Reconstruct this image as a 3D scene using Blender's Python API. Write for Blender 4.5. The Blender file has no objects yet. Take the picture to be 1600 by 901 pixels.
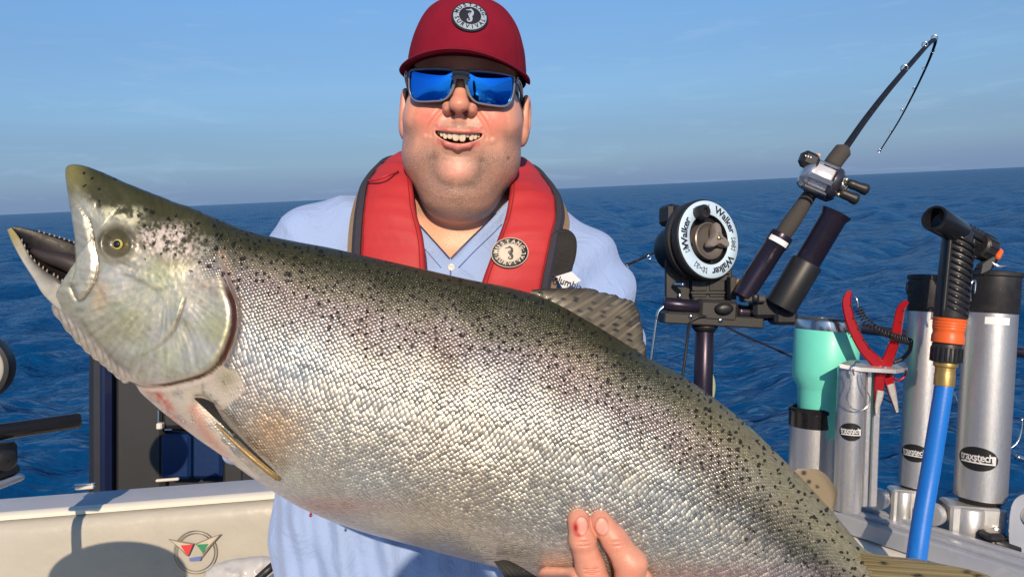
import bpy, math, random
import numpy as np
from mathutils import Vector, Matrix

# ------------------------------------------------------------------ camera
CAM = np.array([0.0, 0.0, 1.95])
FPX = 1155.0
PITCH = math.radians(7.5)
ROLL = math.radians(2.68)
fw = np.array([0, math.cos(PITCH), -math.sin(PITCH)])
_r0 = np.array([1.0, 0, 0]); _u0 = np.array([0, math.sin(PITCH), math.cos(PITCH)])
rt = math.cos(ROLL) * _r0 - math.sin(ROLL) * _u0
up = math.sin(ROLL) * _r0 + math.cos(ROLL) * _u0
SC = bpy.context.scene
COL = SC.collection
cd = bpy.data.cameras.new('camera'); cam = bpy.data.objects.new('camera', cd); COL.objects.link(cam)
cd.sensor_width = 36.0; cd.lens = 36.0 * FPX / 1600.0
cd.clip_start = 0.02; cd.clip_end = 60000
M = Matrix.Identity(4)
for i in range(3):
    M[i][0] = rt[i]; M[i][1] = up[i]; M[i][2] = -fw[i]; M[i][3] = CAM[i]
cam.matrix_world = M
SC.camera = cam

# ------------------------------------------------------------------ sky and sun
_anti = fw + rt * ((755 - 800) / FPX) + up * ((450.5 - 920) / FPX)     # where the camera's own shadow would fall
_anti /= np.linalg.norm(_anti)
SUN_EL = math.degrees(math.asin(-_anti[2])); SUN_AZ = math.degrees(math.atan2(-_anti[0], _anti[1]))   # warm sun behind the photographer
w = bpy.data.worlds.new('World'); SC.world = w; w.use_nodes = True
nt = w.node_tree; nt.nodes.clear()
def N(tree, typ, **kw):
    n = tree.nodes.new(typ)
    for k, v in kw.items():
        if k == 'inp':
            for a, b in v.items():
                n.inputs[a].default_value = b
        else:
            setattr(n, k, v)
    return n
sky = N(nt, 'ShaderNodeTexSky', sky_type='NISHITA', sun_disc=False, sun_elevation=math.radians(SUN_EL),
        sun_rotation=math.radians(180 - SUN_AZ), altitude=0.0, air_density=1.0, dust_density=0.6, ozone_density=2.5)
tc = N(nt, 'ShaderNodeTexCoord'); sep = N(nt, 'ShaderNodeSeparateXYZ')
nt.links.new(tc.outputs['Generated'], sep.inputs[0])
# blue-grey haze layer that lies round the whole horizon
rmp = N(nt, 'ShaderNodeValToRGB'); rmp.color_ramp.interpolation = 'EASE'
e = rmp.color_ramp.elements
e[0].position = 0.0; e[0].color = (0.93, 0.93, 0.93, 1)
e[1].position = 0.30; e[1].color = (0.0, 0.0, 0.0, 1)
x = e.new(0.06); x.color = (0.74, 0.74, 0.74, 1)
x = e.new(0.15); x.color = (0.44, 0.44, 0.44, 1)
# soft uneven upper edge of the haze and thin cirrus streaks
mp = N(nt, 'ShaderNodeMapping'); mp.inputs['Scale'].default_value = (1.2, 1.2, 14.0)
nz = N(nt, 'ShaderNodeTexNoise', inp={'Scale': 1.3, 'Detail': 5.0, 'Roughness': 0.55})
nt.links.new(tc.outputs['Generated'], mp.inputs[0]); nt.links.new(mp.outputs[0], nz.inputs[0])
ad = N(nt, 'ShaderNodeMath', operation='MULTIPLY_ADD'); ad.inputs[1].default_value = 0.055; ad.inputs[2].default_value = -0.0275
nt.links.new(nz.outputs['Fac'], ad.inputs[0])
zz = N(nt, 'ShaderNodeMath', operation='ADD'); nt.links.new(sep.outputs['Z'], zz.inputs[0]); nt.links.new(ad.outputs[0], zz.inputs[1])
nt.links.new(zz.outputs[0], rmp.inputs[0])
hz = N(nt, 'ShaderNodeMix', data_type='RGBA')
SKYSTR = 0.13
HAZE = (0.180, 0.270, 0.46)
tint = N(nt, 'ShaderNodeMix', data_type='RGBA', blend_type='MULTIPLY'); tint.inputs[0].default_value = 1.0
tint.inputs[7].default_value = (0.62, 0.84, 1.0, 1)
nt.links.new(sky.outputs[0], tint.inputs[6])
hz.inputs[7].default_value = tuple(c / SKYSTR for c in HAZE) + (1,)
nt.links.new(rmp.outputs[0], hz.inputs[0]); nt.links.new(tint.outputs[2], hz.inputs[6])
# cirrus
mp2 = N(nt, 'ShaderNodeMapping'); mp2.inputs['Scale'].default_value = (3.0, 3.0, 22.0); mp2.inputs['Location'].default_value = (1.7, 0.2, 3.1)
nz2 = N(nt, 'ShaderNodeTexNoise', inp={'Scale': 2.6, 'Detail': 8.0, 'Roughness': 0.62, 'Distortion': 0.6})
nt.links.new(tc.outputs['Generated'], mp2.inputs[0]); nt.links.new(mp2.outputs[0], nz2.inputs[0])
cr = N(nt, 'ShaderNodeValToRGB'); cr.color_ramp.elements[0].position = 0.55; cr.color_ramp.elements[1].position = 0.82
cr.color_ramp.elements[1].color = (0.34, 0.34, 0.34, 1)
nt.links.new(nz2.outputs['Fac'], cr.inputs[0])
cz = N(nt, 'ShaderNodeMix', data_type='RGBA'); cz.inputs[7].default_value = tuple(c / SKYSTR for c in (0.42, 0.60, 0.80)) + (1,)
nt.links.new(cr.outputs[0], cz.inputs[0]); nt.links.new(hz.outputs[2], cz.inputs[6])
bg = N(nt, 'ShaderNodeBackground', inp={'Strength': SKYSTR}); out = N(nt, 'ShaderNodeOutputWorld')
nt.links.new(cz.outputs[2], bg.inputs[0]); nt.links.new(bg.outputs[0], out.inputs[0])

sl = bpy.data.lights.new('sun', 'SUN'); sl.energy = 4.8; sl.angle = math.radians(0.55); sl.color = (1.0, 0.79, 0.58)
so = bpy.data.objects.new('sun', sl); COL.objects.link(so)
_e, _a = math.radians(SUN_EL), math.radians(SUN_AZ)
SUND = np.array([math.sin(_a) * math.cos(_e), -math.cos(_a) * math.cos(_e), math.sin(_e)])
so.rotation_euler = Vector(SUND).to_track_quat('Z', 'Y').to_euler(); so.location = (2, -4, 6)
vs = SC.view_settings
vs.view_transform = 'Standard'; vs.look = 'None'; vs.exposure = 0.0; vs.gamma = 1.0; vs.use_curve_mapping = False
SC.render.engine = 'CYCLES'
SC.cycles.use_denoising = True
SC.cycles.max_bounces = 8

# ------------------------------------------------------------------ helpers
def P(px, py, d):
    """World point d metres deep behind pixel (px, py) of the 1600 x 901 photograph."""
    return CAM + fw * d + rt * ((px - 800.0) / FPX * d) + up * ((450.5 - py) / FPX * d)
def proj(pts):
    v = np.asarray(pts) - CAM
    d = v @ fw
    return np.stack([800 + FPX * (v @ rt) / d, 450.5 - FPX * (v @ up) / d], -1)
def nrm(v):
    v = np.asarray(v, float); return v / (np.linalg.norm(v, axis=-1, keepdims=True) + 1e-12)
ROOTS = {}
def thing(name, label, cat, loc, group=None, kind=None):
    o = bpy.data.objects.new(name, None); COL.objects.link(o); o.location = Vector(loc); o.empty_display_size = 0.05
    o['label'] = label; o['category'] = cat
    if group: o['group'] = group
    if kind: o['kind'] = kind
    return o
def rootloc(o):
    l = np.zeros(3)
    while o is not None:
        l = l + np.array(o.location); o = o.parent
    return l
def mk(name, verts, faces, mat, parent=None, smooth=True, col=None, uvs=None, label=None, cat=None, group=None, kind=None, loc=None, sharp=None):
    """One mesh object from world-space vertices. faces: (n,4)/(n,3) array or list of tuples."""
    verts = np.asarray(verts, float)
    me = bpy.data.meshes.new(name)
    base = rootloc(parent) if parent is not None else (np.asarray(loc, float) if loc is not None else verts.mean(0))
    v = verts - base
    if isinstance(faces, np.ndarray) and faces.ndim == 2:
        k = faces.shape[1]; nf = len(faces)
        me.vertices.add(len(v)); me.vertices.foreach_set('co', v.astype(np.float32).ravel())
        me.loops.add(nf * k); me.loops.foreach_set('vertex_index', faces.astype(np.int32).ravel())
        me.polygons.add(nf); me.polygons.foreach_set('loop_start', np.arange(0, nf * k, k, dtype=np.int32))
        me.polygons.foreach_set('loop_total', np.full(nf, k, dtype=np.int32))
        me.update(calc_edges=True)
    else:
        me.from_pydata([tuple(a) for a in v], [], [tuple(int(i) for i in f) for f in faces]); me.update()
    me.validate()
    if smooth:
        me.polygons.foreach_set('use_smooth', np.ones(len(me.polygons), dtype=bool))
    if col is not None:
        for nm, c in col.items():
            at = me.color_attributes.new(nm, 'FLOAT_COLOR', 'POINT')
            c = np.asarray(c, np.float32)
            if c.shape[1] == 3: c = np.concatenate([c, np.ones((len(c), 1), np.float32)], 1)
            at.data.foreach_set('color', c.ravel())
    if uvs is not None:
        li = np.zeros(len(me.loops), dtype=np.int32); me.loops.foreach_get('vertex_index', li)
        for nm, uv in uvs.items():
            l = me.uv_layers.new(name=nm); l.data.foreach_set('uv', np.asarray(uv, np.float32)[li].ravel())
    if sharp is not None:
        me.set_sharp_from_angle(angle=math.radians(sharp))
    if mat is not None: me.materials.append(mat)
    o = bpy.data.objects.new(name, me); COL.objects.link(o)
    if parent is not None: o.parent = parent
    else: o.location = Vector(base)
    if label: o['label'] = label
    if cat: o['category'] = cat
    if group: o['group'] = group
    if kind: o['kind'] = kind
    return o
class MB:
    """collects shapes into one mesh"""
    def __init__(s): s.v = []; s.f = []; s.n = 0
    def add(s, v, f):
        v = np.asarray(v, float); s.v.append(v)
        s.f += [tuple(int(i) + s.n for i in q) for q in f]; s.n += len(v); return s
    def build(s, name, mat, parent=None, **k):
        return mk(name, np.concatenate(s.v), s.f, mat, parent, **k)
def frame_of(ax, ref=None):
    ax = nrm(ax)
    ref = np.array([0, 0, 1.0]) if ref is None else np.asarray(ref, float)
    if abs(ax @ nrm(ref)) > 0.97: ref = np.array([1.0, 0, 0])
    a = nrm(np.cross(ref, ax)); b = np.cross(ax, a)
    return a, b, ax
def lathe(p0, axis, prof, seg=32, cap=True, ref=None, squash=1.0):
    """prof: list of (radius, height along axis)"""
    a, b, c = frame_of(axis, ref); p0 = np.asarray(p0, float)
    th = np.linspace(0, 2 * np.pi, seg, endpoint=False)
    V = []; F = []
    for r, h in prof:
        V.append(p0 + c * h + np.outer(np.cos(th) * r, a) + np.outer(np.sin(th) * r * squash, b))
    V = np.concatenate(V); n = len(prof)
    for i in range(n - 1):
        for j in range(seg):
            k = (j + 1) % seg
            F.append((i * seg + j, i * seg + k, (i + 1) * seg + k, (i + 1) * seg + j))
    if cap:
        F.append(tuple(range(seg - 1, -1, -1))); F.append(tuple((n - 1) * seg + j for j in range(seg)))
    return V, F
def cyl(p0, p1, r, seg=24, r2=None, bev=None):
    p0 = np.asarray(p0, float); p1 = np.asarray(p1, float); L = np.linalg.norm(p1 - p0); r2 = r if r2 is None else r2
    b = min(r, r2) * 0.12 if bev is None else bev
    b = min(b, L * 0.4)
    return lathe(p0, p1 - p0, [(r - b, 0), (r, b), (r2, L - b), (r2 - b, L)], seg)
def spl(pts, n, closed=False):
    """Catmull-Rom resample, rows of any width"""
    p = np.asarray(pts, float); m = len(p)
    if closed:
        t = np.linspace(0, m, n, endpoint=False); i = np.floor(t).astype(int); f = (t - i)[:, None]
        g = lambda k: p[(i + k) % m]
    else:
        t = np.linspace(0, m - 1, n); i = np.clip(np.floor(t).astype(int), 0, m - 2); f = (t - i)[:, None]
        q = np.concatenate([[2 * p[0] - p[1]], p, [2 * p[-1] - p[-2]]])
        g = lambda k: q[np.clip(i + k + 1, 0, m + 1)]
    a, b, c, d = g(-1), g(0), g(1), g(2)
    return 0.5 * (2 * b + (c - a) * f + (2 * a - 5 * b + 4 * c - d) * f ** 2 + (3 * b - a - 3 * c + d) * f ** 3)
def tube(pts, r, seg=10, closed=False, cap=True):
    p = np.asarray(pts, float); n = len(p); r = np.full(n, r) if np.isscalar(r) else np.asarray(r, float)
    t = nrm(np.gradient(p, axis=0) if not closed else np.roll(p, -1, 0) - np.roll(p, 1, 0))
    a = frame_of(t[0])[0]; V = []; F = []
    th = np.linspace(0, 2 * np.pi, seg, endpoint=False)
    for i in range(n):
        a = nrm(a - t[i] * (a @ t[i])); b = np.cross(t[i], a)
        V.append(p[i] + np.outer(np.cos(th) * r[i], a) + np.outer(np.sin(th) * r[i], b))
    V = np.concatenate(V)
    for i in range(n if closed else n - 1):
        i2 = (i + 1) % n
        for j in range(seg):
            k = (j + 1) % seg
            F.append((i * seg + j, i * seg + k, i2 * seg + k, i2 * seg + j))
    if cap and not closed:
        F.append(tuple(range(seg - 1, -1, -1))); F.append(tuple((n - 1) * seg + j for j in range(seg)))
    return V, F
def rbox(c, ax, size, bev=0.1):
    """box with chamfered edges; ax: 3 axes rows; size: full sizes; bev metres"""
    c = np.asarray(c, float); ax = np.asarray(ax, float); h = np.asarray(size, float) / 2
    b = min(bev, h.min() * 0.8)
    V = []; idx = {}
    for sx in (-1, 1):
        for sy in (-1, 1):
            for sz in (-1, 1):
                for k in range(3):
                    q = np.array([sx, sy, sz]) * (h - b); q[k] += (sx, sy, sz)[k] * b
                    idx[(sx, sy, sz, k)] = len(V); V.append(c + q @ ax)
    F = []
    for k in range(3):
        i, j = (k + 1) % 3, (k + 2) % 3
        for s in (-1, 1):
            q = []
            for a, d in ((-1, -1), (1, -1), (1, 1), (-1, 1)):
                t = [0, 0, 0]; t[k] = s; t[i] = a; t[j] = d; q.append(idx[(*t, k)])
            F.append(tuple(q if s > 0 else q[::-1]))
        for a in (-1, 1):
            for d in (-1, 1):
                t0 = [0, 0, 0]; t0[i] = a; t0[j] = d; t1 = list(t0); t0[k] = -1; t1[k] = 1
                q = [idx[(*t0, i)], idx[(*t1, i)], idx[(*t1, j)], idx[(*t0, j)]]
                F.append(tuple(q if a * d > 0 else q[::-1]))
    for sx in (-1, 1):
        for sy in (-1, 1):
            for sz in (-1, 1):
                q = [idx[(sx, sy, sz, k)] for k in range(3)]
                F.append(tuple(q if sx * sy * sz > 0 else q[::-1]))
    return np.array(V), F
AXC = np.array([rt, up, -fw])          # camera-aligned axes
AXW = np.eye(3)
def prism(poly, d, depthdir, thick, bevel=0.0):
    """extruded polygon: poly (n,3) world points, extruded along depthdir"""
    p = np.asarray(poly, float); n = len(p); dd = nrm(depthdir) * thick
    V = np.concatenate([p - dd / 2, p + dd / 2]); F = [tuple(range(n - 1, -1, -1)), tuple(range(n, 2 * n))]
    for i in range(n):
        j = (i + 1) % n; F.append((i, j, n + j, n + i))
    return V, F
def smooth01(x, a, b):
    t = np.clip((x - a) / (b - a), 0, 1); return t * t * (3 - 2 * t)
def hexcol(s): 
    s = s.lstrip('#'); c = [int(s[i:i + 2], 16) / 255 for i in (0, 2, 4)]
    return tuple(x / 12.92 if x <= 0.04045 else ((x + 0.055) / 1.055) ** 2.4 for x in c)
def vnoise(p, scale, seed=0, octaves=3):
    """value noise for arrays of points (n,d<=3)"""
    p = np.asarray(p, float); 
    if p.shape[1] == 2: p = np.concatenate([p, np.zeros((len(p), 1))], 1)
    tot = np.zeros(len(p)); amp = 1.0; nrmz = 0
    for o in range(octaves):
        q = p / scale * (2 ** o) + 17.3 * o + seed * 7.77; i = np.floor(q).astype(np.int64); f = q - i; f = f * f * (3 - 2 * f)
        v = 0
        for dx in (0, 1):
            for dy in (0, 1):
                for dz in (0, 1):
                    h = ((i[:, 0] + dx) * 73856093) ^ ((i[:, 1] + dy) * 19349663) ^ ((i[:, 2] + dz) * 83492791)
                    h = (h ^ (h >> 13)) * 1274126177 & 0x7fffffff
                    h = ((h ^ (h >> 16)) & 0xffff) / 65535.0
                    v = v + h * (f[:, 0] if dx else 1 - f[:, 0]) * (f[:, 1] if dy else 1 - f[:, 1]) * (f[:, 2] if dz else 1 - f[:, 2])
        tot += amp * v; nrmz += amp; amp *= 0.5
    return tot / nrmz
def pdist(p, line):
    """distance from 2-d points to a polyline, plus parameter along it"""
    line = np.asarray(line, float); best = np.full(len(p), 1e9); par = np.zeros(len(p)); sd = np.zeros(len(p))
    for k in range(len(line) - 1):
        a, b = line[k], line[k + 1]; ab = b - a
        t = np.clip(((p - a) @ ab) / (ab @ ab), 0, 1); q = a + t[:, None] * ab
        d = np.linalg.norm(p - q, axis=1); s = ab[0] * (p[:, 1] - a[1]) - ab[1] * (p[:, 0] - a[0])
        m = d < best; best[m] = d[m]; par[m] = k + t[m]; sd[m] = np.sign(s[m])
    return best, par, sd
def inpoly(p, poly):
    poly = np.asarray(poly, float); r = np.zeros(len(p), bool); n = len(poly)
    for i in range(n):
        a, b = poly[i], poly[(i + 1) % n]
        c = ((a[1] > p[:, 1]) != (b[1] > p[:, 1])) & (p[:, 0] < (b[0] - a[0]) * (p[:, 1] - a[1]) / (b[1] - a[1] + 1e-12) + a[0])
        r ^= c
    return r

# ---- materials
MATS = {}
def mat(name, base=(0.5, 0.5, 0.5), rough=0.5, metal=0.0, noise=0.0, nscale=60.0, bump=0.0, bscale=200.0, rvar=0.0, spec=0.5,
        coat=0.0, trans=0.0, ior=1.45, alpha=1.0, sss=0.0, sheen=0.0, wear=None, wscale=30.0, wamt=0.0):
    """principled material with uneven tone, roughness and fine relief"""
    if name in MATS: return MATS[name]
    m = bpy.data.materials.new(name); m.use_nodes = True; t = m.node_tree; b = t.nodes['Principled BSDF']
    b.inputs['Roughness'].default_value = rough; b.inputs['Metallic'].default_value = metal
    b.inputs['Specular IOR Level'].default_value = spec; b.inputs['Coat Weight'].default_value = coat
    b.inputs['Transmission Weight'].default_value = trans; b.inputs['IOR'].default_value = ior; b.inputs['Alpha'].default_value = alpha
    if sss: b.inputs['Subsurface Weight'].default_value = sss; b.inputs['Subsurface Radius'].default_value = (0.012, 0.004, 0.002)
    if sheen: b.inputs['Sheen Weight'].default_value = sheen
    base = tuple(base[:3]); tcn = N(t, 'ShaderNodeTexCoord')
    n1 = N(t, 'ShaderNodeTexNoise', inp={'Scale': nscale, 'Detail': 6.0, 'Roughness': 0.6}); t.links.new(tcn.outputs['Object'], n1.inputs[0])
    mx = N(t, 'ShaderNodeMix', data_type='RGBA')
    mx.inputs[6].default_value = tuple(c * (1 - noise) for c in base) + (1,); mx.inputs[7].default_value = tuple(min(1, c * (1 + noise)) for c in base) + (1,)
    t.links.new(n1.outputs['Fac'], mx.inputs[0]); last = mx.outputs[2]
    if wear is not None:
        n3 = N(t, 'ShaderNodeTexNoise', inp={'Scale': wscale, 'Detail': 8.0, 'Roughness': 0.7, 'Distortion': 0.8}); t.links.new(tcn.outputs['Object'], n3.inputs[0])
        r3 = N(t, 'ShaderNodeValToRGB'); r3.color_ramp.elements[0].position = 0.55; r3.color_ramp.elements[1].position = 0.72
        r3.color_ramp.elements[1].color = (wamt, wamt, wamt, 1); t.links.new(n3.outputs['Fac'], r3.inputs[0])
        m3 = N(t, 'ShaderNodeMix', data_type='RGBA'); m3.inputs[7].default_value = tuple(wear[:3]) + (1,)
        t.links.new(r3.outputs[0], m3.inputs[0]); t.links.new(last, m3.inputs[6]); last = m3.outputs[2]
    t.links.new(last, b.inputs['Base Color'])
    if rvar:
        mr = N(t, 'ShaderNodeMapRange', inp={'To Min': max(0.02, rough - rvar), 'To Max': min(1, rough + rvar)})
        t.links.new(n1.outputs['Fac'], mr.inputs[0]); t.links.new(mr.outputs[0], b.inputs['Roughness'])
    if bump:
        n2 = N(t, 'ShaderNodeTexNoise', inp={'Scale': bscale, 'Detail': 4.0}); t.links.new(tcn.outputs['Object'], n2.inputs[0])
        bp = N(t, 'ShaderNodeBump', inp={'Strength': 1.0, 'Distance': bump}); t.links.new(n2.outputs['Fac'], bp.inputs['Height']); t.links.new(bp.outputs[0], b.inputs['Normal'])
    MATS[name] = m; return m
def attrmat(name, rough=0.5, bump=0.0, bscale=300.0, sss=0.0, coat=0.0, spec=0.5, metal=0.0, sssr=(0.012, 0.004, 0.002), attr='Col', alphaattr=False, rvar=0.0):
    m = bpy.data.materials.new(name); m.use_nodes = True; t = m.node_tree; b = t.nodes['Principled BSDF']
    a = N(t, 'ShaderNodeVertexColor', layer_name=attr); t.links.new(a.outputs[0], b.inputs['Base Color'])
    if alphaattr: t.links.new(a.outputs[1], b.inputs['Alpha'])
    b.inputs['Roughness'].default_value = rough; b.inputs['Coat Weight'].default_value = coat; b.inputs['Specular IOR Level'].default_value = spec
    b.inputs['Metallic'].default_value = metal
    if sss: b.inputs['Subsurface Weight'].default_value = sss; b.inputs['Subsurface Radius'].default_value = sssr
    tcn = N(t, 'ShaderNodeTexCoord')
    if bump:
        n2 = N(t, 'ShaderNodeTexNoise', inp={'Scale': bscale, 'Detail': 4.0}); t.links.new(tcn.outputs['Object'], n2.inputs[0])
        bp = N(t, 'ShaderNodeBump', inp={'Strength': 1.0, 'Distance': bump}); t.links.new(n2.outputs['Fac'], bp.inputs['Height']); t.links.new(bp.outputs[0], b.inputs['Normal'])
    if rvar:
        n4 = N(t, 'ShaderNodeTexNoise', inp={'Scale': bscale * 0.3, 'Detail': 4.0}); t.links.new(tcn.outputs['Object'], n4.inputs[0])
        mr = N(t, 'ShaderNodeMapRange', inp={'To Min': max(0.02, rough - rvar), 'To Max': min(1, rough + rvar)})
        t.links.new(n4.outputs['Fac'], mr.inputs[0]); t.links.new(mr.outputs[0], b.inputs['Roughness'])
    return m
# ---- text as mesh (flat, in local x/y, centred, height = cap size)
def textmesh(s, size, spacing=1.0, bold=0.0, shear=0.0):
    c = bpy.data.curves.new('lettering', 'FONT'); c.body = s; c.size = size; c.align_x = 'CENTER'; c.align_y = 'CENTER'
    c.space_character = spacing; c.offset = bold; c.shear = shear; c.resolution_u = 3; c.extrude = 0.0
    o = bpy.data.objects.new('lettering', c); COL.objects.link(o)
    dg = bpy.context.evaluated_depsgraph_get(); me = bpy.data.meshes.new_from_object(o.evaluated_get(dg))
    v = np.zeros(len(me.vertices) * 3); me.vertices.foreach_get('co', v); v = v.reshape(-1, 3)
    f = [tuple(p.vertices) for p in me.polygons]
    bpy.data.objects.remove(o); bpy.data.curves.remove(c); bpy.data.meshes.remove(me)
    return v, f
# ---- implicit surfaces (surface nets)
def surfnet(fn, lo, hi, h, slack=0.0):
    lo = np.asarray(lo, float); hi = np.asarray(hi, float); n = np.ceil((hi - lo) / h).astype(int) + 1
    ax = [(lo[i] + h * np.arange(n[i])).astype(np.float32) for i in range(3)]
    # sample the field finely only near the surface
    B = 6; nb = np.ceil(n / B).astype(int); cc = [lo[i] + h * (np.arange(nb[i]) * B + (B - 1) / 2.0) for i in range(3)]
    CX, CY, CZ = np.meshgrid(*[c.astype(np.float32) for c in cc], indexing='ij'); cv = fn(CX.ravel(), CY.ravel(), CZ.ravel()).reshape(nb).astype(np.float32)
    V = np.repeat(np.repeat(np.repeat(cv, B, 0), B, 1), B, 2)[:n[0], :n[1], :n[2]].copy()
    actb = np.abs(cv) < h * B * 0.9 * 1.9 + slack
    am = np.repeat(np.repeat(np.repeat(actb, B, 0), B, 1), B, 2)[:n[0], :n[1], :n[2]]
    I0 = np.argwhere(am); V[am] = fn(ax[0][I0[:, 0]], ax[1][I0[:, 1]], ax[2][I0[:, 2]]).astype(np.float32)
    S = V < 0
    cs = tuple(n - 1); acc = np.zeros(cs + (3,), np.float32); cnt = np.zeros(cs, np.float32)
    edges = []
    for a in range(3):
        sl0 = [slice(None)] * 3; sl1 = [slice(None)] * 3; sl0[a] = slice(0, -1); sl1[a] = slice(1, None)
        cr_ = S[tuple(sl0)] != S[tuple(sl1)]
        I = np.argwhere(cr_); v0 = V[tuple(sl0)][cr_]; v1 = V[tuple(sl1)][cr_]; t = v0 / (v0 - v1)
        pos = I.astype(np.float32); pos[:, a] += t; fl = v0 < 0
        edges.append((I, fl)); o1, o2 = [(1, 2), (2, 0), (0, 1)][a]
        for d1 in (0, -1):
            for d2 in (0, -1):
                J = I.copy(); J[:, o1] += d1; J[:, o2] += d2
                ok = np.all((J >= 0) & (J < np.array(cs)), 1); J = J[ok]
                np.add.at(acc, (J[:, 0], J[:, 1], J[:, 2]), pos[ok]); np.add.at(cnt, (J[:, 0], J[:, 1], J[:, 2]), 1)
    act = cnt > 0; ids = np.full(cs, -1, np.int64); ids[act] = np.arange(act.sum())
    verts = acc[act] / cnt[act][:, None] * h + lo
    Fs = []
    for a in range(3):
        I, fl = edges[a]; o1, o2 = [(1, 2), (2, 0), (0, 1)][a]
        ok = (I[:, o1] > 0) & (I[:, o2] > 0) & (I[:, o1] < cs[o1]) & (I[:, o2] < cs[o2]); I = I[ok]; fl = fl[ok]
        def gid(d1, d2):
            J = I.copy(); J[:, o1] += d1; J[:, o2] += d2; return ids[J[:, 0], J[:, 1], J[:, 2]]
        q = np.stack([gid(-1, -1), gid(0, -1), gid(0, 0), gid(-1, 0)], 1)
        q[~fl] = q[~fl][:, ::-1]; Fs.append(q)
    return verts.astype(float), np.concatenate(Fs)
def smin(a, b, k):
    h = np.clip(0.5 + 0.5 * (b - a) / k, 0, 1); return b + (a - b) * h - k * h * (1 - h)
def smax(a, b, k): return -smin(-a, -b, k)
def s_ell(X, Y, Z, c, r):
    x, y, z = (X - c[0]) / r[0], (Y - c[1]) / r[1], (Z - c[2]) / r[2]
    k0 = np.sqrt(x * x + y * y + z * z) + 1e-6
    k1 = np.sqrt((x / r[0]) ** 2 + (y / r[1]) ** 2 + (z / r[2]) ** 2) + 1e-6
    return k0 * (k0 - 1) / k1
def s_cap(X, Y, Z, a, b, r1, r2=None):
    r2 = r1 if r2 is None else r2
    a = np.asarray(a, np.float32); b = np.asarray(b, np.float32); ab = b - a
    px, py, pz = X - a[0], Y - a[1], Z - a[2]
    t = np.clip((px * ab[0] + py * ab[1] + pz * ab[2]) / float(ab @ ab), 0, 1)
    return np.sqrt((px - ab[0] * t) ** 2 + (py - ab[1] * t) ** 2 + (pz - ab[2] * t) ** 2) - (r1 + (r2 - r1) * t)
# ------------------------------------------------------------------ the sea: one sheet out to the horizon, real waves
def build_sea():
    rs = np.concatenate([np.geomspace(0.6, 4, 50)[:-1], np.geomspace(4, 160, 520)[:-1], np.geomspace(160, 30000, 60)])
    thd = np.radians(np.concatenate([np.linspace(-46, 46, 620), np.linspace(46, 314, 130)[1:-1]]))
    R, T = np.meshgrid(rs, thd, indexing='ij')
    X = R * np.sin(T); Y = R * np.cos(T); Z = np.zeros_like(X)
    rng = np.random.RandomState(4)
    sp = np.maximum(np.gradient(rs)[:, None] * np.ones_like(T), R * 0.0026)
    main = math.radians(-25)
    for i in range(70):
        lam = 0.28 * (26.0 ** rng.rand()); k = 2 * np.pi / lam
        a = main + rng.randn() * 0.62 if lam > 1.0 else main + rng.randn() * 0.95
        amp = 0.0078 * lam ** 0.80 * (0.5 + rng.rand())
        ph = rng.rand() * 6.28; d = k * (X * math.cos(a) + Y * math.sin(a)) + ph
        fade = smooth01(lam / sp, 3.0, 7.0)
        Z += fade * amp * (np.sin(d) + 0.25 * np.cos(2 * d))
    nr, na = R.shape
    V = np.stack([X, Y, Z], -1).reshape(-1, 3)
    i = np.arange(nr - 1)[:, None]; j = np.arange(na)[None, :]; j2 = (j + 1) % na
    F = np.stack([i * na + j, (i + 1) * na + j, (i + 1) * na + j2, i * na + j2], -1).reshape(-1, 4)[:, ::-1]
    m = bpy.data.materials.new('sea_water'); m.use_nodes = True; t = m.node_tree; t.nodes.clear()
    df = N(t, 'ShaderNodeBsdfDiffuse', inp={'Color': (0.0008, 0.046, 0.150, 1)}); gl = N(t, 'ShaderNodeBsdfGlossy', inp={'Color': (0.86, 0.95, 1.0, 1), 'Roughness': 0.12})
    fr = N(t, 'ShaderNodeFresnel', inp={'IOR': 1.333}); mn = N(t, 'ShaderNodeMath', operation='MINIMUM'); mn.inputs[1].default_value = 0.36      # a rough sea never mirrors fully at grazing angles
    ms = N(t, 'ShaderNodeMixShader'); mo_ = N(t, 'ShaderNodeOutputMaterial')
    t.links.new(fr.outputs[0], mn.inputs[0]); t.links.new(mn.outputs[0], ms.inputs[0]); t.links.new(df.outputs[0], ms.inputs[1]); t.links.new(gl.outputs[0], ms.inputs[2]); t.links.new(ms.outputs[0], mo_.inputs[0])
    g = N(t, 'ShaderNodeNewGeometry'); mp_ = N(t, 'ShaderNodeMapping'); mp_.inputs['Scale'].default_value = (0.8, 1.35, 1.0); mp_.inputs['Rotation'].default_value = (0, 0, 0.35)
    t.links.new(g.outputs['Position'], mp_.inputs[0])
    n1 = N(t, 'ShaderNodeTexNoise', inp={'Scale': 5.5, 'Detail': 6.0, 'Roughness': 0.55, 'Distortion': 0.5}); t.links.new(mp_.outputs[0], n1.inputs[0])
    n2 = N(t, 'ShaderNodeTexNoise', inp={'Scale': 0.55, 'Detail': 5.0, 'Roughness': 0.6, 'Distortion': 0.4}); t.links.new(mp_.outputs[0], n2.inputs[0])
    b1 = N(t, 'ShaderNodeBump', inp={'Strength': 1.0, 'Distance': 0.042}); t.links.new(n1.outputs['Fac'], b1.inputs['Height'])
    b2 = N(t, 'ShaderNodeBump', inp={'Strength': 1.0, 'Distance': 0.42}); t.links.new(n2.outputs['Fac'], b2.inputs['Height']); t.links.new(b1.outputs[0], b2.inputs['Normal'])
    for n_ in (df, gl, fr): t.links.new(b2.outputs[0], n_.inputs['Normal'])
    mk('sea', V, F, m, None, kind='structure', loc=(0, 0, 0), label='dark blue choppy open sea reaching the horizon')
build_sea()
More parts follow.
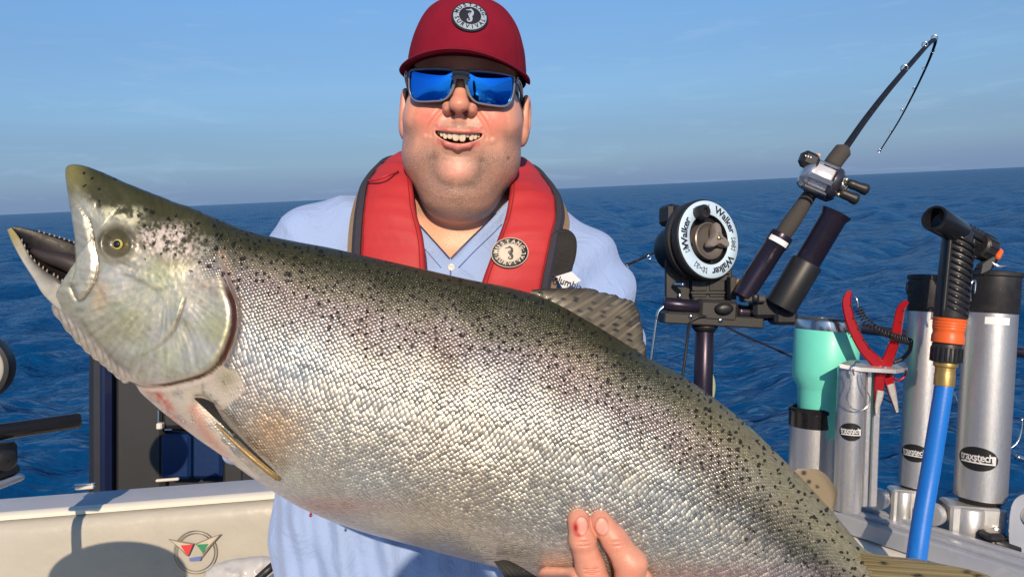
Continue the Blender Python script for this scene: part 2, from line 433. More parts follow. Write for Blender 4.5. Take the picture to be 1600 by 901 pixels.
# ------------------------------------------------------------------ the salmon
FD0, FD1 = 0.745, 0.775                     # depth of the body's middle plane at the snout and at the tail
def fdepth(px): return FD0 + (FD1 - FD0) * np.clip(np.asarray(px, float) / 1500.0, -0.2, 1.3)
def FP(px, py, z=0.0):
    """fish frame: picture-plane outline at the fish's own depth, z metres towards the viewer"""
    px = np.asarray(px, float); py = np.asarray(py, float); d = fdepth(px); z = np.asarray(z, float)
    return CAM + fw * (d - z)[..., None] + rt * ((px - 800) / FPX * d)[..., None] + up * ((450.5 - py) / FPX * d)[..., None]
ST = np.array([  # top x,y   bottom x,y   half thickness (px)
 (106,266,108,276, 7),(113,258,113,302,16),(135,260,118,335,25),(165,272,125,380,34),(195,285,127,425,41),(218,294,124,458,46),
 (234,300,90,483,48),(255,308,104,508,52),(275,316,125,533,56),(296,323,152,558,60),(318,332,184,580,64),(340,341,215,602,67),
 (362,351,238,622,70),(387,360,268,648,74),(422,369,307,678,80),(466,378,352,708,86),(520,388,406,746,92),(590,404,472,786,97),
 (660,420,548,819,100),(730,436,634,843,101),(800,450,718,866,100),(858,468,792,884,98),(912,497,866,902,94),(962,527,926,922,90),
 (1010,557,982,942,86),(1060,583,1032,960,80),(1114,620,1082,974,74),(1164,660,1132,984,67),(1208,702,1176,992,60),(1248,742,1213,1000,53),
 (1288,785,1246,1008,46),(1320,822,1270,1014,40),(1346,853,1287,1022,33),(1374,868,1302,1034,26),(1405,874,1320,1056,18),(1430,884,1345,1075,9)], float)
PREOP = [(290,462),(287,473),(281,493),(270,518),(250,539),(224,555),(198,554),(178,536),(170,505),(170,478)]
OPER = [(338,405),(344,421),(356,451),(366,480),(365,514),(354,548),(337,575),(312,589),(262,602),(224,604),(205,598)]
OPER_S = spl(OPER, 60)
PRE_S = spl(PREOP, 50)
MAXR = spl([(138,345),(146,379),(151,409),(148,434),(133,461),(121,468),(111,449)], 40)
MAXPOLY = np.concatenate([MAXR, [(118,425),(121,400),(119,366),(114,324),(120,318)]])
EYE = np.array([182.6, 381.0])
TEARS = spl([(222,428),(235,438),(250,440),(262,430),(268,412)], 20)

def fish_colour(q, sv, scaled):
    """q: pixel position on the flank; sv: 0 back .. 1 belly. returns colour and metal/scale masks"""
    n = len(q); c = np.zeros((n, 3))
    nA = vnoise(q, 46, 1, 4); nB = vnoise(q, 9, 2, 3); nC = vnoise(q, 120, 3, 2); nD = vnoise(q, 4.5, 9, 2)
    s = sv + (nA - 0.5) * 0.10
    x = q[:, 0]
    olive = np.array([0.034, 0.036, 0.016]); grey = np.array([0.165, 0.150, 0.115]); silver = np.array([0.66, 0.625, 0.53])
    lav = np.array([0.52, 0.49, 0.50]); belly = np.array([0.70, 0.60, 0.54]); brass = np.array([0.36, 0.33, 0.20])
    def mixc(c, col, w): return c * (1 - w[:, None]) + np.asarray(col) * w[:, None]
    tail = smooth01(x, 950, 1300)
    c[:] = olive
    c = mixc(c, grey, smooth01(s, 0.17 + 0.05 * tail, 0.32 + 0.10 * tail))
    c = mixc(c, brass * 0.9, tail * (1 - smooth01(s, 0.35, 0.5)) * 0.6)
    c = mixc(c, np.array([0.26, 0.22, 0.23]), smooth01(s, 0.27, 0.33) * (1 - smooth01(s, 0.37, 0.46)) * 0.6 * (1 - tail))
    c = mixc(c, silver, smooth01(s, 0.34 + 0.10 * tail, 0.48 + 0.1 * tail))
    c = mixc(c, lav, smooth01(s, 0.74, 0.86))
    c = mixc(c, belly, smooth01(s, 0.86, 0.97))
    # metal mask
    metal = smooth01(s, 0.24, 0.46) * (1 - smooth01(s, 0.80, 0.93)) * 0.84 + 0.05
    spot = (1 - smooth01(s, 0.30 + 0.17 * tail, 0.43 + 0.15 * tail))
    # gold breast behind the pectoral fin
    g = np.exp(-(((x - 425) / 52) ** 2 + ((q[:, 1] - 665) / 46) ** 2))
    c = mixc(c, (0.80, 0.46, 0.20), g * 0.62)
    g = np.exp(-(((x - 385) / 60) ** 2 + ((q[:, 1] - 590) / 44) ** 2)); c = mixc(c, (0.75, 0.52, 0.42), g * 0.35)
    g = np.exp(-(((x - 520) / 90) ** 2 + ((q[:, 1] - 790) / 16) ** 2)); c = mixc(c, (0.62, 0.30, 0.24), g * 0.55)
    g = np.exp(-(((x - 1120) / 160) ** 2 + ((q[:, 1] - 900) / 20) ** 2)); c = mixc(c, (0.66, 0.42, 0.38), g * 0.7)
    g = np.exp(-(((x - 830) / 95) ** 2 + ((q[:, 1] - 838 - (x - 800) * 0.18) / 15) ** 2)) * smooth01(nB, .3, .6); c = mixc(c, (0.86, 0.78, 0.68), g * 0.8)
    # lateral line
    c = c * (1 - 0.30 * np.exp(-((sv - 0.475) / 0.006) ** 2) * smooth01(x, 380, 460))[:, None]
    # iridescent tints
    c = c * (1 + 0.30 * (nC[:, None] - 0.5) * np.array([1.2, 0.2, -1.0])) * (1 + 0.22 * (vnoise(q, 60, 33, 3)[:, None] - 0.5) * np.array([0.6, 0.9, 1.2]))
    # ---- head
    od, op, osd = pdist(q, OPER_S)
    headm = osd > 0
    hp = np.concatenate([OPER_S, [(150, 640), (-60, 560), (-60, 200), (300, 200), (352, 330)]])
    inh = inpoly(q, hp); nd_, _, _ = pdist(q, [(336,412),(345,370),(352,330),(356,300)]); hw = inh * smooth01(nd_ + (nB - 0.5) * 16, 2, 34)
    hc = np.zeros((n, 3)); hc[:] = (0.50, 0.475, 0.36)
    hc = mixc(hc, (0.50, 0.50, 0.26), smooth01(nA, 0.50, 0.72) * 0.35)
    hc = mixc(hc, (0.60, 0.55, 0.48), smooth01(vnoise(q, 30, 5, 3), 0.55, 0.75) * 0.6)
    # upper olive cap of the head, ragged edge
    cap_line = np.array([(90,296),(118,302),(147,326),(176,344),(205,358),(222,396),(250,408),(290,412),(325,418),(352,424)], float)
    yl = np.interp(x, cap_line[:, 0], cap_line[:, 1])
    dd = (yl - q[:, 1]) + (nB - 0.5) * 16 + (nA - 0.5) * 18 + (nD - 0.5) * 10
    capw = smooth01(dd, -16, 18)
    hc = mixc(hc, (0.040, 0.042, 0.018), capw)
    snout = smooth01(-x, -150, -108) * smooth01(-q[:, 1], -330, -285); hc = mixc(hc, (0.17, 0.16, 0.05), snout * 0.75)
    # pink-silver mottled patch behind the eye
    g = np.exp(-(((x - 258) / 46) ** 4 + ((q[:, 1] - 378) / 28) ** 4)) * smooth01(nD * 0.35 + vnoise(q, 3.0, 71, 2) * 0.35 + vnoise(q, 17, 72, 2) * 0.3, 0.40, 0.60)
    hc = mixc(hc, (0.58, 0.50, 0.45), g * 0.9)
    g = np.exp(-(((x - 185) / 38) ** 4 + ((q[:, 1] - 338) / 14) ** 4)) * smooth01(nB, 0.42, 0.6); hc = mixc(hc, (0.60, 0.60, 0.40), g * 0.8)
    g = np.exp(-(((x - 330) / 22) ** 4 + ((q[:, 1] - 395) / 26) ** 4)) * smooth01(nD, 0.45, 0.6); hc = mixc(hc, (0.5, 0.49, 0.44), g * 0.7)
    g = np.exp(-(((x - 325) / 26) ** 2 + ((q[:, 1] - 452) / 22) ** 2)); hc = mixc(hc, (0.52, 0.40, 0.30), g * 0.65 * smooth01(nB, 0.3, 0.6))
    g = np.exp(-(((x - 155) / 14) ** 2 + ((q[:, 1] - 462) / 24) ** 2)); hc = mixc(hc, (0.80, 0.52, 0.26), g * 0.6)
    # darker orbit
    ed = np.linalg.norm((q - EYE - np.array([2, -2])) / np.array([1.35, 1.05]), axis=1)
    hc = mixc(hc, (0.050, 0.046, 0.024), (1 - smooth01(ed, 19, 33)) * 0.95)
    # upper jaw bone and its groove
    inm = inpoly(q, MAXPOLY); hc = mixc(hc, (0.50, 0.47, 0.37), inm * 0.7)
    md, mpar, _ = pdist(q, MAXR); hc = mixc(hc, (0.13, 0.11, 0.08), (1 - smooth01(md, 1.0, 4.5)) * (~inm) * 0.85)
    # preopercle line
    pd, pp, _ = pdist(q, PRE_S); hc = mixc(hc, (0.20, 0.14, 0.08), (1 - smooth01(pd, 0.6, 3.0)) * 0.6 * smooth01(pp, 0, 8) * (1 - smooth01(pp, 16, 32)))
    # branchiostegal folds under the cheek
    below = smooth01(q[:, 1] - np.interp(x, [80, 120, 180, 230], [470, 505, 560, 590]), -6, 6)
    hc = mixc(hc, (0.60, 0.52, 0.47), below * 0.6)
    for ln_, w_, am_ in (([(196,428),(222,440),(245,452),(258,449)], 2.6, 0.6), ([(150,440),(160,456),(166,470)], 3.0, 0.35), ([(300,430),(318,446),(340,458)], 2.2, 0.35), ([(168,402),(190,412),(214,420)], 3.0, 0.45), ([(128,500),(150,530),(180,560),(205,575)], 3.0, 0.4)):
        ld_, _, _ = pdist(q, spl(ln_, 20)); hc = mixc(hc, (0.17, 0.14, 0.09), np.exp(-(ld_ / (w_ * 1.3)) ** 2) * am_)
    hc = mixc(hc, (0.50, 0.50, 0.22), np.exp(-(((x - 245) / 26) ** 2 + ((q[:, 1] - 428) / 24) ** 2)) * 0.4)
    hc = mixc(hc, (0.55, 0.52, 0.25), np.exp(-(((x - 205) / 30) ** 2 + ((q[:, 1] - 495) / 26) ** 2)) * 0.35)
    fine = 0.78 + 0.26 * vnoise(q, 22, 51, 3) + 0.18 * vnoise(q, 5, 52, 3)
    hv0 = q - np.array([262, 440]); an0 = np.arctan2(hv0[:, 1], hv0[:, 0]); ra0 = np.hypot(hv0[:, 0], hv0[:, 1])
    stre = vnoise(np.stack([an0 * 26, ra0 * 0.035], 1), 1.0, 61, 3); fine *= 0.74 + 0.52 * stre
    hc = hc * fine[:, None]
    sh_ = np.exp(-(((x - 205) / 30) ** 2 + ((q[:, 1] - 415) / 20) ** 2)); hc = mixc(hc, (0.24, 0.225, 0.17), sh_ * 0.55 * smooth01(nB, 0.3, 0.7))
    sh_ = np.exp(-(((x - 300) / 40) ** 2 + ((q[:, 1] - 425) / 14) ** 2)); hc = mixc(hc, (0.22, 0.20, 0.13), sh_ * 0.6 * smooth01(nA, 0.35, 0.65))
    hc = mixc(hc, (0.50, 0.46, 0.17), np.exp(-(((x - 345) / 18) ** 2 + ((q[:, 1] - 515) / 34) ** 2)) * 0.5)
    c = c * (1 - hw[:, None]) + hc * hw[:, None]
    metal = metal * (1 - hw) + hw * ((0.62 * (1 - capw)) * smooth01(ed, 20, 34) + 0.03)
    # gill slit
    sl_ = np.exp(-(np.maximum(od - 2.8, 0) / 2.6) ** 2) * smooth01(op, 4, 14)
    c = mixc(c, (0.045, 0.013, 0.010), sl_ * 0.98)
    wet = np.exp(-((od - 11) / 6) ** 2) * (~inh) * (1 - sl_); c = mixc(c, (0.36, 0.25, 0.17), wet * 0.55)
    metal = metal * (1 - sl_)
    # bare throat and breast below the gill cover, blood streaks
    thr = inpoly(q, [(205,598),(262,603),(315,590),(345,570),(372,580),(385,610),(350,640),(330,640),(345,690),(420,760),(330,700),(230,625)])
    tw = thr * smooth01(nB, 0.2, 0.5) * 0.75
    c = mixc(c, (0.58, 0.50, 0.40), tw * 0.8); 
    g = np.exp(-(((x - 355) / 18) ** 2 + ((q[:, 1] - 590) / 18) ** 2)); c = mixc(c, (0.30, 0.27, 0.15), g * 0.8)
    bd, _, _ = pdist(q, [(248,618),(262,632),(270,655),(276,668)]); c = mixc(c, (0.55, 0.045, 0.025), np.exp(-(bd / 6) ** 2) * smooth01(nD, 0.40, 0.55) * 0.95)
    bd, _, _ = pdist(q, [(300,640),(318,672),(338,700),(352,716)]); c = mixc(c, (0.62, 0.20, 0.12), np.exp(-(bd / 8) ** 2) * 0.55)
    bd, _, _ = pdist(q, [(232,612),(255,632),(285,665),(310,690)]); c = mixc(c, (0.60, 0.34, 0.28), np.exp(-(bd / 12) ** 2) * 0.5)
    metal = metal * (1 - 0.75 * tw)
    scl = np.clip(1 - hw - sl_ - tw, 0, 1) * smooth01(od + 100 * hw, 2, 12) * (1 - 0.6 * smooth01(s, 0.93, 1.0)) * (1.15 - 0.5 * smooth01(s, 0.32, 0.62)) * (0.7 + 0.6 * vnoise(q, 55, 77, 2))
    spot = spot * (1 - hw) + hw * capw * 0.25
    return np.clip(c, 0, 1), metal, scl, spot

def build_fish():
    root = thing('salmon', 'large silver salmon with black-spotted olive back held across by the man', 'fish', FP(700, 640))
    k = 40.0 / 1600
    NU, NF, NB_ = 620, 250, 90
    S = spl(ST, NU)
    S[:, 4] = np.maximum(S[:, 4], 3)
    phi = np.concatenate([np.linspace(0, np.pi, NF), np.linspace(np.pi, 2 * np.pi, NB_)[1:-1]])
    nph = len(phi)
    cx = (S[:, 0] + S[:, 2]) / 2; cy = (S[:, 1] + S[:, 3]) / 2; hx = (S[:, 0] - S[:, 2]) / 2; hy = (S[:, 1] - S[:, 3]) / 2
    cph, sph = np.cos(phi), np.sin(phi)
    ex = 0.86
    cc = np.sign(cph) * np.abs(cph) ** ex; ss = np.sign(sph) * np.abs(sph) ** ex
    PX = cx[:, None] + hx[:, None] * cc; PY = cy[:, None] + hy[:, None] * cc
    ZPX = S[:, 4][:, None] * ss
    Z = ZPX * 0.65e-3
    V = FP(PX, PY, Z).reshape(-1, 3)
    # flank position seen from the front; the far side mirrors it
    Vf = FP(PX, PY, np.abs(Z)).reshape(-1, 3); Q = proj(Vf)
    sv = np.tile(np.clip(np.where(phi <= np.pi, phi, 2 * np.pi - phi) / np.pi, 0, 1), NU)
    col, metal, scl, spot = fish_colour(Q, sv, None)
    # relief of the head, in metres along the surface normal
    Nn = V.reshape(NU, nph, 3); du = np.gradient(Nn, axis=0); dv = np.gradient(Nn, axis=1); nn = nrm(np.cross(dv, du).reshape(-1, 3))
    cen = FP(cx, cy)[:, None, :].repeat(nph, 1).reshape(-1, 3); flip = np.sign(((V - cen) * nn).sum(1)); nn *= flip[:, None]
    od, op, _ = pdist(Q, OPER_S); hp = np.concatenate([OPER_S, [(150, 640), (-60, 560), (-60, 200), (300, 200), (352, 330)]]); inh = inpoly(Q, hp)
    h = np.zeros(len(V)); ramp = smooth01(op, 2, 16)
    sdi = np.where(inh, od, -od); h += 0.0040 * smooth01(sdi, -4, 4) * np.exp(-(np.maximum(sdi, 0) / 40) ** 2) * ramp
    h -= 0.0026 * np.exp(-(np.maximum(od - 1.5, 0) / 5.0) ** 2) * ramp
    pd, pp, ps = pdist(Q, PRE_S)
    h += inh * 0.0009 * np.exp(-(pd / 14.0) ** 2) * smooth01(pp, 0, 12) * (1 - smooth01(pp, 28, 46)); h -= inh * 0.0016 * np.exp(-(pd / 2.0) ** 2) * smooth01(pp, 0, 8) * (1 - smooth01(pp, 14, 30))
    inm = inpoly(Q, MAXPOLY); md, _, _ = pdist(Q, MAXR)
    h += np.where(inm, 0.0016 * smooth01(md, 0, 9), -0.0016 * np.exp(-(md / 4) ** 2) * inh)
    h -= 0.0035 * np.exp(-(np.linalg.norm(Q - EYE, axis=1) / 17) ** 4)
    h += 0.0022 * np.exp(-((np.linalg.norm(Q - EYE, axis=1) - 24) / 7) ** 2)
    # folds below the cheek
    a = (Q[:, 0] * 0.80 + Q[:, 1] * -0.30); below = smooth01(Q[:, 1] - np.interp(Q[:, 0], [80, 120, 180, 230], [470, 508, 563, 592]), -2, 8) * inh
    h += below * smooth01(od, 5, 16) * 0.0009 * np.sin(a * 0.85) * smooth01(0.97 - sv, 0.0, 0.10)
    h += inh * (0.0020 * (vnoise(Q, 38, 21, 2) - 0.5) + 0.0004 * (vnoise(Q, 6, 23, 2) - 0.5))
    # streaks on the gill cover radiating from its hinge
    hv = Q - np.array([262, 440]); ang = np.arctan2(hv[:, 1], hv[:, 0]); rr = np.hypot(hv[:, 0], hv[:, 1])
    inplate = inh * smooth01(rr, 26, 60) * (ps != 0) * smooth01(pd, 3, 12)
    h += inplate * 0.00055 * (vnoise(np.stack([ang * 22, rr * 0.03], 1), 1.0, 31, 2) - 0.5)
    # nostril pit
    h -= 0.003 * np.exp(-(np.linalg.norm((Q - np.array([153, 321])), axis=1) / 3.6) ** 2)
    # slack belly dents and pelvic hollow
    h += (~inh) * 0.0022 * (vnoise(Q, 90, 41, 2) - 0.5) * smooth01(sv, 0.3, 0.6)
    # pit for the pectoral fin
    fd, _, _ = pdist(Q, [(312, 630), (345, 665), (365, 690)]); h -= 0.006 * np.exp(-(fd / 13) ** 2)
    col = col * (1 - (0.9 * np.exp(-(np.linalg.norm((Q - np.array([153, 321])), axis=1) / 3.2) ** 2))[:, None])
    V = V + nn * h[:, None]
    # surface coordinates for the scales: along the body and round it, in pixels of the photograph
    mid = np.stack([cx, cy], 1); sl = np.concatenate([[0], np.cumsum(np.linalg.norm(np.diff(mid, axis=0), axis=1))])
    U = np.repeat(sl, nph).reshape(NU, nph)
    hl = np.hypot(hx, hy); half = (hl + S[:, 4]) * 0.79
    arc = (phi / np.pi - 0.5)
    refh = np.interp(np.arange(NU), [0, NU], [210, 210])
    shr = np.clip(half / 175.0, 0.25, 3)                         # scales shrink with the body towards the tail, slowly
    Vv = arc[None, :] * np.pi * 175.0 * (shr ** 0.55)[:, None]
    uv1 = np.stack([U.ravel(), Vv.ravel()], 1) / 1000.0
    V3 = V
    i = np.arange(NU - 1)[:, None]; j = np.arange(nph)[None, :]; j2 = (j + 1) % nph
    F = np.stack([i * nph + j, i * nph + j2, (i + 1) * nph + j2, (i + 1) * nph + j], -1).reshape(-1, 4)
    # close both ends with a fan of the last ring
    nV = len(V3); V3 = np.concatenate([V3, [V3[:nph].mean(0)], [V3[-nph:].mean(0)]])
    tri = [(nV, (q + 1) % nph, q, q) for q in range(nph)]
    masks = np.stack([metal, scl, spot], 1)
    # ---- lower jaw, a gutter joined into the same body
    JS = np.array([  # near rim, far rim, keel, half width
      (20,356,23,353,11,360,3),(38,372,48,359,24,384,12),(60,402,74,367,44,411,19),(86,423,99,376,64,440,26),(111,436,121,385,80,468,33),(140,462,146,396,108,494,31),(165,480,168,410,140,512,20)], float)
    J = spl(JS, 90); jv = []; jc = []; jm = []
    kk = 36
    for r_ in J:
        n_, f_, b_, w_ = r_[0:2], r_[2:4], r_[4:6], r_[6] * 0.65e-3
        ctl = []
        ctl.append((*n_, w_)); m1 = n_ * 0.5 + b_ * 0.5 + (b_ - f_) * 0.06; ctl.append((*m1, w_ * 1.12)); m1 = n_ * 0.2 + b_ * 0.8; ctl.append((*m1, w_ * 0.75))
        ctl.append((*b_, 0)); m2 = f_ * 0.2 + b_ * 0.8; ctl.append((*m2, -w_ * 0.75)); m2 = f_ * 0.55 + b_ * 0.45; ctl.append((*m2, -w_ * 1.1)); ctl.append((*f_, -w_))
        g1 = f_ * 0.7 + b_ * 0.3; ctl.append((*g1, -w_ * 0.6)); g2 = (f_ + n_) * 0.28 + b_ * 0.44; ctl.append((*g2, 0)); g3 = n_ * 0.72 + b_ * 0.28; ctl.append((*g3, w_ * 0.6))
        ring = spl(ctl, kk, closed=True); jv.append(FP(ring[:, 0], ring[:, 1], ring[:, 2]))
        t = np.arange(kk) / kk * 10
        inner = smooth01(t, 5.2, 5.7) * (1 - smooth01(t, 9.5, 9.95)); rim = np.maximum(np.exp(-((t - 6) / 0.6) ** 2), np.exp(-((np.minimum(t, 10 - t)) / 0.75) ** 2))
        cc_ = np.tile(np.array([0.55, 0.53, 0.45]), (kk, 1)); keelw = np.exp(-((t - 3) / 1.2) ** 2); cc_ = cc_ * (1 - 0.3 * keelw[:, None])
        tipw = float(1 - smooth01(np.array([r_[4]]), 14, 52)[0]); cc_ = cc_ * (1 - tipw) + np.array([0.30, 0.25, 0.08]) * tipw
        cc_ = cc_ * (1 - rim[:, None] * 0.93 * (1 - tipw)) + np.array([0.025, 0.022, 0.022]) * rim[:, None] * 0.93 * (1 - tipw)
        cc_ = cc_ * (1 - inner[:, None]) + np.array([0.012, 0.010, 0.010]) * inner[:, None]; jc.append(cc_)
        jm.append(np.stack([0.25 * (1 - inner) * (1 - rim), np.zeros(kk), np.zeros(kk)], 1))
    jv = np.concatenate(jv); jc = np.concatenate(jc); jm = np.concatenate(jm)
    jq = proj(jv); jc = jc * (0.75 + 0.5 * vnoise(jq, 10, 3, 3))[:, None]
    nb = len(V3); nJ = len(J)
    i = np.arange(nJ - 1)[:, None]; j = np.arange(kk)[None, :]; j2 = (j + 1) % kk
    FJ = np.stack([nb + i * kk + j, nb + i * kk + j2, nb + (i + 1) * kk + j2, nb + (i + 1) * kk + j], -1).reshape(-1, 4)[:, ::-1]
    Vall = np.concatenate([V3, jv]); Fall = np.concatenate([F, FJ])
    colA = np.concatenate([col, col[:2] * 0 + 0.1, jc]); mA = np.concatenate([masks, np.zeros((2, 3)), jm])
    uvA = np.concatenate([uv1, np.zeros((2, 2)), jq / 1000.0])
    ql = np.concatenate([Q, np.zeros((2, 2)), jq]) / 1000.0
    # ---- material
    m = bpy.data.materials.new('salmon_skin'); m.use_nodes = True; t = m.node_tree; b = t.nodes['Principled BSDF']; L = t.links.new
    ca = N(t, 'ShaderNodeVertexColor', layer_name='Col'); ma = N(t, 'ShaderNodeVertexColor', layer_name='Mask'); sm = N(t, 'ShaderNodeSeparateColor'); L(ma.outputs[0], sm.inputs[0])
    uv = N(t, 'ShaderNodeUVMap', uv_map='scale')
    mpn = N(t, 'ShaderNodeMapping'); mpn.inputs['Rotation'].default_value = (0, 0, math.radians(45)); mpn.inputs['Scale'].default_value = (172, 172, 1)
    pre = N(t, 'ShaderNodeMapping'); pre.inputs['Scale'].default_value = (1.0, 1.16, 1); L(uv.outputs[0], pre.inputs[0]); L(pre.outputs[0], mpn.inputs[0])
    # slight wobble so that the rows are not ruled lines
    wn = N(t, 'ShaderNodeTexNoise', inp={'Scale': 22.0, 'Detail': 2.0}); L(uv.outputs[0], wn.inputs[0])
    wv = N(t, 'ShaderNodeVectorMath', operation='SUBTRACT'); wv.inputs[1].default_value = (0.5, 0.5, 0.5); L(wn.outputs['Color'], wv.inputs[0])
    wm = N(t, 'ShaderNodeVectorMath', operation='SCALE'); wm.inputs['Scale'].default_value = 1.1; L(wv.outputs[0], wm.inputs[0])
    wa = N(t, 'ShaderNodeVectorMath', operation='ADD'); L(mpn.outputs[0], wa.inputs[0]); L(wm.outputs[0], wa.inputs[1])
    vo = N(t, 'ShaderNodeTexVoronoi', voronoi_dimensions='2D', feature='F1', inp={'Scale': 1.0, 'Randomness': 0.22}); L(wa.outputs[0], vo.inputs['Vector'])
    # local position inside a scale, rotated back to body axes
    lp = N(t, 'ShaderNodeVectorMath', operation='SUBTRACT'); L(wa.outputs[0], lp.inputs[0]); L(vo.outputs['Position'], lp.inputs[1])
    d1 = N(t, 'ShaderNodeVectorMath', operation='DOT_PRODUCT'); d1.inputs[1].default_value = (0.7071, 0.7071, 0); L(lp.outputs[0], d1.inputs[0])   # towards the tail
    d2 = N(t, 'ShaderNodeVectorMath', operation='DOT_PRODUCT'); d2.inputs[1].default_value = (-0.7071, 0.7071, 0); L(lp.outputs[0], d2.inputs[0])
    sc = N(t, 'ShaderNodeSeparateColor'); L(vo.outputs['Color'], sc.inputs[0])
    def mth(op, a, b_=None, c_=None):
        n_ = N(t, 'ShaderNodeMath', operation=op)
        for ii, x_ in enumerate((a, b_, c_)):
            if x_ is None: continue
            if isinstance(x_, (int, float)): n_.inputs[ii].default_value = x_
            else: L(x_, n_.inputs[ii])
        return n_.outputs[0]
    dist2 = mth('MULTIPLY', vo.outputs['Distance'], vo.outputs['Distance'])
    dome = mth('MULTIPLY_ADD', dist2, -1.5, 0.6)
    tiltr = mth('MULTIPLY', mth('SUBTRACT', sc.outputs[0], 0.5), 0.62)
    tiltg = mth('MULTIPLY', mth('SUBTRACT', sc.outputs[1], 0.5), 0.62)
    tl = mth('ADD', mth('MULTIPLY', d1.outputs['Value'], mth('ADD', tiltr, 0.34)), mth('MULTIPLY', d2.outputs['Value'], tiltg))
    hgt = mth('MULTIPLY', mth('ADD', dome, tl), sm.outputs[1])
    fn_ = N(t, 'ShaderNodeTexNoise', inp={'Scale': 900.0, 'Detail': 3.0}); tcn = N(t, 'ShaderNodeTexCoord'); L(tcn.outputs['Object'], fn_.inputs[0])
    hg2 = mth('ADD', hgt, mth('MULTIPLY', fn_.outputs['Fac'], 0.12))
    bp = N(t, 'ShaderNodeBump', inp={'Strength': 0.85, 'Distance': 0.00085}); L(hg2, bp.inputs['Height']); L(bp.outputs[0], b.inputs['Normal']); L(bp.outputs[0], b.inputs['Coat Normal'])
    # dark joints between scales and tone per scale
    edge = N(t, 'ShaderNodeMapRange', interpolation_type='SMOOTHSTEP', inp={'From Min': 0.36, 'From Max': 0.72, 'To Min': 1.0, 'To Max': 0.80}); L(vo.outputs['Distance'], edge.inputs[0])
    var = mth('MULTIPLY_ADD', sc.outputs[2], 0.34, 0.83)
    mul = mth('MULTIPLY', edge.outputs[0], var)
    mulm = mth('ADD', mth('MULTIPLY', mth('SUBTRACT', mul, 1.0), sm.outputs[1]), 1.0)
    vm = N(t, 'ShaderNodeVectorMath', operation='SCALE'); L(ca.outputs[0], vm.inputs[0]); L(mulm, vm.inputs['Scale'])
    # black spots
    uq = N(t, 'ShaderNodeUVMap', uv_map='flank')
    sn = N(t, 'ShaderNodeTexNoise', inp={'Scale': 95.0, 'Detail': 2.0}); L(uq.outputs[0], sn.inputs[0])
    sv1 = N(t, 'ShaderNodeVectorMath', operation='SUBTRACT'); sv1.inputs[1].default_value = (0.5, 0.5, 0.5); L(sn.outputs['Color'], sv1.inputs[0])
    sv2 = N(t, 'ShaderNodeVectorMath', operation='SCALE'); sv2.inputs['Scale'].default_value = 0.012; L(sv1.outputs[0], sv2.inputs[0])
    sv3 = N(t, 'ShaderNodeVectorMath', operation='ADD'); L(uq.outputs[0], sv3.inputs[0]); L(sv2.outputs[0], sv3.inputs[1])
    v2 = N(t, 'ShaderNodeTexVoronoi', voronoi_dimensions='2D', feature='F1', inp={'Scale': 84.0, 'Randomness': 0.95}); L(sv3.outputs[0], v2.inputs['Vector'])
    s2 = N(t, 'ShaderNodeSeparateColor'); L(v2.outputs['Color'], s2.inputs[0])
    rad = mth('MULTIPLY_ADD', s2.outputs[1], 0.16, 0.13)
    keep = mth('LESS_THAN', s2.outputs[0], mth('MULTIPLY', sm.outputs[2], 0.92))
    sdv = mth('SUBTRACT', rad, v2.outputs['Distance'])
    smr = N(t, 'ShaderNodeMapRange', interpolation_type='SMOOTHSTEP', inp={'From Min': -0.03, 'From Max': 0.05}); L(sdv, smr.inputs[0])
    sp = mth('MULTIPLY', mth('MULTIPLY', smr.outputs[0], keep), 0.93)
    mx = N(t, 'ShaderNodeMix', data_type='RGBA'); mx.inputs[7].default_value = (0.008, 0.008, 0.008, 1); L(vm.outputs[0], mx.inputs[6]); L(sp, mx.inputs[0]); L(mx.outputs[2], b.inputs['Base Color'])
    L(mth('MULTIPLY', sm.outputs[0], mth('SUBTRACT', 1.0, sp)), b.inputs['Metallic'])
    rr_ = mth('MULTIPLY_ADD', sc.outputs[1], 0.14, 0.30); L(rr_, b.inputs['Roughness'])
    bw = N(t, 'ShaderNodeRGBToBW'); L(mx.outputs[2], bw.inputs[0]); cw = mth('MULTIPLY', bw.outputs[0], 3.0); cw2 = mth('MINIMUM', cw, 0.6); L(cw2, b.inputs['Coat Weight']); L(mth('MULTIPLY_ADD', mth('MINIMUM', bw.outputs[0], 0.2), 1.6, 0.18), b.inputs['Specular IOR Level']); b.inputs['Coat Roughness'].default_value = 0.12
    body = mk('body', Vall, Fall, m, root, col={'Col': colA, 'Mask': mA}, uvs={'scale': uvA, 'flank': ql})
    # ---- eye
    ec = FP(*EYE, 0); # put the ball on the surface
    di = np.argmin(np.linalg.norm(Q - EYE, axis=1) + 1000 * (np.tile(phi, NU) > np.pi)); ec = V[di]; en = nn[di]; en = nrm(en * 0.6 - fw * 0.4)
    R_ = 10.4 * 0.65e-3
    def cap_(rad0, rad1, lift, seg=36, n=10):
        prof = []
        for a_ in np.linspace(rad0, rad1, n): prof.append((max(R_ * math.sin(a_), 1e-5), R_ * math.cos(a_) - R_ * 0.55 + lift))
        return lathe(ec, en, prof, seg, cap=False)
    white = mat('eye_dark', (0.035, 0.030, 0.016), 0.3, noise=0.3, nscale=800, coat=0.2)
    v_, f_ = cap_(0.001, 1.12, 0); eye = mk('eye', v_, f_, white, root)
    gold = mat('eye_gold', (0.85, 0.60, 0.12), 0.28, metal=0.35, noise=0.5, nscale=1500, coat=0.8)
    v_, f_ = cap_(0.42, 0.86, 0.00035); mk('iris', v_, f_, gold, eye)
    blk = mat('eye_black', (0.004, 0.004, 0.005), 0.05, coat=1.0)
    v_, f_ = cap_(0.001, 0.56, 0.0006); mk('pupil', v_, f_, blk, eye)
    # ---- teeth along both rims of the lower jaw
    tm = mat('fish_tooth', (0.26, 0.24, 0.20), 0.35, noise=0.3, nscale=900)
    mb = MB()
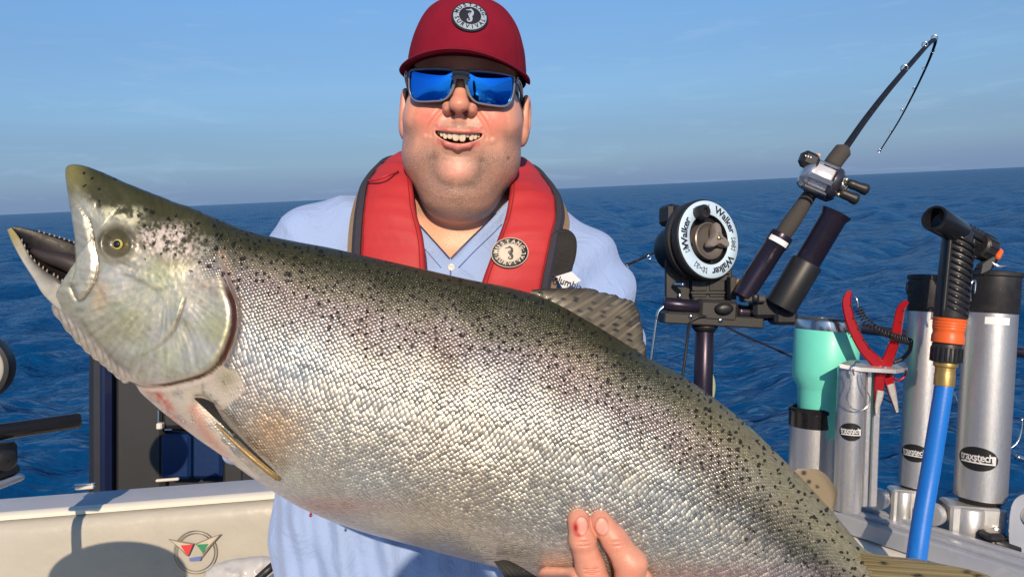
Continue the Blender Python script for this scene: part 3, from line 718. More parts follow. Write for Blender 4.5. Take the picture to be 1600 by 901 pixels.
    for r_ in J[14:64:4]:
        if random.random() < 0.3: continue
        for a_, z_, l_ in ((r_[0:2], r_[6] * 0.65e-3 * 0.92, 0.0038), (r_[2:4], -r_[6] * 0.65e-3 * 0.92, 0.0026)):
            p = FP(*a_, z_) ; mb.add(*lathe(p - up * 0.001, up + rt * 0.25 * random.uniform(-1, 1), [(0.0013, 0), (0.0009, l_ * 0.55), (0.0002, l_)], 6))
    mb.build('tooth_row', tm, root)
    tg = mat('fish_tongue', (0.03, 0.022, 0.022), 0.5, noise=0.3, nscale=300)
    tp = spl([FP(52, 392, 0.002), FP(80, 402, 0.004), FP(110, 410, 0.004), FP(140, 425, 0.002)], 14)
    mk('tongue', *tube(tp, np.interp(np.arange(14), [0, 3, 13], [0.003, 0.006, 0.012]), 12), tg, root)
    return root, V.reshape(NU, nph, 3), Q.reshape(NU, nph, 2), nn.reshape(NU, nph, 3), phi
FISH, FV, FQ, FNN, FPHI = build_fish()
_FRONT = (FPHI > 0.02) & (FPHI < np.pi - 0.02)
_fq = FQ[:, _FRONT].reshape(-1, 2); _fv = FV[:, _FRONT].reshape(-1, 3); _fn = FNN[:, _FRONT].reshape(-1, 3)
def on_fish(px, py):
    i = np.argmin(((_fq - np.array([px, py])) ** 2).sum(1)); return _fv[i], _fn[i]

def FPP(px, py, z):
    d = fdepth(px) - z; return CAM + fw * d[..., None] + rt * ((px - 800) / FPX * d)[..., None] + up * ((450.5 - py) / FPX * d)[..., None]
# ---- fins: fans of rays with a thin web between them
def fan_fin(name, base, tip, colfn, thick, bend, nray=15, rag=0.0, nv=26, seed=0, sub=9, alpha=None, parent=None, rough=0.38, label=None, coat=0.3):
    """base, tip: pixel polylines (same direction) ; bend(u, v) -> metres towards the viewer"""
    nu = max(nray, 4) * sub; rng = np.random.RandomState(seed)
    Bp = spl(base, nu); Tp = spl(tip, nu)
    u = np.linspace(0, 1, nu); v = np.linspace(0, 1, nv)
    ragd = vnoise(np.stack([u * nray * 1.6, u * 0], 1), 1.0, seed, 3) * rag
    X = Bp[:, None, :] + (Tp - Bp)[:, None, :] * (v[None, :, None] * (1 - ragd[:, None, None]))
    ray = 0.5 + 0.5 * np.cos(2 * np.pi * u * nray)          # 1 on a ray
    ray2 = 0.5 + 0.5 * np.cos(4 * np.pi * u * nray)
    rr = ray[:, None] * (1 - v[None, :] * 0.6) + ray2[:, None] * v[None, :] * 0.6
    z = bend(u[:, None], v[None, :]); th = thick * (0.5 + 0.5 * rr) * (1 - 0.75 * v[None, :])
    fr = FPP(X[..., 0], X[..., 1], z + th / 2).reshape(-1, 3); bk = FPP(X[..., 0], X[..., 1], z - th / 2).reshape(-1, 3)
    V = np.concatenate([fr, bk]); n = nu * nv
    i = np.arange(nu - 1)[:, None]; j = np.arange(nv - 1)[None, :]
    q = np.stack([i * nv + j, (i + 1) * nv + j, (i + 1) * nv + j + 1, i * nv + j + 1], -1).reshape(-1, 4)
    F = [q, q[:, ::-1] + n]
    for (a_, b_) in ((np.arange(nu - 1) * nv + nv - 1, np.arange(1, nu) * nv + nv - 1), (np.arange(nv - 1), np.arange(1, nv)), ((nu - 1) * nv + np.arange(nv - 1), (nu - 1) * nv + np.arange(1, nv))):
        F.append(np.stack([a_, b_, b_ + n, a_ + n], 1))
    F = np.concatenate(F)
    c = colfn(np.tile(u[:, None], (1, nv)), np.tile(v[None, :], (nu, 1)), rr, X).reshape(-1, c4) if False else colfn(np.tile(u[:, None], (1, nv)), np.tile(v[None, :], (nu, 1)), rr, X)
    c = c.reshape(n, -1); c = np.concatenate([c, c])
    mt = attrmat(name + '_skin', rough=rough, bump=0.0002, bscale=900, coat=coat, alphaattr=(c.shape[1] == 4))
    return mk(name, V, F, mt, parent or FISH, col={'Col': c}, label=label)
def spots_on(X, cell, rad, p, seed, stretch=(1, 1), rot=0.0):
    q = X.reshape(-1, 2); cr_, sr_ = math.cos(rot), math.sin(rot)
    q = np.stack([(q[:, 0] * cr_ + q[:, 1] * sr_) / stretch[0], (-q[:, 0] * sr_ + q[:, 1] * cr_) / stretch[1]], 1) / cell
    i0 = np.floor(q).astype(np.int64); best = np.full(len(q), 9.0)
    for dx in (-1, 0, 1):
        for dy in (-1, 0, 1):
            c = i0 + np.array([dx, dy]); h = (c[:, 0] * 73856093 ^ c[:, 1] * 19349663 ^ seed * 83492791) & 0x7fffffff; h = (h ^ (h >> 13)) * 1274126177 & 0x7fffffff
            a = (h & 0xff) / 255.0; b = ((h >> 8) & 0xff) / 255.0; k_ = ((h >> 16) & 0xff) / 255.0
            d = np.hypot(q[:, 0] - c[:, 0] - 0.2 - 0.6 * a, q[:, 1] - c[:, 1] - 0.2 - 0.6 * b); d[k_ > p] = 9
            best = np.minimum(best, d)
    return (1 - smooth01(best, rad * 0.7, rad * 1.15)).reshape(X.shape[:2])
def dorsal_col(u, v, rr, X):
    c = np.zeros(u.shape + (4,)); base = np.array([0.15, 0.125, 0.080]); web = np.array([0.085, 0.072, 0.048])
    c[..., :3] = web + (base - web) * rr[..., None]
    edge = smooth01(v + (vnoise(X.reshape(-1, 2), 14, 8, 2).reshape(u.shape) - .5) * .4, 0.62, 0.98); c[..., :3] *= (1 - 0.72 * edge)[..., None]
    c[..., :3] *= (1 - 0.5 * smooth01(-v, -0.25, 0.0))[..., None]
    s = spots_on(X, 13, 0.24, 0.75, 5, (1.7, 0.8), math.radians(18)); c[..., :3] *= (1 - 0.85 * s * (1 - edge))[..., None]
    c[..., 3] = 0.97 - 0.10 * v * (1 - rr)
    return c
fan_fin('dorsal_fin', [(826,462),(866,484),(910,514),(955,542),(996,570)], [(832,451),(905,446),(965,457),(1002,473),(1008,515),(1010,552)][:5] + [(1012,557)], dorsal_col, 0.0030,
        lambda u, v: 0.004 - 0.018 * v * u + 0.004 * np.sin(v * 3 + u * 4), nray=15, rag=0.20, seed=3)
def adip_col(u, v, rr, X):
    c = np.zeros(u.shape + (3,)); c[:] = (0.22, 0.175, 0.11); c *= (1 - 0.55 * smooth01(v, 0.7, 1.0) * smooth01(u, 0.1, 0.8))[..., None]
    for x_, y_, r_ in ((1264,752,4.0),(1277,760,3.2),(1256,738,4.5)):
        d = np.hypot(X[..., 0] - x_, X[..., 1] - y_); c *= (1 - 0.9 * (1 - smooth01(d, r_ * .5, r_ * 1.2)))[..., None]
    return c
fan_fin('adipose_fin', [(1232,742),(1250,760),(1268,780),(1290,806)], [(1246,731),(1282,735),(1307,765),(1303,796)], adip_col, 0.007, lambda u, v: 0.0 + 0 * u * v, nray=1, rag=0.0, seed=5)
def caud_col(u, v, rr, X):
    c = np.zeros(u.shape + (4,)); base = np.array([0.20, 0.165, 0.075]); web = np.array([0.12, 0.10, 0.05]); c[..., :3] = web + (base - web) * rr[..., None]
    s = spots_on(X, 20, 0.20, 0.6, 8, (1.5, 0.9), math.radians(10)); c[..., :3] *= (1 - 0.9 * s)[..., None]; c[..., 3] = 1; return c
fan_fin('tail_fin', [(1330,862),(1356,890),(1365,940),(1352,1000),(1325,1050)], [(1440,873),(1560,905),(1600,985),(1540,1080),(1390,1180)], caud_col, 0.010, lambda u, v: 0.012 * (1 - v) + 0.010 * np.sin(u * 9) * v, nray=17, rag=0.05, seed=6)
def dark_fin(u, v, rr, X):
    c = np.zeros(u.shape + (3,)); c[:] = np.array([0.012, 0.011, 0.009]); c = c * (0.6 + 0.8 * rr[..., None]); return c
_pp, _pn = on_fish(335, 655)
zoff = float((fdepth(335) - (_pp - CAM) @ fw))
# folded pectoral fin: a dark blade with a brassy leading ray
fan_fin('pectoral_fin', [(303,622),(308,621),(318,622),(332,628)], [(438,749),(428,734),(385,696),(366,684)], dark_fin, 0.004, lambda u, v: zoff + 0.004 + 0.010 * np.sin(v * 2.6) + 0.002 * u, nray=7, rag=0.02, seed=7, coat=0.1, rough=0.5)
bm_ = mat('fin_brass_ray', (0.25, 0.175, 0.065), 0.4, metal=0.3, noise=0.6, nscale=420, bump=0.0004, bscale=700, coat=0.3)
_pts = []
for (x_, y_, z_) in ((338,661,0.012),(352,676,0.014),(372,695,0.016),(398,718,0.018),(425,740,0.017),(438,749,0.013)):
    _pts.append(FPP(np.array(float(x_)), np.array(float(y_)), zoff + z_))
mk('fin_ray', *tube(spl(_pts, 30), np.interp(np.linspace(0, 1, 30), [0, .25, .5, .9, 1], [0.0008, 0.0018, 0.0026, 0.0028, 0.0014]), 10), bm_, FISH)
_pp, _pn = on_fish(790, 868); zo2 = float((fdepth(790) - (_pp - CAM) @ fw))
fan_fin('pelvic_fin', [(772,876),(790,874),(806,880)], [(812,935),(850,932),(880,925)], dark_fin, 0.004, lambda u, v: zo2 + 0.004 + 0.012 * v, nray=7, rag=0.04, seed=9, coat=0.05, rough=0.6)
# ------------------------------------------------------------------ the man
DECK = 0.45
def rot_axes(roll, pitch):
    r_ = math.cos(roll) * rt - math.sin(roll) * up; u_ = math.sin(roll) * rt + math.cos(roll) * up; z_ = -fw
    z2 = math.cos(pitch) * z_ - math.sin(pitch) * u_; u2 = math.cos(pitch) * u_ + math.sin(pitch) * z_
    return np.array([r_, u2, z2])
HA = rot_axes(math.radians(3.3), math.radians(5.5))
HO = P(719.5, 136, 0.952) - HA[2] * 0.092
def H2W(p): return HO + (np.asarray(p, float) * 1e-3) @ HA
def W2H(p): return ((np.asarray(p, float) - HO) @ HA.T) * 1e3
TA = np.array([rt, up, -fw]); TO = P(720, 135, 1.10)
def T2W(p): return TO + (np.asarray(p, float) * 1e-3) @ TA
def W2T(p): return ((np.asarray(p, float) - TO) @ TA.T) * 1e3
HND_R = P(955, 965, 0.775); HND_L = P(540, 640, 0.880)
hr_t = W2T(HND_R); hl_t = W2T(HND_L)
PERSON = thing('person', 'man in red cap, blue mirrored sunglasses and pale blue shirt holding up the salmon', 'person', (T2W((0, 0, 0))[0], T2W((0, -500, 0))[1], DECK))

def torso_sdf(x, y, z):
    d = s_ell(x, y, z, (0, -420, -25), (228, 250, 128))
    d = smin(d, s_ell(x, y, z, (0, -660, 5), (284, 270, 165)), 90)
    d = smin(d, s_cap(x, y, z, (-170, -238, -25), (120, -246, -25), 74), 40)
    d = smin(d, s_cap(x, y, z, (-60, -205, -30), (40, -205, -30), 78), 40)
    d = smin(d, s_ell(x, y, z, (-80, -330, 55), (105, 90, 62)), 40)
    d = smin(d, s_ell(x, y, z, (75, -335, 55), (105, 90, 62)), 40)
    return d
def arm_sdf(x, y, z):
    a = s_cap(x, y, z, (-213, -258, -20), (-268, -485, 55), 82, 66)
    a = smin(a, s_cap(x, y, z, (-268, -485, 55), hl_t, 62, 36), 30)
    b = s_cap(x, y, z, (172, -297, -20), (212, -500, 45), 84, 68)
    b = smin(b, s_cap(x, y, z, (212, -500, 45), hr_t * 0.93 + np.array([212, -500, 45]) * 0.07, 62, 36), 30)
    return a, b
def shirt_sdf(x, y, z):
    d = torso_sdf(x, y, z); a, b = arm_sdf(x, y, z)
    d = smin(d, a, 30); d = smin(d, b, 30)
    # folds: hanging pleats low down, creases that fan out from the armpits
    low = smooth01(-y, 470, 600)
    fold = 6.5 * np.sin(x * 0.085 + 1.4 * np.sin(y * 0.012) + 0.9 * np.sin(x * 0.021 + 2)) * low
    fold += 3.5 * np.sin(x * 0.19 + y * 0.02 + 1.7 * np.sin(y * 0.017 + x * 0.01)) * low
    r_ = np.sqrt((x + 140) ** 2 + (y + 380) ** 2) + 1; th = np.arctan2(y + 380, x + 140)
    fold += 4.0 * np.sin(th * 13 + r_ * 0.012) * smooth01(-np.abs(r_ - 150), -110, -20)
    r_ = np.sqrt((x - 120) ** 2 + (y + 400) ** 2) + 1; th = np.arctan2(y + 400, x - 120)
    fold += 4.5 * np.sin(th * 12 + r_ * 0.02) * smooth01(-np.abs(r_ - 150), -110, -20)
    fold += 3.6 * np.sin(x * 0.045 - y * 0.07 + 2 * np.sin(x * 0.02)) * smooth01(np.abs(x), 150, 220)
    fold += 2.4 * np.sin(x * 0.06 + y * 0.035 + 1.5 * np.sin(y * 0.03))
    cr = np.abs(np.sin(x * 0.026 + y * 0.041 + 1.3 * np.sin(y * 0.015 + 0.5))); fold += 4.0 * (cr ** 0.5 - 0.8) * smooth01(np.abs(x), 90, 170)
    return d + fold * 0.8
VX = -8.0
def vneck(x, y):
    xx = x - VX
    return (y + 259) - 1.08 * np.abs(xx)            # positive inside the open collar
def head_sdf(X, Y, Z):
    d = s_ell(X, Y, Z, (0, 40, -8), (76, 82, 94))
    d = smin(d, s_ell(X, Y, Z, (0, -34, 16), (83, 86, 63)), 18)
    for s in (-1, 1):
        d = smin(d, s_ell(X, Y, Z, (s * 40, -38, 47), (36, 30, 32)), 20)
        d = smin(d, s_ell(X, Y, Z, (s * 44, -84, 20), (35, 42, 46)), 20)
    d = smin(d, s_ell(X, Y, Z, (0, -90, 20), (75, 48, 60)), 20)
    d = smin(d, s_ell(X, Y, Z, (0, -132, 24), (56, 46, 58)), 22)
    d = smin(d, s_cap(X, Y, Z, (0, -95, -40), (0, -235, -46), 60, 72), 9)
    d = smin(d, s_ell(X, Y, Z, (0, -109, 62), (26, 17, 20)), 16)          # chin
    d = smin(d, s_ell(X, Y, Z, (0, -60, 64), (36, 24, 24)), 20)           # muzzle
    d = smin(d, s_ell(X, Y, Z, (0, 15, 60), (54, 13, 20)), 14)            # brow
    # nose
    d = smin(d, s_cap(X, Y, Z, (0, 8, 76), (0, -19, 95), 8.0, 10.5), 9)
    d = smin(d, s_ell(X, Y, Z, (0, -24, 98), (13, 11, 12.5)), 6)
    for s in (-1, 1):
        d = smin(d, s_ell(X, Y, Z, (s * 15, -27, 87), (8.5, 8.5, 11)), 4)
    d = smin(d, s_cap(X, Y, Z, (0, -35, 88), (0, -48, 84), 5, 6), 6)      # columella / philtrum
    # smile folds from the nostrils to the corners of the mouth
    for s in (-1, 1):
        pass
    f_ = s_cap(X, Y, Z, (-14, -89, 93), (14, -89, 93), 2.5); d = smax(d, -f_, 8)   # fold between lip and chin
    # ears
    for s in (-1, 1):
        e_ = s_ell(X, Y, Z, (s * 86, -22, -8), (9.5, 33, 17))
        e_ = smin(e_, s_ell(X, Y, Z, (s * 83, -50, -2), (8, 13, 10)), 6)
        e_ = smax(e_, -s_ell(X, Y, Z, (s * 95, -18, -2), (6, 20, 9)), 4)
        d = smin(d, e_, 5)
    # lips following the grin, then the open mouth
    lip = None
    for (x0, y0, z0), (x1, y1, z1), r0, r1 in (
        ((0,-56.0,89.5),(14,-55.0,88),2.7,2.7),((14,-54.6,88),(31.5,-51,78.5),2.7,1.6),
        ((0,-75.5,88.5),(14,-72.5,87),5.4,4.8),((14,-72.0,87),(31.5,-52.5,77.5),4.4,1.6)):
        for s in (-1, 1):
            c_ = s_cap(X, Y, Z, (s * x0, y0, z0), (s * x1, y1, z1), r0, r1); lip = c_ if lip is None else smin(lip, c_, 3)
    d = smin(d, lip, 3.5)
    yy = Y - 0.0078 * X * X
    mo = s_ell(X, yy, Z, (0, -65, 84), (31, 7.0, 22)); mo = smax(mo, Y - 0.0030 * X * X + 58.4, 1.5)
    d = smax(d, -mo, 1.6)
    # nostrils
    for s in (-1, 1):
        d = smax(d, -s_cap(X, Y, Z, (s * 8.2, -34.5, 97), (s * 6.5, -26, 90), 4.2, 3.2), 1.5)
    return d
def skin_sdf(X, Y, Z):
    d = head_sdf(X, Y, Z)
    # chest below, in the torso's own axes
    A = HA @ TA.T; o = (HO - TO) @ TA.T * 1e3
    x = X * A[0, 0] + Y * A[1, 0] + Z * A[2, 0] + o[0]; y = X * A[0, 1] + Y * A[1, 1] + Z * A[2, 1] + o[1]; z = X * A[0, 2] + Y * A[1, 2] + Z * A[2, 2] + o[2]
    return smin(d, torso_sdf(x, y, z) + 6.0, 16)
def skin_colour(p):
    """p in head millimetres"""
    x, y, z = p.T; ax = np.abs(x); n1 = vnoise(p, 22, 1, 3); n2 = vnoise(p, 3.2, 2, 2); n3 = vnoise(p, 60, 3, 2)
    c = np.tile(np.array([0.67, 0.355, 0.250]), (len(p), 1))
    def mx(w, col):
        nonlocal c
        w = np.clip(w, 0, 1)[:, None]; c = c * (1 - w) + np.asarray(col) * w
    mx(np.exp(-(((ax - 40) / 24) ** 2 + ((y + 38) / 20) ** 2)) * (z > 20) * 0.85, (0.70, 0.20, 0.15))
    mx(np.exp(-((x / 15) ** 2 + ((y + 22) / 16) ** 2)) * (z > 70) * 0.55, (0.62, 0.22, 0.15))
    mx(np.exp(-((x / 19) ** 2 + ((y + 108) / 13) ** 2)) * (z > 50) * 0.75, (0.68, 0.26, 0.20))
    # shaved beard shadow on jaw, upper lip and under the chin
    b = smooth01(-y, 62, 92) * (1 - smooth01(-y, 158, 178)) * (1 - np.exp(-((x / 20) ** 2 + ((y + 102) / 18) ** 2)) * 0.9)
    b = np.maximum(b, smooth01(ax, 50, 64) * smooth01(-y, 38, 60) * (1 - smooth01(-y, 158, 178)) * 0.85)
    b = np.maximum(b, (1 - smooth01(ax, 22, 34)) * smooth01(-y, 41, 45) * (1 - smooth01(-y, 51, 55)) * 0.7)
    b *= (z > -30) * (0.55 + 0.6 * n1)
    global BEARD; BEARD = b.copy()
    mx(b * 0.85, (0.33, 0.215, 0.17))
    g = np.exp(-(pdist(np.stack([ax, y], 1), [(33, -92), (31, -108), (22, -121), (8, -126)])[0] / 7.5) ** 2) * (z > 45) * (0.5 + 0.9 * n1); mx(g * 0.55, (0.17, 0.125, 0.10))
    # lips and mouth
    yy = y - 0.0078 * x * x
    inside = ((x / 32) ** 2 + ((yy + 66) / 8.8) ** 2 < 1) & (z > 55) & (z < 86.5 - ax * 0.13)
    lipm = np.exp(-(((yy + 57.2) / 3.4) ** 4)) * (ax < 30) * (z > 72) + np.exp(-(((yy + 75.5) / 4.4) ** 4)) * (ax < 28) * (z > 72)
    mx(lipm * 0.85, (0.62, 0.18, 0.16)); mx(inside * 1.0, (0.16, 0.03, 0.025))
    tong = inside * (yy < -69); mx(tong * 0.8, (0.50, 0.16, 0.14))
    # hair at the temples, brows
    h = smooth01(ax, 66, 72) * smooth01(y, -40, -24) * (z < 34 + 0.3 * y) * (z > -70) * (ax < 84); mx(h * 0.95, (0.045, 0.03, 0.02))
    mx((z < -20) * (y > -70) * (ax < 80) * 1.0, (0.045, 0.03, 0.02))
    mx(np.exp(-(((ax - 32) / 18) ** 4 + ((y - 19) / 4.5) ** 2)) * (z > 40) * 0.7, (0.10, 0.06, 0.035))
    mx(np.exp(-((ax - 90) / 7) ** 2) * (z < 30) * 0.35, (0.62, 0.22, 0.15))
    # nostril hollows and a mole
    mx(np.exp(-(((ax - 8.2) / 4) ** 2 + ((y + 33) / 3.5) ** 2)) * (z > 82) * 0.75, (0.12, 0.03, 0.02))
    mx(np.exp(-(((x - 66) / 2.2) ** 2 + ((y + 84) / 2.2) ** 2)) * (z > 0) * 0.8, (0.10, 0.04, 0.03))
    # chest: paler, warm
    ch = smooth01(-y, 170, 185); mx(ch * 0.75, (0.66, 0.36, 0.215))
    return np.clip(c * (0.93 + 0.14 * n3)[:, None] * (0.97 + 0.06 * n2)[:, None], 0, 1)

def hand_right():
    """the hand under the belly: two fingers come up over the flank, the rest stay below"""
    O = P(930, 860, 0.70); k = 0.70 / FPX * 1e3
    def L(px, py, dz=0.0):
        """millimetres in the hand frame, resting on the fish"""
        q, n_ = on_fish(px, min(py, 885)); zf = -((q - O) @ fw) * 1e3
        d = 0.70 - (zf + dz) * 1e-3
        w_ = P(px, py, d); v = (w_ - O); return np.array([v @ rt, v @ up, -(v @ fw)]) * 1e3
    f1 = [L(904, 812, 5.5), L(910, 842, 9.0), L(922, 884, 13), L(942, 940, 11)]
    f2 = [L(938, 814, 5.0), L(960, 842, 9.0), L(984, 880, 14), L(984, 945, 11)]
    f3 = [L(1002, 905, 9), L(1015, 930, 10), L(1010, 965, 6)]
    th = [L(856, 903, 4), L(900, 908, 8), L(930, 960, 4)]
    palm = (W := None)
    wr = np.array([(HND_R - O) @ rt, (HND_R - O) @ up, -((HND_R - O) @ fw)]) * 1e3
    def f(X, Y, Z):
        d = None
        for ch, rr in ((f1, (10.6, 11.8, 13.6, 15.0)), (f2, (10.6, 12.2, 14.6, 15.0)), (f3, (11.0, 13.0, 14.0)), (th, (11, 12.5, 14))):
            c = None
            for i in range(len(ch) - 1):
                s = s_cap(X, Y, Z, ch[i], ch[i + 1], rr[i], rr[i + 1]); c = s if c is None else smin(c, s, 4)
            d = c if d is None else smin(d, c, 1.6)
        # knuckle swellings
        d = smin(d, s_ell(X, Y, Z, f1[1] + np.array([0, 0, 2.0]), (12.0, 10, 11)), 4)
        d = smin(d, s_ell(X, Y, Z, f2[2] + np.array([1, 2, 2.0]), (15.0, 12, 13)), 5)
        # creases over the joints
        for p_ in (f1[1], f1[2], f2[1]):
            for dy in (-2.2, 1.5):
                d = smax(d, -s_cap(X, Y, Z, p_ + np.array([-8, dy, 13.2]), p_ + np.array([8, dy + 1, 13.2]), 0.8), 1.6)
        for ch in (f1, f2):
            for i in (0,):
                pass
        pm = s_cap(X, Y, Z, f1[3], wr + np.array([0, -10, -5]), 15, 24); pm = smin(pm, s_cap(X, Y, Z, f2[3], wr, 15, 24), 10)
        d = smin(d, pm, 6)
        # nails: flat plates set into the finger ends
        for a, b in ((f1[0], f1[1]), (f2[0], f2[1])):
            ax_ = nrm(a - b); c = a - ax_ * 2.0 + np.array([1.5 if a is f1[0] else -1.0, 0, 8.2])
            pl = s_ell(X, Y, Z, c, (6.6, 8.8, 2.8)); d = smin(d, pl, 0.8)
        return d
    v, q = surfnet(f, (-70, -115, -90), (75, 55, 70), 0.85)
    c = np.tile(np.array([0.62, 0.305, 0.215]), (len(v), 1)); n = vnoise(v, 10, 1, 3)
    c = c * (0.85 + 0.3 * n)[:, None]
    def mx(w, col):
        nonlocal c
        w = np.clip(w, 0, 1)[:, None]; c = c * (1 - w) + np.asarray(col) * w
    for i, (a, b) in enumerate(((f1[0], f1[1]), (f2[0], f2[1]))):
        ax_ = nrm(a - b); cc = a - ax_ * 2.0 + np.array([1.5 if i == 0 else -1.0, 0, 8.2])
        e_ = ((v[:, 0] - cc[0]) / 6.0) ** 2 + ((v[:, 1] - cc[1]) / 8.2) ** 2
        fr = v[:, 2] > cc[2] + 0.2
        mx((e_ < 0.85) * fr * 0.85, (0.66, 0.36, 0.30)); mx(np.exp(-((e_ - 1.05) / 0.16) ** 2) * fr * 0.6, (0.38, 0.12, 0.08))
        mx(np.exp(-((v - a) ** 2).sum(1) / 120) * 0.35, (0.62, 0.20, 0.15))
        if i == 0:
            g = np.exp(-(((v[:, 0] - cc[0] + 5.5) / 2.6) ** 2 + ((v[:, 1] - cc[1] + 2.0) / 5.5) ** 2)) * (v[:, 2] > cc[2] - 4) + np.exp(-(((v[:, 0] - cc[0] + 1) / 4) ** 2 + ((v[:, 1] - cc[1] + 8.6) / 1.6) ** 2)) * fr
            mx(g * 1.1 * smooth01(n, .2, .5), (0.42, 0.008, 0.01))
    for p_ in (f1[1], f1[2], f2[1], f2[2]): mx(np.exp(-((v - p_ - np.array([0, 0, 11])) ** 2).sum(1) / 70) * 0.5, (0.62, 0.20, 0.14))
    return O + (v * 1e-3) @ TA, q, c
def hand_left():
    O = HND_L
    def f(X, Y, Z):
        d = s_ell(X, Y, Z, (0, 0, 0), (40, 45, 18))
        for i, x0 in enumerate((-28, -10, 8, 26)):
            c = s_cap(X, Y, Z, (x0, 30, 0), (x0 * 1.1 - 5, 58, 14), 10, 9); c = smin(c, s_cap(X, Y, Z, (x0 * 1.1 - 5, 58, 14), (x0 * 1.1 - 8, 66, 34), 9, 8), 3); d = smin(d, c, 4)
        d = smin(d, s_cap(X, Y, Z, (34, -10, 4), (58, 22, 18), 12, 9), 8)
        d = smin(d, s_cap(X, Y, Z, (0, -20, -5), (15, -110, -25), 30, 34), 14)
        return d
    v, q = surfnet(f, (-75, -130, -70), (85, 85, 55), 2.4)
    return O + (v * 1e-3) @ TA, q, np.tile(np.array([0.60, 0.32, 0.2]), (len(v), 1))

def build_person():
    v, q = surfnet(skin_sdf, (-112, -330, -118), (112, 128, 122), 1.35, slack=4)
    # creases of the grin, chin and neck; fine unevenness of the skin
    xy = np.stack([np.abs(v[:, 0]), v[:, 1]], 1); fr_ = smooth01(v[:, 2], 20, 45); nd = nrm(np.stack([v[:, 0] * 0.6, np.zeros(len(v)), v[:, 2] + 40], 1))
    for ln, wd, dp, bg in (([(20,-26),(29,-36),(37,-48),(42,-60)], 2.4, 1.7, 0.9), ([(31,-51),(35,-55),(36,-62)], 2.0, 1.2, 0.2), ([(34,-64),(35,-78),(32,-92)], 3.5, 0.5, 0.1), ([(33,-94),(30,-110),(20,-123),(0,-128)], 5.0, 0.8, 0.0), ([(64,-112),(44,-138),(20,-147),(0,-149)], 5.0, 0.5, 0.2), ([(16,-36),(20,-33),(23,-27)], 1.8, 1.2, 0.0), ([(0,-87),(14,-86),(20,-83)], 3.5, 0.6, 0.0), ([(52,-20),(60,-30),(64,-44)], 3.0, 0.6, 0.3)):
        dl, _, sd_ = pdist(xy, spl(ln, 24)); k_ = np.where(v[:, 2] > 0, fr_, 0)
        v = v + nd * ((-dp * np.exp(-(dl / wd) ** 2) + bg * np.exp(-((dl - wd * 2.4) / (wd * 1.6)) ** 2)) * k_)[:, None]
    v = v + nd * ((0.5 * (vnoise(v, 16, 91, 2) - 0.5) + 0.5 * (vnoise(v, 4.5, 92, 2) - 0.5)) * fr_ * (v[:, 1] > -175))[:, None]
    keep = v[:, 1] > -326
    c = skin_colour(v); V = [H2W(v)]; F = [q]; C = [c]; n = len(v)
    BRD = np.zeros((len(v), 3)); BRD[:, 0] = np.clip(BEARD, 0, 1)
    m = attrmat('skin', rough=0.38, bump=0.0004, bscale=700, sss=0.10, spec=0.45, sssr=(0.010, 0.004, 0.002), rvar=0.10)
    # stubble: fine dark and fair hairs where the beard mask says so
    t = m.node_tree; bs = t.nodes['Principled BSDF']; old = bs.inputs['Base Color'].links[0].from_socket
    bm = N(t, 'ShaderNodeVertexColor', layer_name='Beard'); sp_ = N(t, 'ShaderNodeSeparateColor'); t.links.new(bm.outputs[0], sp_.inputs[0]); tcb = N(t, 'ShaderNodeTexCoord')
    mpb = N(t, 'ShaderNodeMapping'); mpb.inputs['Scale'].default_value = (1.0, 1.0, 0.45); t.links.new(tcb.outputs['Object'], mpb.inputs[0])
    for sc_, lo_, hi_, col_, amt in ((1150.0, 0.52, 0.66, (0.10, 0.055, 0.035, 1), 0.75), (900.0, 0.60, 0.72, (0.80, 0.56, 0.36, 1), 0.6)):
        nb_ = N(t, 'ShaderNodeTexNoise', inp={'Scale': sc_, 'Detail': 2.0}); t.links.new(mpb.outputs[0], nb_.inputs[0])
        mr_ = N(t, 'ShaderNodeMapRange', interpolation_type='SMOOTHSTEP', inp={'From Min': lo_, 'From Max': hi_, 'To Max': amt}); t.links.new(nb_.outputs['Fac'], mr_.inputs[0])
        mu_ = N(t, 'ShaderNodeMath', operation='MULTIPLY'); t.links.new(mr_.outputs[0], mu_.inputs[0]); t.links.new(sp_.outputs[0], mu_.inputs[1])
        mxb = N(t, 'ShaderNodeMix', data_type='RGBA'); mxb.inputs[7].default_value = col_; t.links.new(mu_.outputs[0], mxb.inputs[0]); t.links.new(old, mxb.inputs[6]); old = mxb.outputs[2]
    # blotchy redness and pores at skin scale
    nr2 = N(t, 'ShaderNodeTexNoise', inp={'Scale': 240.0, 'Detail': 5.0, 'Roughness': 0.65}); t.links.new(tcb.outputs['Object'], nr2.inputs[0])
    mr2 = N(t, 'ShaderNodeMapRange', inp={'From Min': 0.35, 'From Max': 0.65, 'To Min': 0.0, 'To Max': 0.32}); t.links.new(nr2.outputs['Fac'], mr2.inputs[0])
    mx2 = N(t, 'ShaderNodeMix', data_type='RGBA', blend_type='MULTIPLY'); mx2.inputs[7].default_value = (0.98, 0.72, 0.66, 1); t.links.new(mr2.outputs[0], mx2.inputs[0]); t.links.new(old, mx2.inputs[6]); t.links.new(mx2.outputs[2], bs.inputs['Base Color'])
    mk('body', np.concatenate(V), np.concatenate(F), m, PERSON, col={'Col': np.concatenate(C), 'Beard': BRD})
    for vv, qq, cc in (hand_right(), hand_left()):
        mk('hand', vv, qq, m, PERSON, col={'Col': cc})
    # ---- teeth, each its own shape, uneven as in the grin
    tm = mat('tooth_enamel', (0.66, 0.57, 0.42), 0.22, noise=0.18, nscale=260, coat=0.3, sss=0.1)
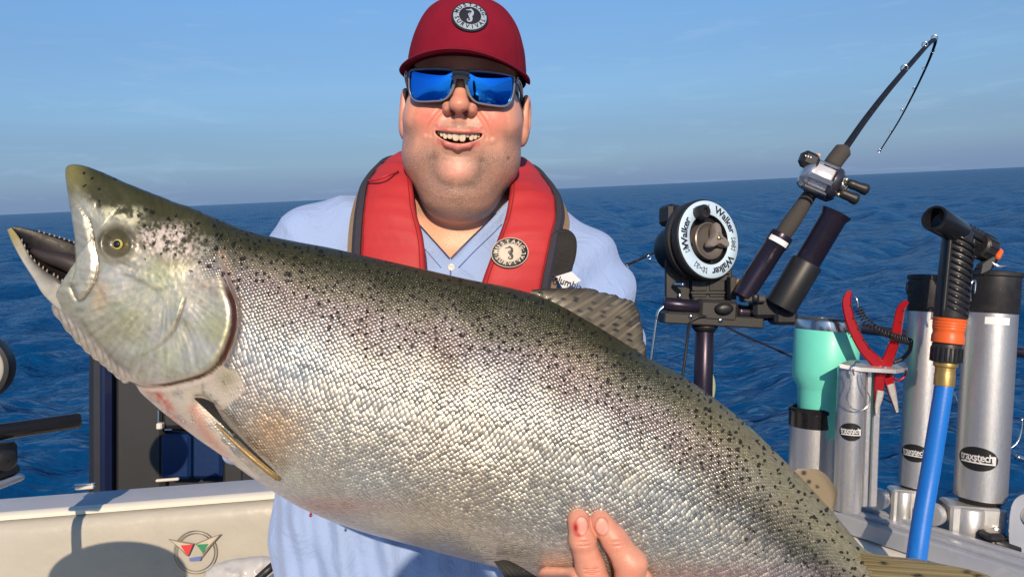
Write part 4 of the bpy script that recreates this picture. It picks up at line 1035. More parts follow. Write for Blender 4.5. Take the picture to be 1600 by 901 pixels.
    for (x0, wd, ht, top) in ((-26.6,3.8,6.0,-57.2),(-22.6,4.6,8.4,-57.4),(-17.6,5.8,10.6,-57.6),(-11.2,7.0,9.8,-57.8),(-3.4,8.8,11.4,-58.0),(5.2,8.6,11.8,-58.0),(11.6,4.4,6.4,-57.9),(16.6,6.0,10.4,-57.7),(21.6,4.8,9.6,-57.5),(25.6,4.0,7.6,-57.2)):
        wd = wd + 0.3; yb = top + 0.0030 * x0 * x0; zc = 84.5 - 0.0115 * x0 * x0
        s = np.linspace(0, 1, 7); ring = []
        th_ = np.linspace(0, 2 * np.pi, 14, endpoint=False)
        V_ = []; F_ = []
        for i, t in enumerate(s):
            wv = wd / 2 * (0.86 + 0.14 * math.sin(math.pi * min(1, t * 1.1))) * (1 if t < 0.8 else (1 - 0.45 * ((t - 0.8) / 0.2) ** 2)); dp = 2.4 * (1 - 0.55 * t)
            px_ = np.sign(np.cos(th_)) * np.abs(np.cos(th_)) ** 0.6 * wv; pz_ = np.sign(np.sin(th_)) * np.abs(np.sin(th_)) ** 0.7 * dp
            V_.append(np.stack([x0 + px_, np.full(14, yb - ht * t + 1.2), zc + pz_], 1))
        for i in range(6):
            for j in range(14): F_.append((i * 14 + j, i * 14 + (j + 1) % 14, (i + 1) * 14 + (j + 1) % 14, (i + 1) * 14 + j))
        F_.append(tuple(range(13, -1, -1))); F_.append(tuple(6 * 14 + j for j in range(14)))
        mk('tooth', H2W(np.concatenate(V_)), [f_[::-1] for f_ in F_], tm, PERSON)
    # ---- shirt
    def sh(x, y, z):
        d = shirt_sdf(x, y, z)
        vn = vneck(x, y); cut = smin(vn, z + 10, 4)
        d = d - 3.2 * np.exp(-((vn + 10) / 8) ** 2) * smooth01(z, 0, 30) * smooth01(y, -300, -270)
        d = smax(d, cut, 2.5)
        d = smax(d, y + 150, 10)
        return smax(d, -(y + 905), 10)
    v, q = surfnet(sh, (-360, -920, -215), (330, -130, 400), 4.0, slack=16)
    sm_ = bpy.data.materials.new('shirt_cotton'); sm_.use_nodes = True; t = sm_.node_tree; b = t.nodes['Principled BSDF']
    b.inputs['Base Color'].default_value = (0.30, 0.415, 0.675, 1); b.inputs['Roughness'].default_value = 0.85; b.inputs['Sheen Weight'].default_value = 0.15; b.inputs['Specular IOR Level'].default_value = 0.25
    tcn = N(t, 'ShaderNodeTexCoord'); n1 = N(t, 'ShaderNodeTexNoise', inp={'Scale': 16.0, 'Detail': 6.0, 'Roughness': 0.62, 'Distortion': 1.2}); t.links.new(tcn.outputs['Object'], n1.inputs[0])
    n2 = N(t, 'ShaderNodeTexNoise', inp={'Scale': 1400.0, 'Detail': 1.0}); t.links.new(tcn.outputs['Object'], n2.inputs[0])
    b1 = N(t, 'ShaderNodeBump', inp={'Strength': 1.0, 'Distance': 0.006}); t.links.new(n1.outputs['Fac'], b1.inputs['Height'])
    b2 = N(t, 'ShaderNodeBump', inp={'Strength': 0.6, 'Distance': 0.0003}); t.links.new(n2.outputs['Fac'], b2.inputs['Height']); t.links.new(b1.outputs[0], b2.inputs['Normal']); t.links.new(b2.outputs[0], b.inputs['Normal'])
    shirt = mk('shirt', T2W(v), q, sm_, PERSON)
    global TORSO_V; TORSO_V = v
    # ---- collar leaves, placket and button
    def front(x, y):
        """z of the shirt front in torso millimetres"""
        zz = np.linspace(260, -40, 400, dtype=np.float32); d = shirt_sdf(np.full(400, x, np.float32), np.full(400, y, np.float32), zz)
        k = np.argmax(d < 0); return float(zz[k])
    nav = mat('collar_trim', (0.035, 0.045, 0.09), 0.8, noise=0.2, nscale=300)
    for s in (-1, 1):
        e_ = [(VX + s * q, -259 + 1.08 * q - 1.5) for q in np.linspace(1, 62, 16)]
        mk('collar_trim', *tube(T2W([(x_, y_, front(x_ + s * 4, y_ - 5) + 3.4) for x_, y_ in e_]), 0.0008, 6), nav, PERSON)
        e2_ = [(VX + s * (q + 12), -259 + 1.08 * q - 13) for q in np.linspace(0, 58, 16)]
        mk('collar_stitch', *tube(T2W([(x_, y_, front(x_, y_) + 2.6) for x_, y_ in e2_]), 0.0006, 6), mat('shirt_stitch', (0.16, 0.23, 0.42), 0.9), PERSON)
    zf = front(VX, -300)
    pl = [(VX + 1, y_, front(VX, y_) + 1.5) for y_ in np.linspace(-262, -420, 12)]
    mk('placket_seam', *tube(T2W(pl), 0.0011, 6), mat('shirt_seam', (0.10, 0.15, 0.30), 0.9, noise=0.2, nscale=300), PERSON)
    bt = mat('button_shell', (0.62, 0.62, 0.60), 0.25, noise=0.2, nscale=500)
    bp_ = T2W((VX + 2, -272, front(VX, -272) + 2.5))
    mk('button', *lathe(bp_, -fw, [(0.0001, 0.0), (0.0045, 0), (0.0052, 0.0008), (0.0048, 0.0020), (0.0032, 0.0014), (0.0001, 0.0012)], 20, cap=False), bt, PERSON)
    # chest pocket print, partly hidden by the flap and the fish
    px_, py_ = 893, 436
    # ---- trousers and shoes down to the deck
    tr = mat('trouser_cloth', (0.05, 0.055, 0.07), 0.9, noise=0.2, nscale=80, bump=0.002, bscale=30)
    hip = T2W((0, -870, 0)); hx = hip[0]; hy = hip[1]
    mb = MB()
    for s in (-1, 1):
        pth = spl([(hx + s * 0.11, hy, hip[2] + 0.06), (hx + s * 0.13, hy - 0.01, hip[2] - 0.15), (hx + s * 0.15, hy - 0.02, DECK + 0.45), (hx + s * 0.16, hy, DECK + 0.05)], 20)
        mb.add(*tube(pth, np.linspace(0.155, 0.075, 20), 20))
    mb.build('trousers', tr, PERSON)
    shm = mat('shoe_rubber', (0.03, 0.03, 0.03), 0.6, noise=0.3, nscale=60)
    for s in (-1, 1):
        mk('shoe', *tube(spl([(hx + s * 0.16, hy + 0.09, DECK + 0.045), (hx + s * 0.16, hy, DECK + 0.06), (hx + s * 0.17, hy - 0.10, DECK + 0.048), (hx + s * 0.18, hy - 0.20, DECK + 0.036)], 14), np.interp(np.arange(14), [0, 2, 7, 11, 13], [0.03, 0.045, 0.05, 0.045, 0.025]), 14), shm, PERSON)
    return front
SHIRT_FRONT = build_person()

# ------------------------------------------------------------------ cap
def ring_patch(root_parent, C, ax, R, lettercol, bandcol, midcol, edgecol, seacol, surf=None, seg=64, top='MUSTANG', bot='SURVIVAL', name='patch'):
    """round embroidered badge; C centre, ax rows (right, up, out); surf(x, y) -> lift in metres"""
    C = np.asarray(C, float); ax = np.asarray(ax, float)
    surf = surf or (lambda x, y: 0 * x)
    def put(xy, z):
        xy = np.asarray(xy, float); return C + xy[:, :1] * ax[0] + xy[:, 1:2] * ax[1] + (surf(xy[:, 0], xy[:, 1]) + z)[:, None] * ax[2]
    def disc(nm, r0, r1, z, m, par, th=0.0012):
        t = np.linspace(0, 2 * np.pi, seg, endpoint=False); rows = [(r1, -th), (r1, z - 0.0002), (r1 - 0.0004, z)] + [(r1 - 0.0004 + (r0 - r1 + 0.0004) * k / 4, z) for k in range(1, 5)]
        V = np.concatenate([put(np.stack([np.cos(t) * r, np.sin(t) * r], 1), np.full(seg, zz)) for r, zz in rows])
        F = [(i * seg + j, i * seg + (j + 1) % seg, (i + 1) * seg + (j + 1) % seg, (i + 1) * seg + j) for i in range(len(rows) - 1) for j in range(seg)]
        return mk(nm, V, F, m, par, sharp=40)
    base = disc(name, 0.0002, R, 0.0012, edgecol, root_parent)
    disc('band', R * 0.60, R * 0.90, 0.0017, bandcol, base, 0.0)
    disc('centre', 0.0002, R * 0.62, 0.0014, midcol, base, 0.0)
    def arc(txt, rad, a0, a1, flip, size):
        n = len(txt)
        for i, ch in enumerate(txt):
            a = a0 + (a1 - a0) * (i / (n - 1)); v, f = textmesh(ch, size, bold=size * 0.03)
            ang = a - math.pi / 2 if not flip else a + math.pi / 2
            c_, s_ = math.cos(ang), math.sin(ang)
            xy = np.stack([v[:, 0] * c_ - v[:, 1] * s_ + rad * math.cos(a), v[:, 0] * s_ + v[:, 1] * c_ + rad * math.sin(a)], 1)
            mk('letter', put(xy, np.full(len(xy), 0.0020)), f, lettercol, base, smooth=False)
    D = math.radians
    arc(top, R * 0.75, D(162), D(18), False, R * 0.33); arc(bot, R * 0.75, D(196), D(344), True, R * 0.31)
    for a in (D(179), D(1)):
        t = np.linspace(0, 2 * np.pi, 10, endpoint=False); mk('dot', put(np.stack([R * .75 * math.cos(a) + R * .03 * np.cos(t), R * .75 * math.sin(a) + R * .03 * np.sin(t)], 1), np.full(10, .002)), [tuple(range(10))], lettercol, base, smooth=False)
    # curled sea-creature emblem: head with a snout, arched body, curled tail, a fin on the back
    k = R * 0.60
    spine = spl([(-0.05, 0.62), (0.10, 0.60), (0.22, 0.40), (0.16, 0.10), (0.02, -0.12), (0.10, -0.40), (0.06, -0.66), (-0.16, -0.70), (-0.24, -0.52), (-0.10, -0.44)], 60) * k
    wd = np.interp(np.linspace(0, 1, 60), [0, .08, .16, .35, .5, .7, .9, 1], [.09, .12, .07, .15, .14, .08, .045, .02]) * k
    tn = nrm(np.gradient(spine, axis=0)); nr_ = np.stack([-tn[:, 1], tn[:, 0]], 1)
    xy = np.concatenate([spine + nr_ * wd[:, None], spine - nr_ * wd[:, None]]); F = [(i, i + 1, 61 + i, 60 + i) for i in range(59)]
    mk('emblem', put(xy, np.full(120, 0.0019)), F, seacol, base, smooth=False)
    sn = np.array([(-0.05, 0.66), (-0.40, 0.58), (-0.40, 0.53), (-0.04, 0.52)]) * k; mk('emblem_snout', put(sn, np.full(4, .0019)), [(0, 1, 2, 3)], seacol, base, smooth=False)
    fn_ = np.array([(0.02, 0.30), (-0.16, 0.16), (-0.20, 0.0), (-0.14, -0.10), (-0.10, 0.08), (0.0, 0.2)]) * k; mk('emblem_fin', put(fn_, np.full(6, .0019)), [(0, 1, 2, 3, 4, 5)], seacol, base, smooth=False)
    return base

def build_cap():
    root = thing('baseball_cap', 'dark red baseball cap with round badge on the man\'s head', 'cap', H2W((0, 60, 0)))
    m = bpy.data.materials.new('cap_twill'); m.use_nodes = True; t = m.node_tree; b = t.nodes['Principled BSDF']
    tcn = N(t, 'ShaderNodeTexCoord'); n1 = N(t, 'ShaderNodeTexNoise', inp={'Scale': 22.0, 'Detail': 5.0}); t.links.new(tcn.outputs['Object'], n1.inputs[0])
    mx = N(t, 'ShaderNodeMix', data_type='RGBA'); mx.inputs[6].default_value = (0.165, 0.004, 0.018, 1); mx.inputs[7].default_value = (0.25, 0.008, 0.026, 1); t.links.new(n1.outputs['Fac'], mx.inputs[0]); t.links.new(mx.outputs[2], b.inputs['Base Color'])
    b.inputs['Roughness'].default_value = 0.9; b.inputs['Specular IOR Level'].default_value = 0.2
    wv = N(t, 'ShaderNodeTexWave', inp={'Scale': 330.0, 'Distortion': 0.6}); wv.bands_direction = 'DIAGONAL'; t.links.new(tcn.outputs['Object'], wv.inputs[0])
    b1 = N(t, 'ShaderNodeBump', inp={'Strength': 0.5, 'Distance': 0.0004}); t.links.new(wv.outputs['Fac'], b1.inputs['Height'])
    b2 = N(t, 'ShaderNodeBump', inp={'Strength': 1.0, 'Distance': 0.0025}); t.links.new(n1.outputs['Fac'], b2.inputs['Height']); t.links.new(b1.outputs[0], b2.inputs['Normal']); t.links.new(b2.outputs[0], b.inputs['Normal'])
    cz = -6.0
    def crown(th, e):
        """th round the head (0 = right, 90 = front), e 0 rim .. 1 top"""
        a = e * np.pi / 2
        r = np.cos(a) ** 0.66; yy = np.sin(a) ** 1.0
        rx, rz = 84.0, 102.0
        y0 = 26 + 12 * np.clip(np.sin(th), 0, 1) ** 1.5 - 8 * np.clip(-np.sin(th), 0, 1)
        fr = np.clip(np.sin(th), 0, 1)
        return np.stack([rx * r * np.cos(th), y0 + (136 - y0) * yy, cz + rz * r * np.sin(th) - 6 * fr * yy], -1)
    nth, ne = 144, 46; th = np.linspace(0, 2 * np.pi, nth, endpoint=False); es = np.linspace(0, 1, ne)
    T_, E_ = np.meshgrid(th, es, indexing='ij'); V = crown(T_, E_)
    seam = sum(np.exp(-((np.angle(np.exp(1j * (T_ - a)))) / 0.022) ** 2) for a in np.radians([30, 90, 150, 210, 270, 330]))
    nd = nrm(V - np.array([0, 50, cz])); wr = (vnoise(V.reshape(-1, 3), 30, 4, 2).reshape(V.shape[:2]) - .5)
    V = V + nd * ((-0.9 * seam * (E_ < 0.93) * ((T_ < 1.2) | (T_ > 1.94)) + 1.6 * wr))[..., None]
    F = [(i * ne + j, ((i + 1) % nth) * ne + j, ((i + 1) % nth) * ne + j + 1, i * ne + j + 1) for i in range(nth) for j in range(ne - 1)]
    mk('crown', H2W(V.reshape(-1, 3)), [f[::-1] for f in F], m, root)
    # brim: curved plate, thick edge
    na, nr_ = 90, 16; aa = np.radians(np.linspace(-3, 183, na)); rows = []
    V = []
    for a in aa:
        base = crown(np.array([a]), np.array([0.02]))[0]
        sa = max(math.sin(a), 0.0); out_ = 62 * sa ** 0.62 + 3
        for side in (0, 1):
            for j in range(nr_):
                t_ = j / (nr_ - 1)
                x_ = base[0] * (1 + 0.075 * t_); z_ = base[2] + out_ * t_ - 2
                y_ = base[1] + 3 - (11.0 * t_) * sa - 0.0016 * x_ * x_ * (0.35 + 0.65 * t_) * (0.4 + 0.6 * sa)
                edge = 1.9 * math.sqrt(max(0, 1 - t_ ** 10)) + 0.2
                V.append((x_, y_ + (edge if side == 0 else -edge), z_))
    V = np.array(V).reshape(na, 2, nr_, 3); idx = lambda i, s, j: (i * 2 + s) * nr_ + j
    F = []
    for i in range(na - 1):
        for j in range(nr_ - 1):
            F.append((idx(i, 0, j), idx(i, 0, j + 1), idx(i + 1, 0, j + 1), idx(i + 1, 0, j))); F.append((idx(i, 1, j), idx(i + 1, 1, j), idx(i + 1, 1, j + 1), idx(i, 1, j + 1)))
        F.append((idx(i, 0, nr_ - 1), idx(i, 1, nr_ - 1), idx(i + 1, 1, nr_ - 1), idx(i + 1, 0, nr_ - 1)))
    mk('brim', H2W(V.reshape(-1, 3)), F, m, root)
    st = mat('cap_thread', (0.12, 0.004, 0.014), 0.9, noise=0.2, nscale=600)
    for tt in (0.72, 0.84):
        j = int(tt * (nr_ - 1)); mk('stitching', *tube(H2W(V[4:-4, 0, j] + np.array([0, 0.25, 0])), 0.0004, 5), st, root)
    # button on top
    mk('top_button', *lathe(H2W((0, 130, cz - 2)), HA[1], [(0.006, 0), (0.0065, 0.002), (0.004, 0.0045), (0.0001, 0.005)], 18), m, root)
    # badge
    # ray through its centre in the photograph to the crown
    C0 = np.array([10.0, 0, 0]); best = None
    for e_ in np.linspace(0.2, 0.75, 160):
        for a_ in np.radians(np.linspace(70, 100, 60)):
            w_ = H2W(crown(np.array([a_]), np.array([e_]))[0]); d_ = np.hypot(*(proj(w_[None])[0] - np.array([734, 26])))
            if best is None or d_ < best[0]: best = (d_, a_, e_)
    _, a_, e_ = best; g = lambda a, e: H2W(crown(np.array([a]), np.array([e]))[0])
    p0 = g(a_, e_); du = nrm(g(a_ - 0.05, e_) - p0); dv = nrm(g(a_, e_ + 0.02) - p0); no = nrm(np.cross(du, dv)); dv = np.cross(no, du)
    def surf(x, y): return -(x * x / (2 * 0.088) + y * y / (2 * 0.10))
    dk = mat('badge_navy', (0.006, 0.008, 0.022), 0.8, noise=0.2, nscale=900); lt = mat('badge_grey', (0.30, 0.37, 0.44), 0.7, noise=0.15, nscale=900, bump=0.0002, bscale=2500)
    ring_patch(root, p0 + no * 0.0012, np.array([du, dv, no]), 0.0240, dk, lt, dk, dk, lt, surf)
    return root
build_cap()

# ------------------------------------------------------------------ sunglasses
def build_glasses():
    root = thing('sunglasses', 'grey-framed sunglasses with blue mirrored lenses on the man\'s face', 'sunglasses', H2W((0, 0, 95)))
    fm = mat('glasses_frame', (0.20, 0.21, 0.24), 0.22, noise=0.15, nscale=90, coat=0.4, trans=0.25)
    lm = bpy.data.materials.new('mirror_lens'); lm.use_nodes = True; b = lm.node_tree.nodes['Principled BSDF']; t = lm.node_tree
    b.inputs['Metallic'].default_value = 1.0; b.inputs['Roughness'].default_value = 0.03
    lw = N(t, 'ShaderNodeLayerWeight', inp={'Blend': 0.35}); mx = N(t, 'ShaderNodeMix', data_type='RGBA'); mx.inputs[6].default_value = (0.02, 0.29, 0.95, 1); mx.inputs[7].default_value = (0.05, 0.06, 0.55, 1)
    t.links.new(lw.outputs['Facing'], mx.inputs[0]); t.links.new(mx.outputs[2], b.inputs['Base Color'])
    def zs(x, y): return 97 - x * x / (2 * 118.0) + y * 0.05
    def put(xy, dz): xy = np.asarray(xy, float); return H2W(np.stack([xy[:, 0], xy[:, 1], zs(xy[:, 0], xy[:, 1]) + dz], 1))
    lens = np.array([0.975, 0.87]) * np.array([(66, 21.5), (40, 23), (12, 22), (8.5, 18), (9, 6), (14, -11), (22, -20), (34, -22), (54, -22.5), (64, -18), (69, -4), (69.5, 14)], float)
    for s in (-1, 1):
        o = spl(lens * np.array([s, 1]), 96, closed=True); c = o.mean(0)
        V = []; F = []
        for j, r in enumerate(np.linspace(0, 1, 14)):
            V.append(put(c + (o - c) * r, -0.6 + 2.2 * (1 - r * r)))
        V = np.concatenate(V)
        F = [(j * 96 + i, j * 96 + (i + 1) % 96, (j + 1) * 96 + (i + 1) % 96, (j + 1) * 96 + i) for j in range(13) for i in range(96)]
        if s > 0: F = [f for f in F]
        else: F = [f[::-1] for f in F]
        mk('lens', V, F, lm, root)
        # rim: rounded bar round the lens, deeper towards the temple
        nrm_o = o - np.roll(o, 2, 0); nn_ = np.stack([nrm_o[:, 1], -nrm_o[:, 0]], 1); nn_ = nrm(nn_); nn_ *= np.sign(((o - c) * nn_).sum(1))[:, None]
        wd = np.where(o[:, 1] > 14, 2.6, np.where(np.abs(o[:, 0]) < 16, 3.4, 2.0)); wd = np.convolve(np.concatenate([wd, wd, wd]), np.ones(9) / 9, 'same')[96:192]
        prof = [(-0.1, -2.2), (-0.1, 1.2), (0.15, 1.9), (0.6, 2.2), (1.0, 1.6), (1.06, -0.4), (1.0, -2.6)]
        V = np.concatenate([put(o + nn_ * (wd * a)[:, None], dz) for a, dz in prof]); n = len(prof)
        F = [(j * 96 + i, j * 96 + (i + 1) % 96, ((j + 1) % n) * 96 + (i + 1) % 96, ((j + 1) % n) * 96 + i) for j in range(n) for i in range(96)]
        mk('rim', V, F, fm, root)
        # temple arm
        pth = spl([(s * 70.5, 15, zs(71, 15) - 0.5), (s * 74, 15, 66), (s * 77, 12, 42), (s * 79, 6, 8), (s * 78, -6, -18)], 24)
        mk('temple', *tube(H2W(pth), np.interp(np.arange(24), [0, 4, 23], [0.0040, 0.0032, 0.0022]), 10), fm, root)
        lg = mat('glasses_badge', (0.65, 0.72, 0.80), 0.25, metal=0.8, noise=0.1)
        mk('hinge', *rbox(H2W((s * 73.2, 15, zs(71, 15) - 4)), HA, (0.003, 0.008, 0.012), 0.0006), lg, root)
    br = spl([(-11, 16.5), (-5, 17.5), (0, 17.6), (5, 17.5), (11, 16.5)], 15)
    V = []; 
    mk('bridge', *tube(put(br, 0.2), 0.0033, 12), fm, root)
    br = spl([(-11, 9), (-6, 11.5), (0, 12.4), (6, 11.5), (11, 9)], 15); mk('bridge', *tube(put(br, -0.3), 0.0034, 12), fm, root)
build_glasses()
# ------------------------------------------------------------------ life vest
def build_vest():
    root = thing('life_vest', 'red inflatable life vest with dark edging round the man\'s neck', 'life vest', P(715, 420, 1.0))
    red = bpy.data.materials.new('vest_red'); red.use_nodes = True; t = red.node_tree; b = t.nodes['Principled BSDF']
    tcn = N(t, 'ShaderNodeTexCoord'); n1 = N(t, 'ShaderNodeTexNoise', inp={'Scale': 11.0, 'Detail': 5.0, 'Roughness': 0.55, 'Distortion': 0.3}); t.links.new(tcn.outputs['Object'], n1.inputs[0])
    mx = N(t, 'ShaderNodeMix', data_type='RGBA'); mx.inputs[6].default_value = (0.37, 0.014, 0.020, 1); mx.inputs[7].default_value = (0.55, 0.050, 0.050, 1); t.links.new(n1.outputs['Fac'], mx.inputs[0])
    n3 = N(t, 'ShaderNodeTexNoise', inp={'Scale': 55.0, 'Detail': 5.0, 'Roughness': 0.7}); t.links.new(tcn.outputs['Object'], n3.inputs[0])
    r3 = N(t, 'ShaderNodeValToRGB'); r3.color_ramp.elements[0].position = 0.60; r3.color_ramp.elements[1].position = 0.78; r3.color_ramp.elements[1].color = (0.35, 0.35, 0.35, 1); t.links.new(n3.outputs['Fac'], r3.inputs[0])
    m3 = N(t, 'ShaderNodeMix', data_type='RGBA'); m3.inputs[7].default_value = (0.20, 0.02, 0.02, 1); t.links.new(r3.outputs[0], m3.inputs[0]); t.links.new(mx.outputs[2], m3.inputs[6]); t.links.new(m3.outputs[2], b.inputs['Base Color'])
    b.inputs['Roughness'].default_value = 0.62; b.inputs['Specular IOR Level'].default_value = 0.35
    bp = N(t, 'ShaderNodeBump', inp={'Strength': 1.0, 'Distance': 0.0035}); t.links.new(n1.outputs['Fac'], bp.inputs['Height']); t.links.new(bp.outputs[0], b.inputs['Normal'])
    nav = mat('vest_edging', (0.030, 0.030, 0.045), 0.85, noise=0.2, nscale=200, bump=0.0006, bscale=500)
    brn = mat('vest_backing', (0.20, 0.145, 0.10), 0.85, noise=0.2, nscale=120, bump=0.0006, bscale=400)
    # cross-sections round the neck: inner px, outer px, depth inner, depth outer (front-left, behind the neck, front-right)
    S = np.array([
        (668,560,562,560,0.955,0.975),(668,480,562,480,0.955,0.972),(666,420,561,420,0.960,0.975),(661,370,563,365,0.970,0.985),(650,330,567,325,0.985,1.005),(645,292,574,290,1.010,1.045),
        (642,262,592,266,1.065,1.110),(650,240,615,250,1.130,1.175),(680,236,672,246,1.165,1.215),(720,236,720,246,1.175,1.225),(760,240,768,250,1.165,1.215),(800,252,826,262,1.130,1.175),
        (798,278,852,286,1.065,1.110),(796,302,866,308,1.010,1.045),(790,338,871,340,0.985,1.005),(777,375,864,372,0.970,0.985),(764,410,856,410,0.960,0.975),(750,452,848,452,0.955,0.972),(738,520,845,520,0.955,0.975),(735,560,845,560,0.955,0.975)], float)
    R_ = spl(S, 110); n = len(R_)
    nv = 15; vv = np.linspace(0, 1, nv); rows = []
    nrmz = -fw
    def sect(r, ext=0.0, thick=0.016, lift=0.0, o0=0.0):
        a = P(r[0], r[1], r[4]); b_ = P(r[2], r[3], r[5]); w_ = b_ - a; L_ = np.linalg.norm(w_); w_ = w_ / L_
        return a, b_, w_, L_
    V = []; Vb = []; edge_o = []; edge_i = []
    _a, _b, _w, _l = sect(R_[2]); VSGN = 1.0 if np.cross(_w, P(*R_[6][[2, 3, 5]]) - P(*R_[0][[2, 3, 5]])) @ (-fw) > 0 else -1.0
    for i, r in enumerate(R_):
        a, b_, w_, L_ = sect(r)
        tdir = nrm((P(*R_[min(i + 1, n - 1)][[0, 1, 4]]) + P(*R_[min(i + 1, n - 1)][[2, 3, 5]])) - (P(*R_[max(i - 1, 0)][[0, 1, 4]]) + P(*R_[max(i - 1, 0)][[2, 3, 5]])))
        no = nrm(np.cross(w_, tdir)) * VSGN
        puff = 0.010 + 0.002 * math.sin(i * 0.9) * math.sin(i * 0.31) + 0.0022 * math.sin(i * 1.7 + 1)* math.sin(i * 0.23)
        prof = np.sin(np.pi * np.clip(vv, 0.0, 1)) ** 0.45
        fr = [a + w_ * L_ * q + no * (puff * pz) for q, pz in zip(vv, prof)]; bk = [a + w_ * L_ * q - no * (0.010 * pz) for q, pz in zip(vv[::-1], prof[::-1])]
        V.append(np.array(fr + bk[1:-1])); edge_o.append(b_); edge_i.append(a)
        # backing strip, a little wider on the outside and behind
        c0 = a + w_ * L_ * 0.55 - no * 0.012; c1 = b_ + w_ * 0.021 - no * 0.010
        Vb.append(np.array([c0, c1 - w_ * 0.002 + no * 0.0, c1, c1 - no * 0.005, c0 - no * 0.008]))
    m_ = len(V[0]); F = [(i * m_ + j, i * m_ + (j + 1) % m_, (i + 1) * m_ + (j + 1) % m_, (i + 1) * m_ + j) for i in range(n - 1) for j in range(m_)] + [tuple(range(m_ - 1, -1, -1)), tuple((n - 1) * m_ + j for j in range(m_))]
    Vc = np.concatenate(V); cen = Vc.reshape(n, m_, 3)
    mk('collar', Vc, F, red, root)
    thr = mat('vest_thread', (0.22, 0.012, 0.016), 0.9, noise=0.2, nscale=500)
    for j_ in (1, nv - 2): mk('stitching', *tube(cen[:, j_] + (cen[:, j_] - cen.mean(1)) * 0.0 - fw * 0.0004, 0.0007, 5), thr, root)
    mb_ = 5; F = [(i * mb_ + j, i * mb_ + (j + 1) % mb_, (i + 1) * mb_ + (j + 1) % mb_, (i + 1) * mb_ + j) for i in range(n - 1) for j in range(mb_)] + [tuple(range(mb_ - 1, -1, -1)), tuple((n - 1) * mb_ + j for j in range(mb_))]
    mk('backing', np.concatenate(Vb), F, brn, root, sharp=40)
    # dark binding along the outer edge: flat strip standing beside the red
    eo = np.array(edge_o); V2 = []
    for i, r in enumerate(R_):
        a, b_, w_, L_ = sect(r); tdir = nrm(eo[min(i + 1, n - 1)] - eo[max(i - 1, 0)]); no = nrm(np.cross(w_, tdir)) * VSGN
        V2.append(np.array([b_ - w_ * 0.003 + no * 0.006, b_ + w_ * 0.004 + no * 0.008, b_ + w_ * 0.010 + no * 0.003, b_ + w_ * 0.009 - no * 0.012, b_ - w_ * 0.003 - no * 0.012]))
    mk('edging', np.concatenate(V2), F, nav, root, sharp=50)
    # zip seam fold high on the left lobe
    sm = [P(575, 283, 1.030), P(590, 280, 1.012), P(606, 274, 1.010), P(622, 268, 1.035)]
    mk('seam', *tube(spl(sm, 14), 0.0016, 6), red, root)
    # badge on the right lobe
    i = int(np.argmin(np.abs(R_[:, 1] - 397) + 1000 * (R_[:, 0] < 720))); a, b_, w_, L_ = sect(R_[i]); tdir = nrm(edge_o[i + 3] - edge_o[i - 3]); no = nrm(np.cross(w_, tdir)); no = no if no @ fw < 0 else -no
    q = cen[i]; j = np.argmin(np.hypot(*(proj(q) - np.array([797, 396])).T) + 1e3 * (((q - CAM) @ fw) > (q - CAM).dot(fw).mean()))
    p0 = q[j]
    rr_ = nrm(w_ * 1.0); th_ = math.radians(9); rr_ = nrm(math.cos(th_) * (rr_ - no * (rr_ @ no)) + math.sin(th_) * up); uu = np.cross(no, rr_); uu = uu if uu @ up > 0 else -uu
    dk = mat('vest_badge_black', (0.012, 0.012, 0.014), 0.5, noise=0.2, nscale=900); lt = mat('vest_badge_cream', (0.56, 0.50, 0.40), 0.55, noise=0.2, nscale=500)
    ax = np.array([rr_, uu * 0.80, no])
    ring_patch(root, p0 + no * 0.0030, ax, 0.0245, lt, dk, lt, dk, dk, lambda x, y: -(x * x) / (2 * 0.16), name='badge')
    t_ = np.linspace(0, 2 * np.pi, 48, endpoint=False)
    for rad in (0.0242, 0.0150): mk('badge_rim', *tube(p0 + no * 0.0046 + np.outer(np.cos(t_) * rad, ax[0]) + np.outer(np.sin(t_) * rad, ax[1]) + np.outer(-(np.cos(t_) * rad) ** 2 / 0.32, no), 0.0006, 6, closed=True), lt, root)
    # black flap of the inflator cover beside the right lobe
    o = np.array([(852,384),(860,366),(874,358),(890,360),(900,372),(901,392),(896,414),(886,430),(868,437),(852,439),(848,412)], float)
    oo = spl(o, 60, closed=True); c = oo.mean(0); rows = []
    for r, z in ((1.0, -0.010), (1.0, -0.002), (0.97, 0.003), (0.90, 0.0052), (0.86, 0.0042), (0.6, 0.0065), (0.3, 0.0075), (0.02, 0.008)):
        w2 = c + (oo - c) * r; rows.append(np.array([P(x_, y_, 0.985 - z - 0.0000 * x_) for x_, y_ in w2]))
    F = [(i * 60 + j, i * 60 + (j + 1) % 60, (i + 1) * 60 + (j + 1) % 60, (i + 1) * 60 + j) for i in range(7) for j in range(60)]
    mk('inflator_flap', np.concatenate(rows), [f[::-1] for f in F], mat('vest_flap', (0.016, 0.014, 0.014), 0.8, noise=0.3, nscale=90, bump=0.001, bscale=200), root)
    # shirt label peeping out below the flap
    lb = mat('label_white', (0.66, 0.68, 0.72), 0.7, noise=0.08, nscale=200)
    cor = [P(868, 432, 0.978), P(893, 424, 0.976), P(908, 438, 0.976), P(880, 452, 0.978)]
    pl = mk('pocket_label', *prism(np.array(cor), None, fw, 0.0012), lb, PERSON, smooth=False)
    v, f = textmesh('Columbia', 0.0125, bold=0.0002); e1 = nrm(cor[2] - cor[0]) ; e1 = nrm(rt * math.cos(math.radians(-20)) + up * math.sin(math.radians(-20))); e2 = nrm(np.cross(-fw, e1))
    mk('lettering', P(882, 440, 0.9745) + np.outer(v[:, 0], e1) + np.outer(v[:, 1], e2), f, mat('label_ink', (0.02, 0.02, 0.03), 0.7), pl, smooth=False)
build_vest()

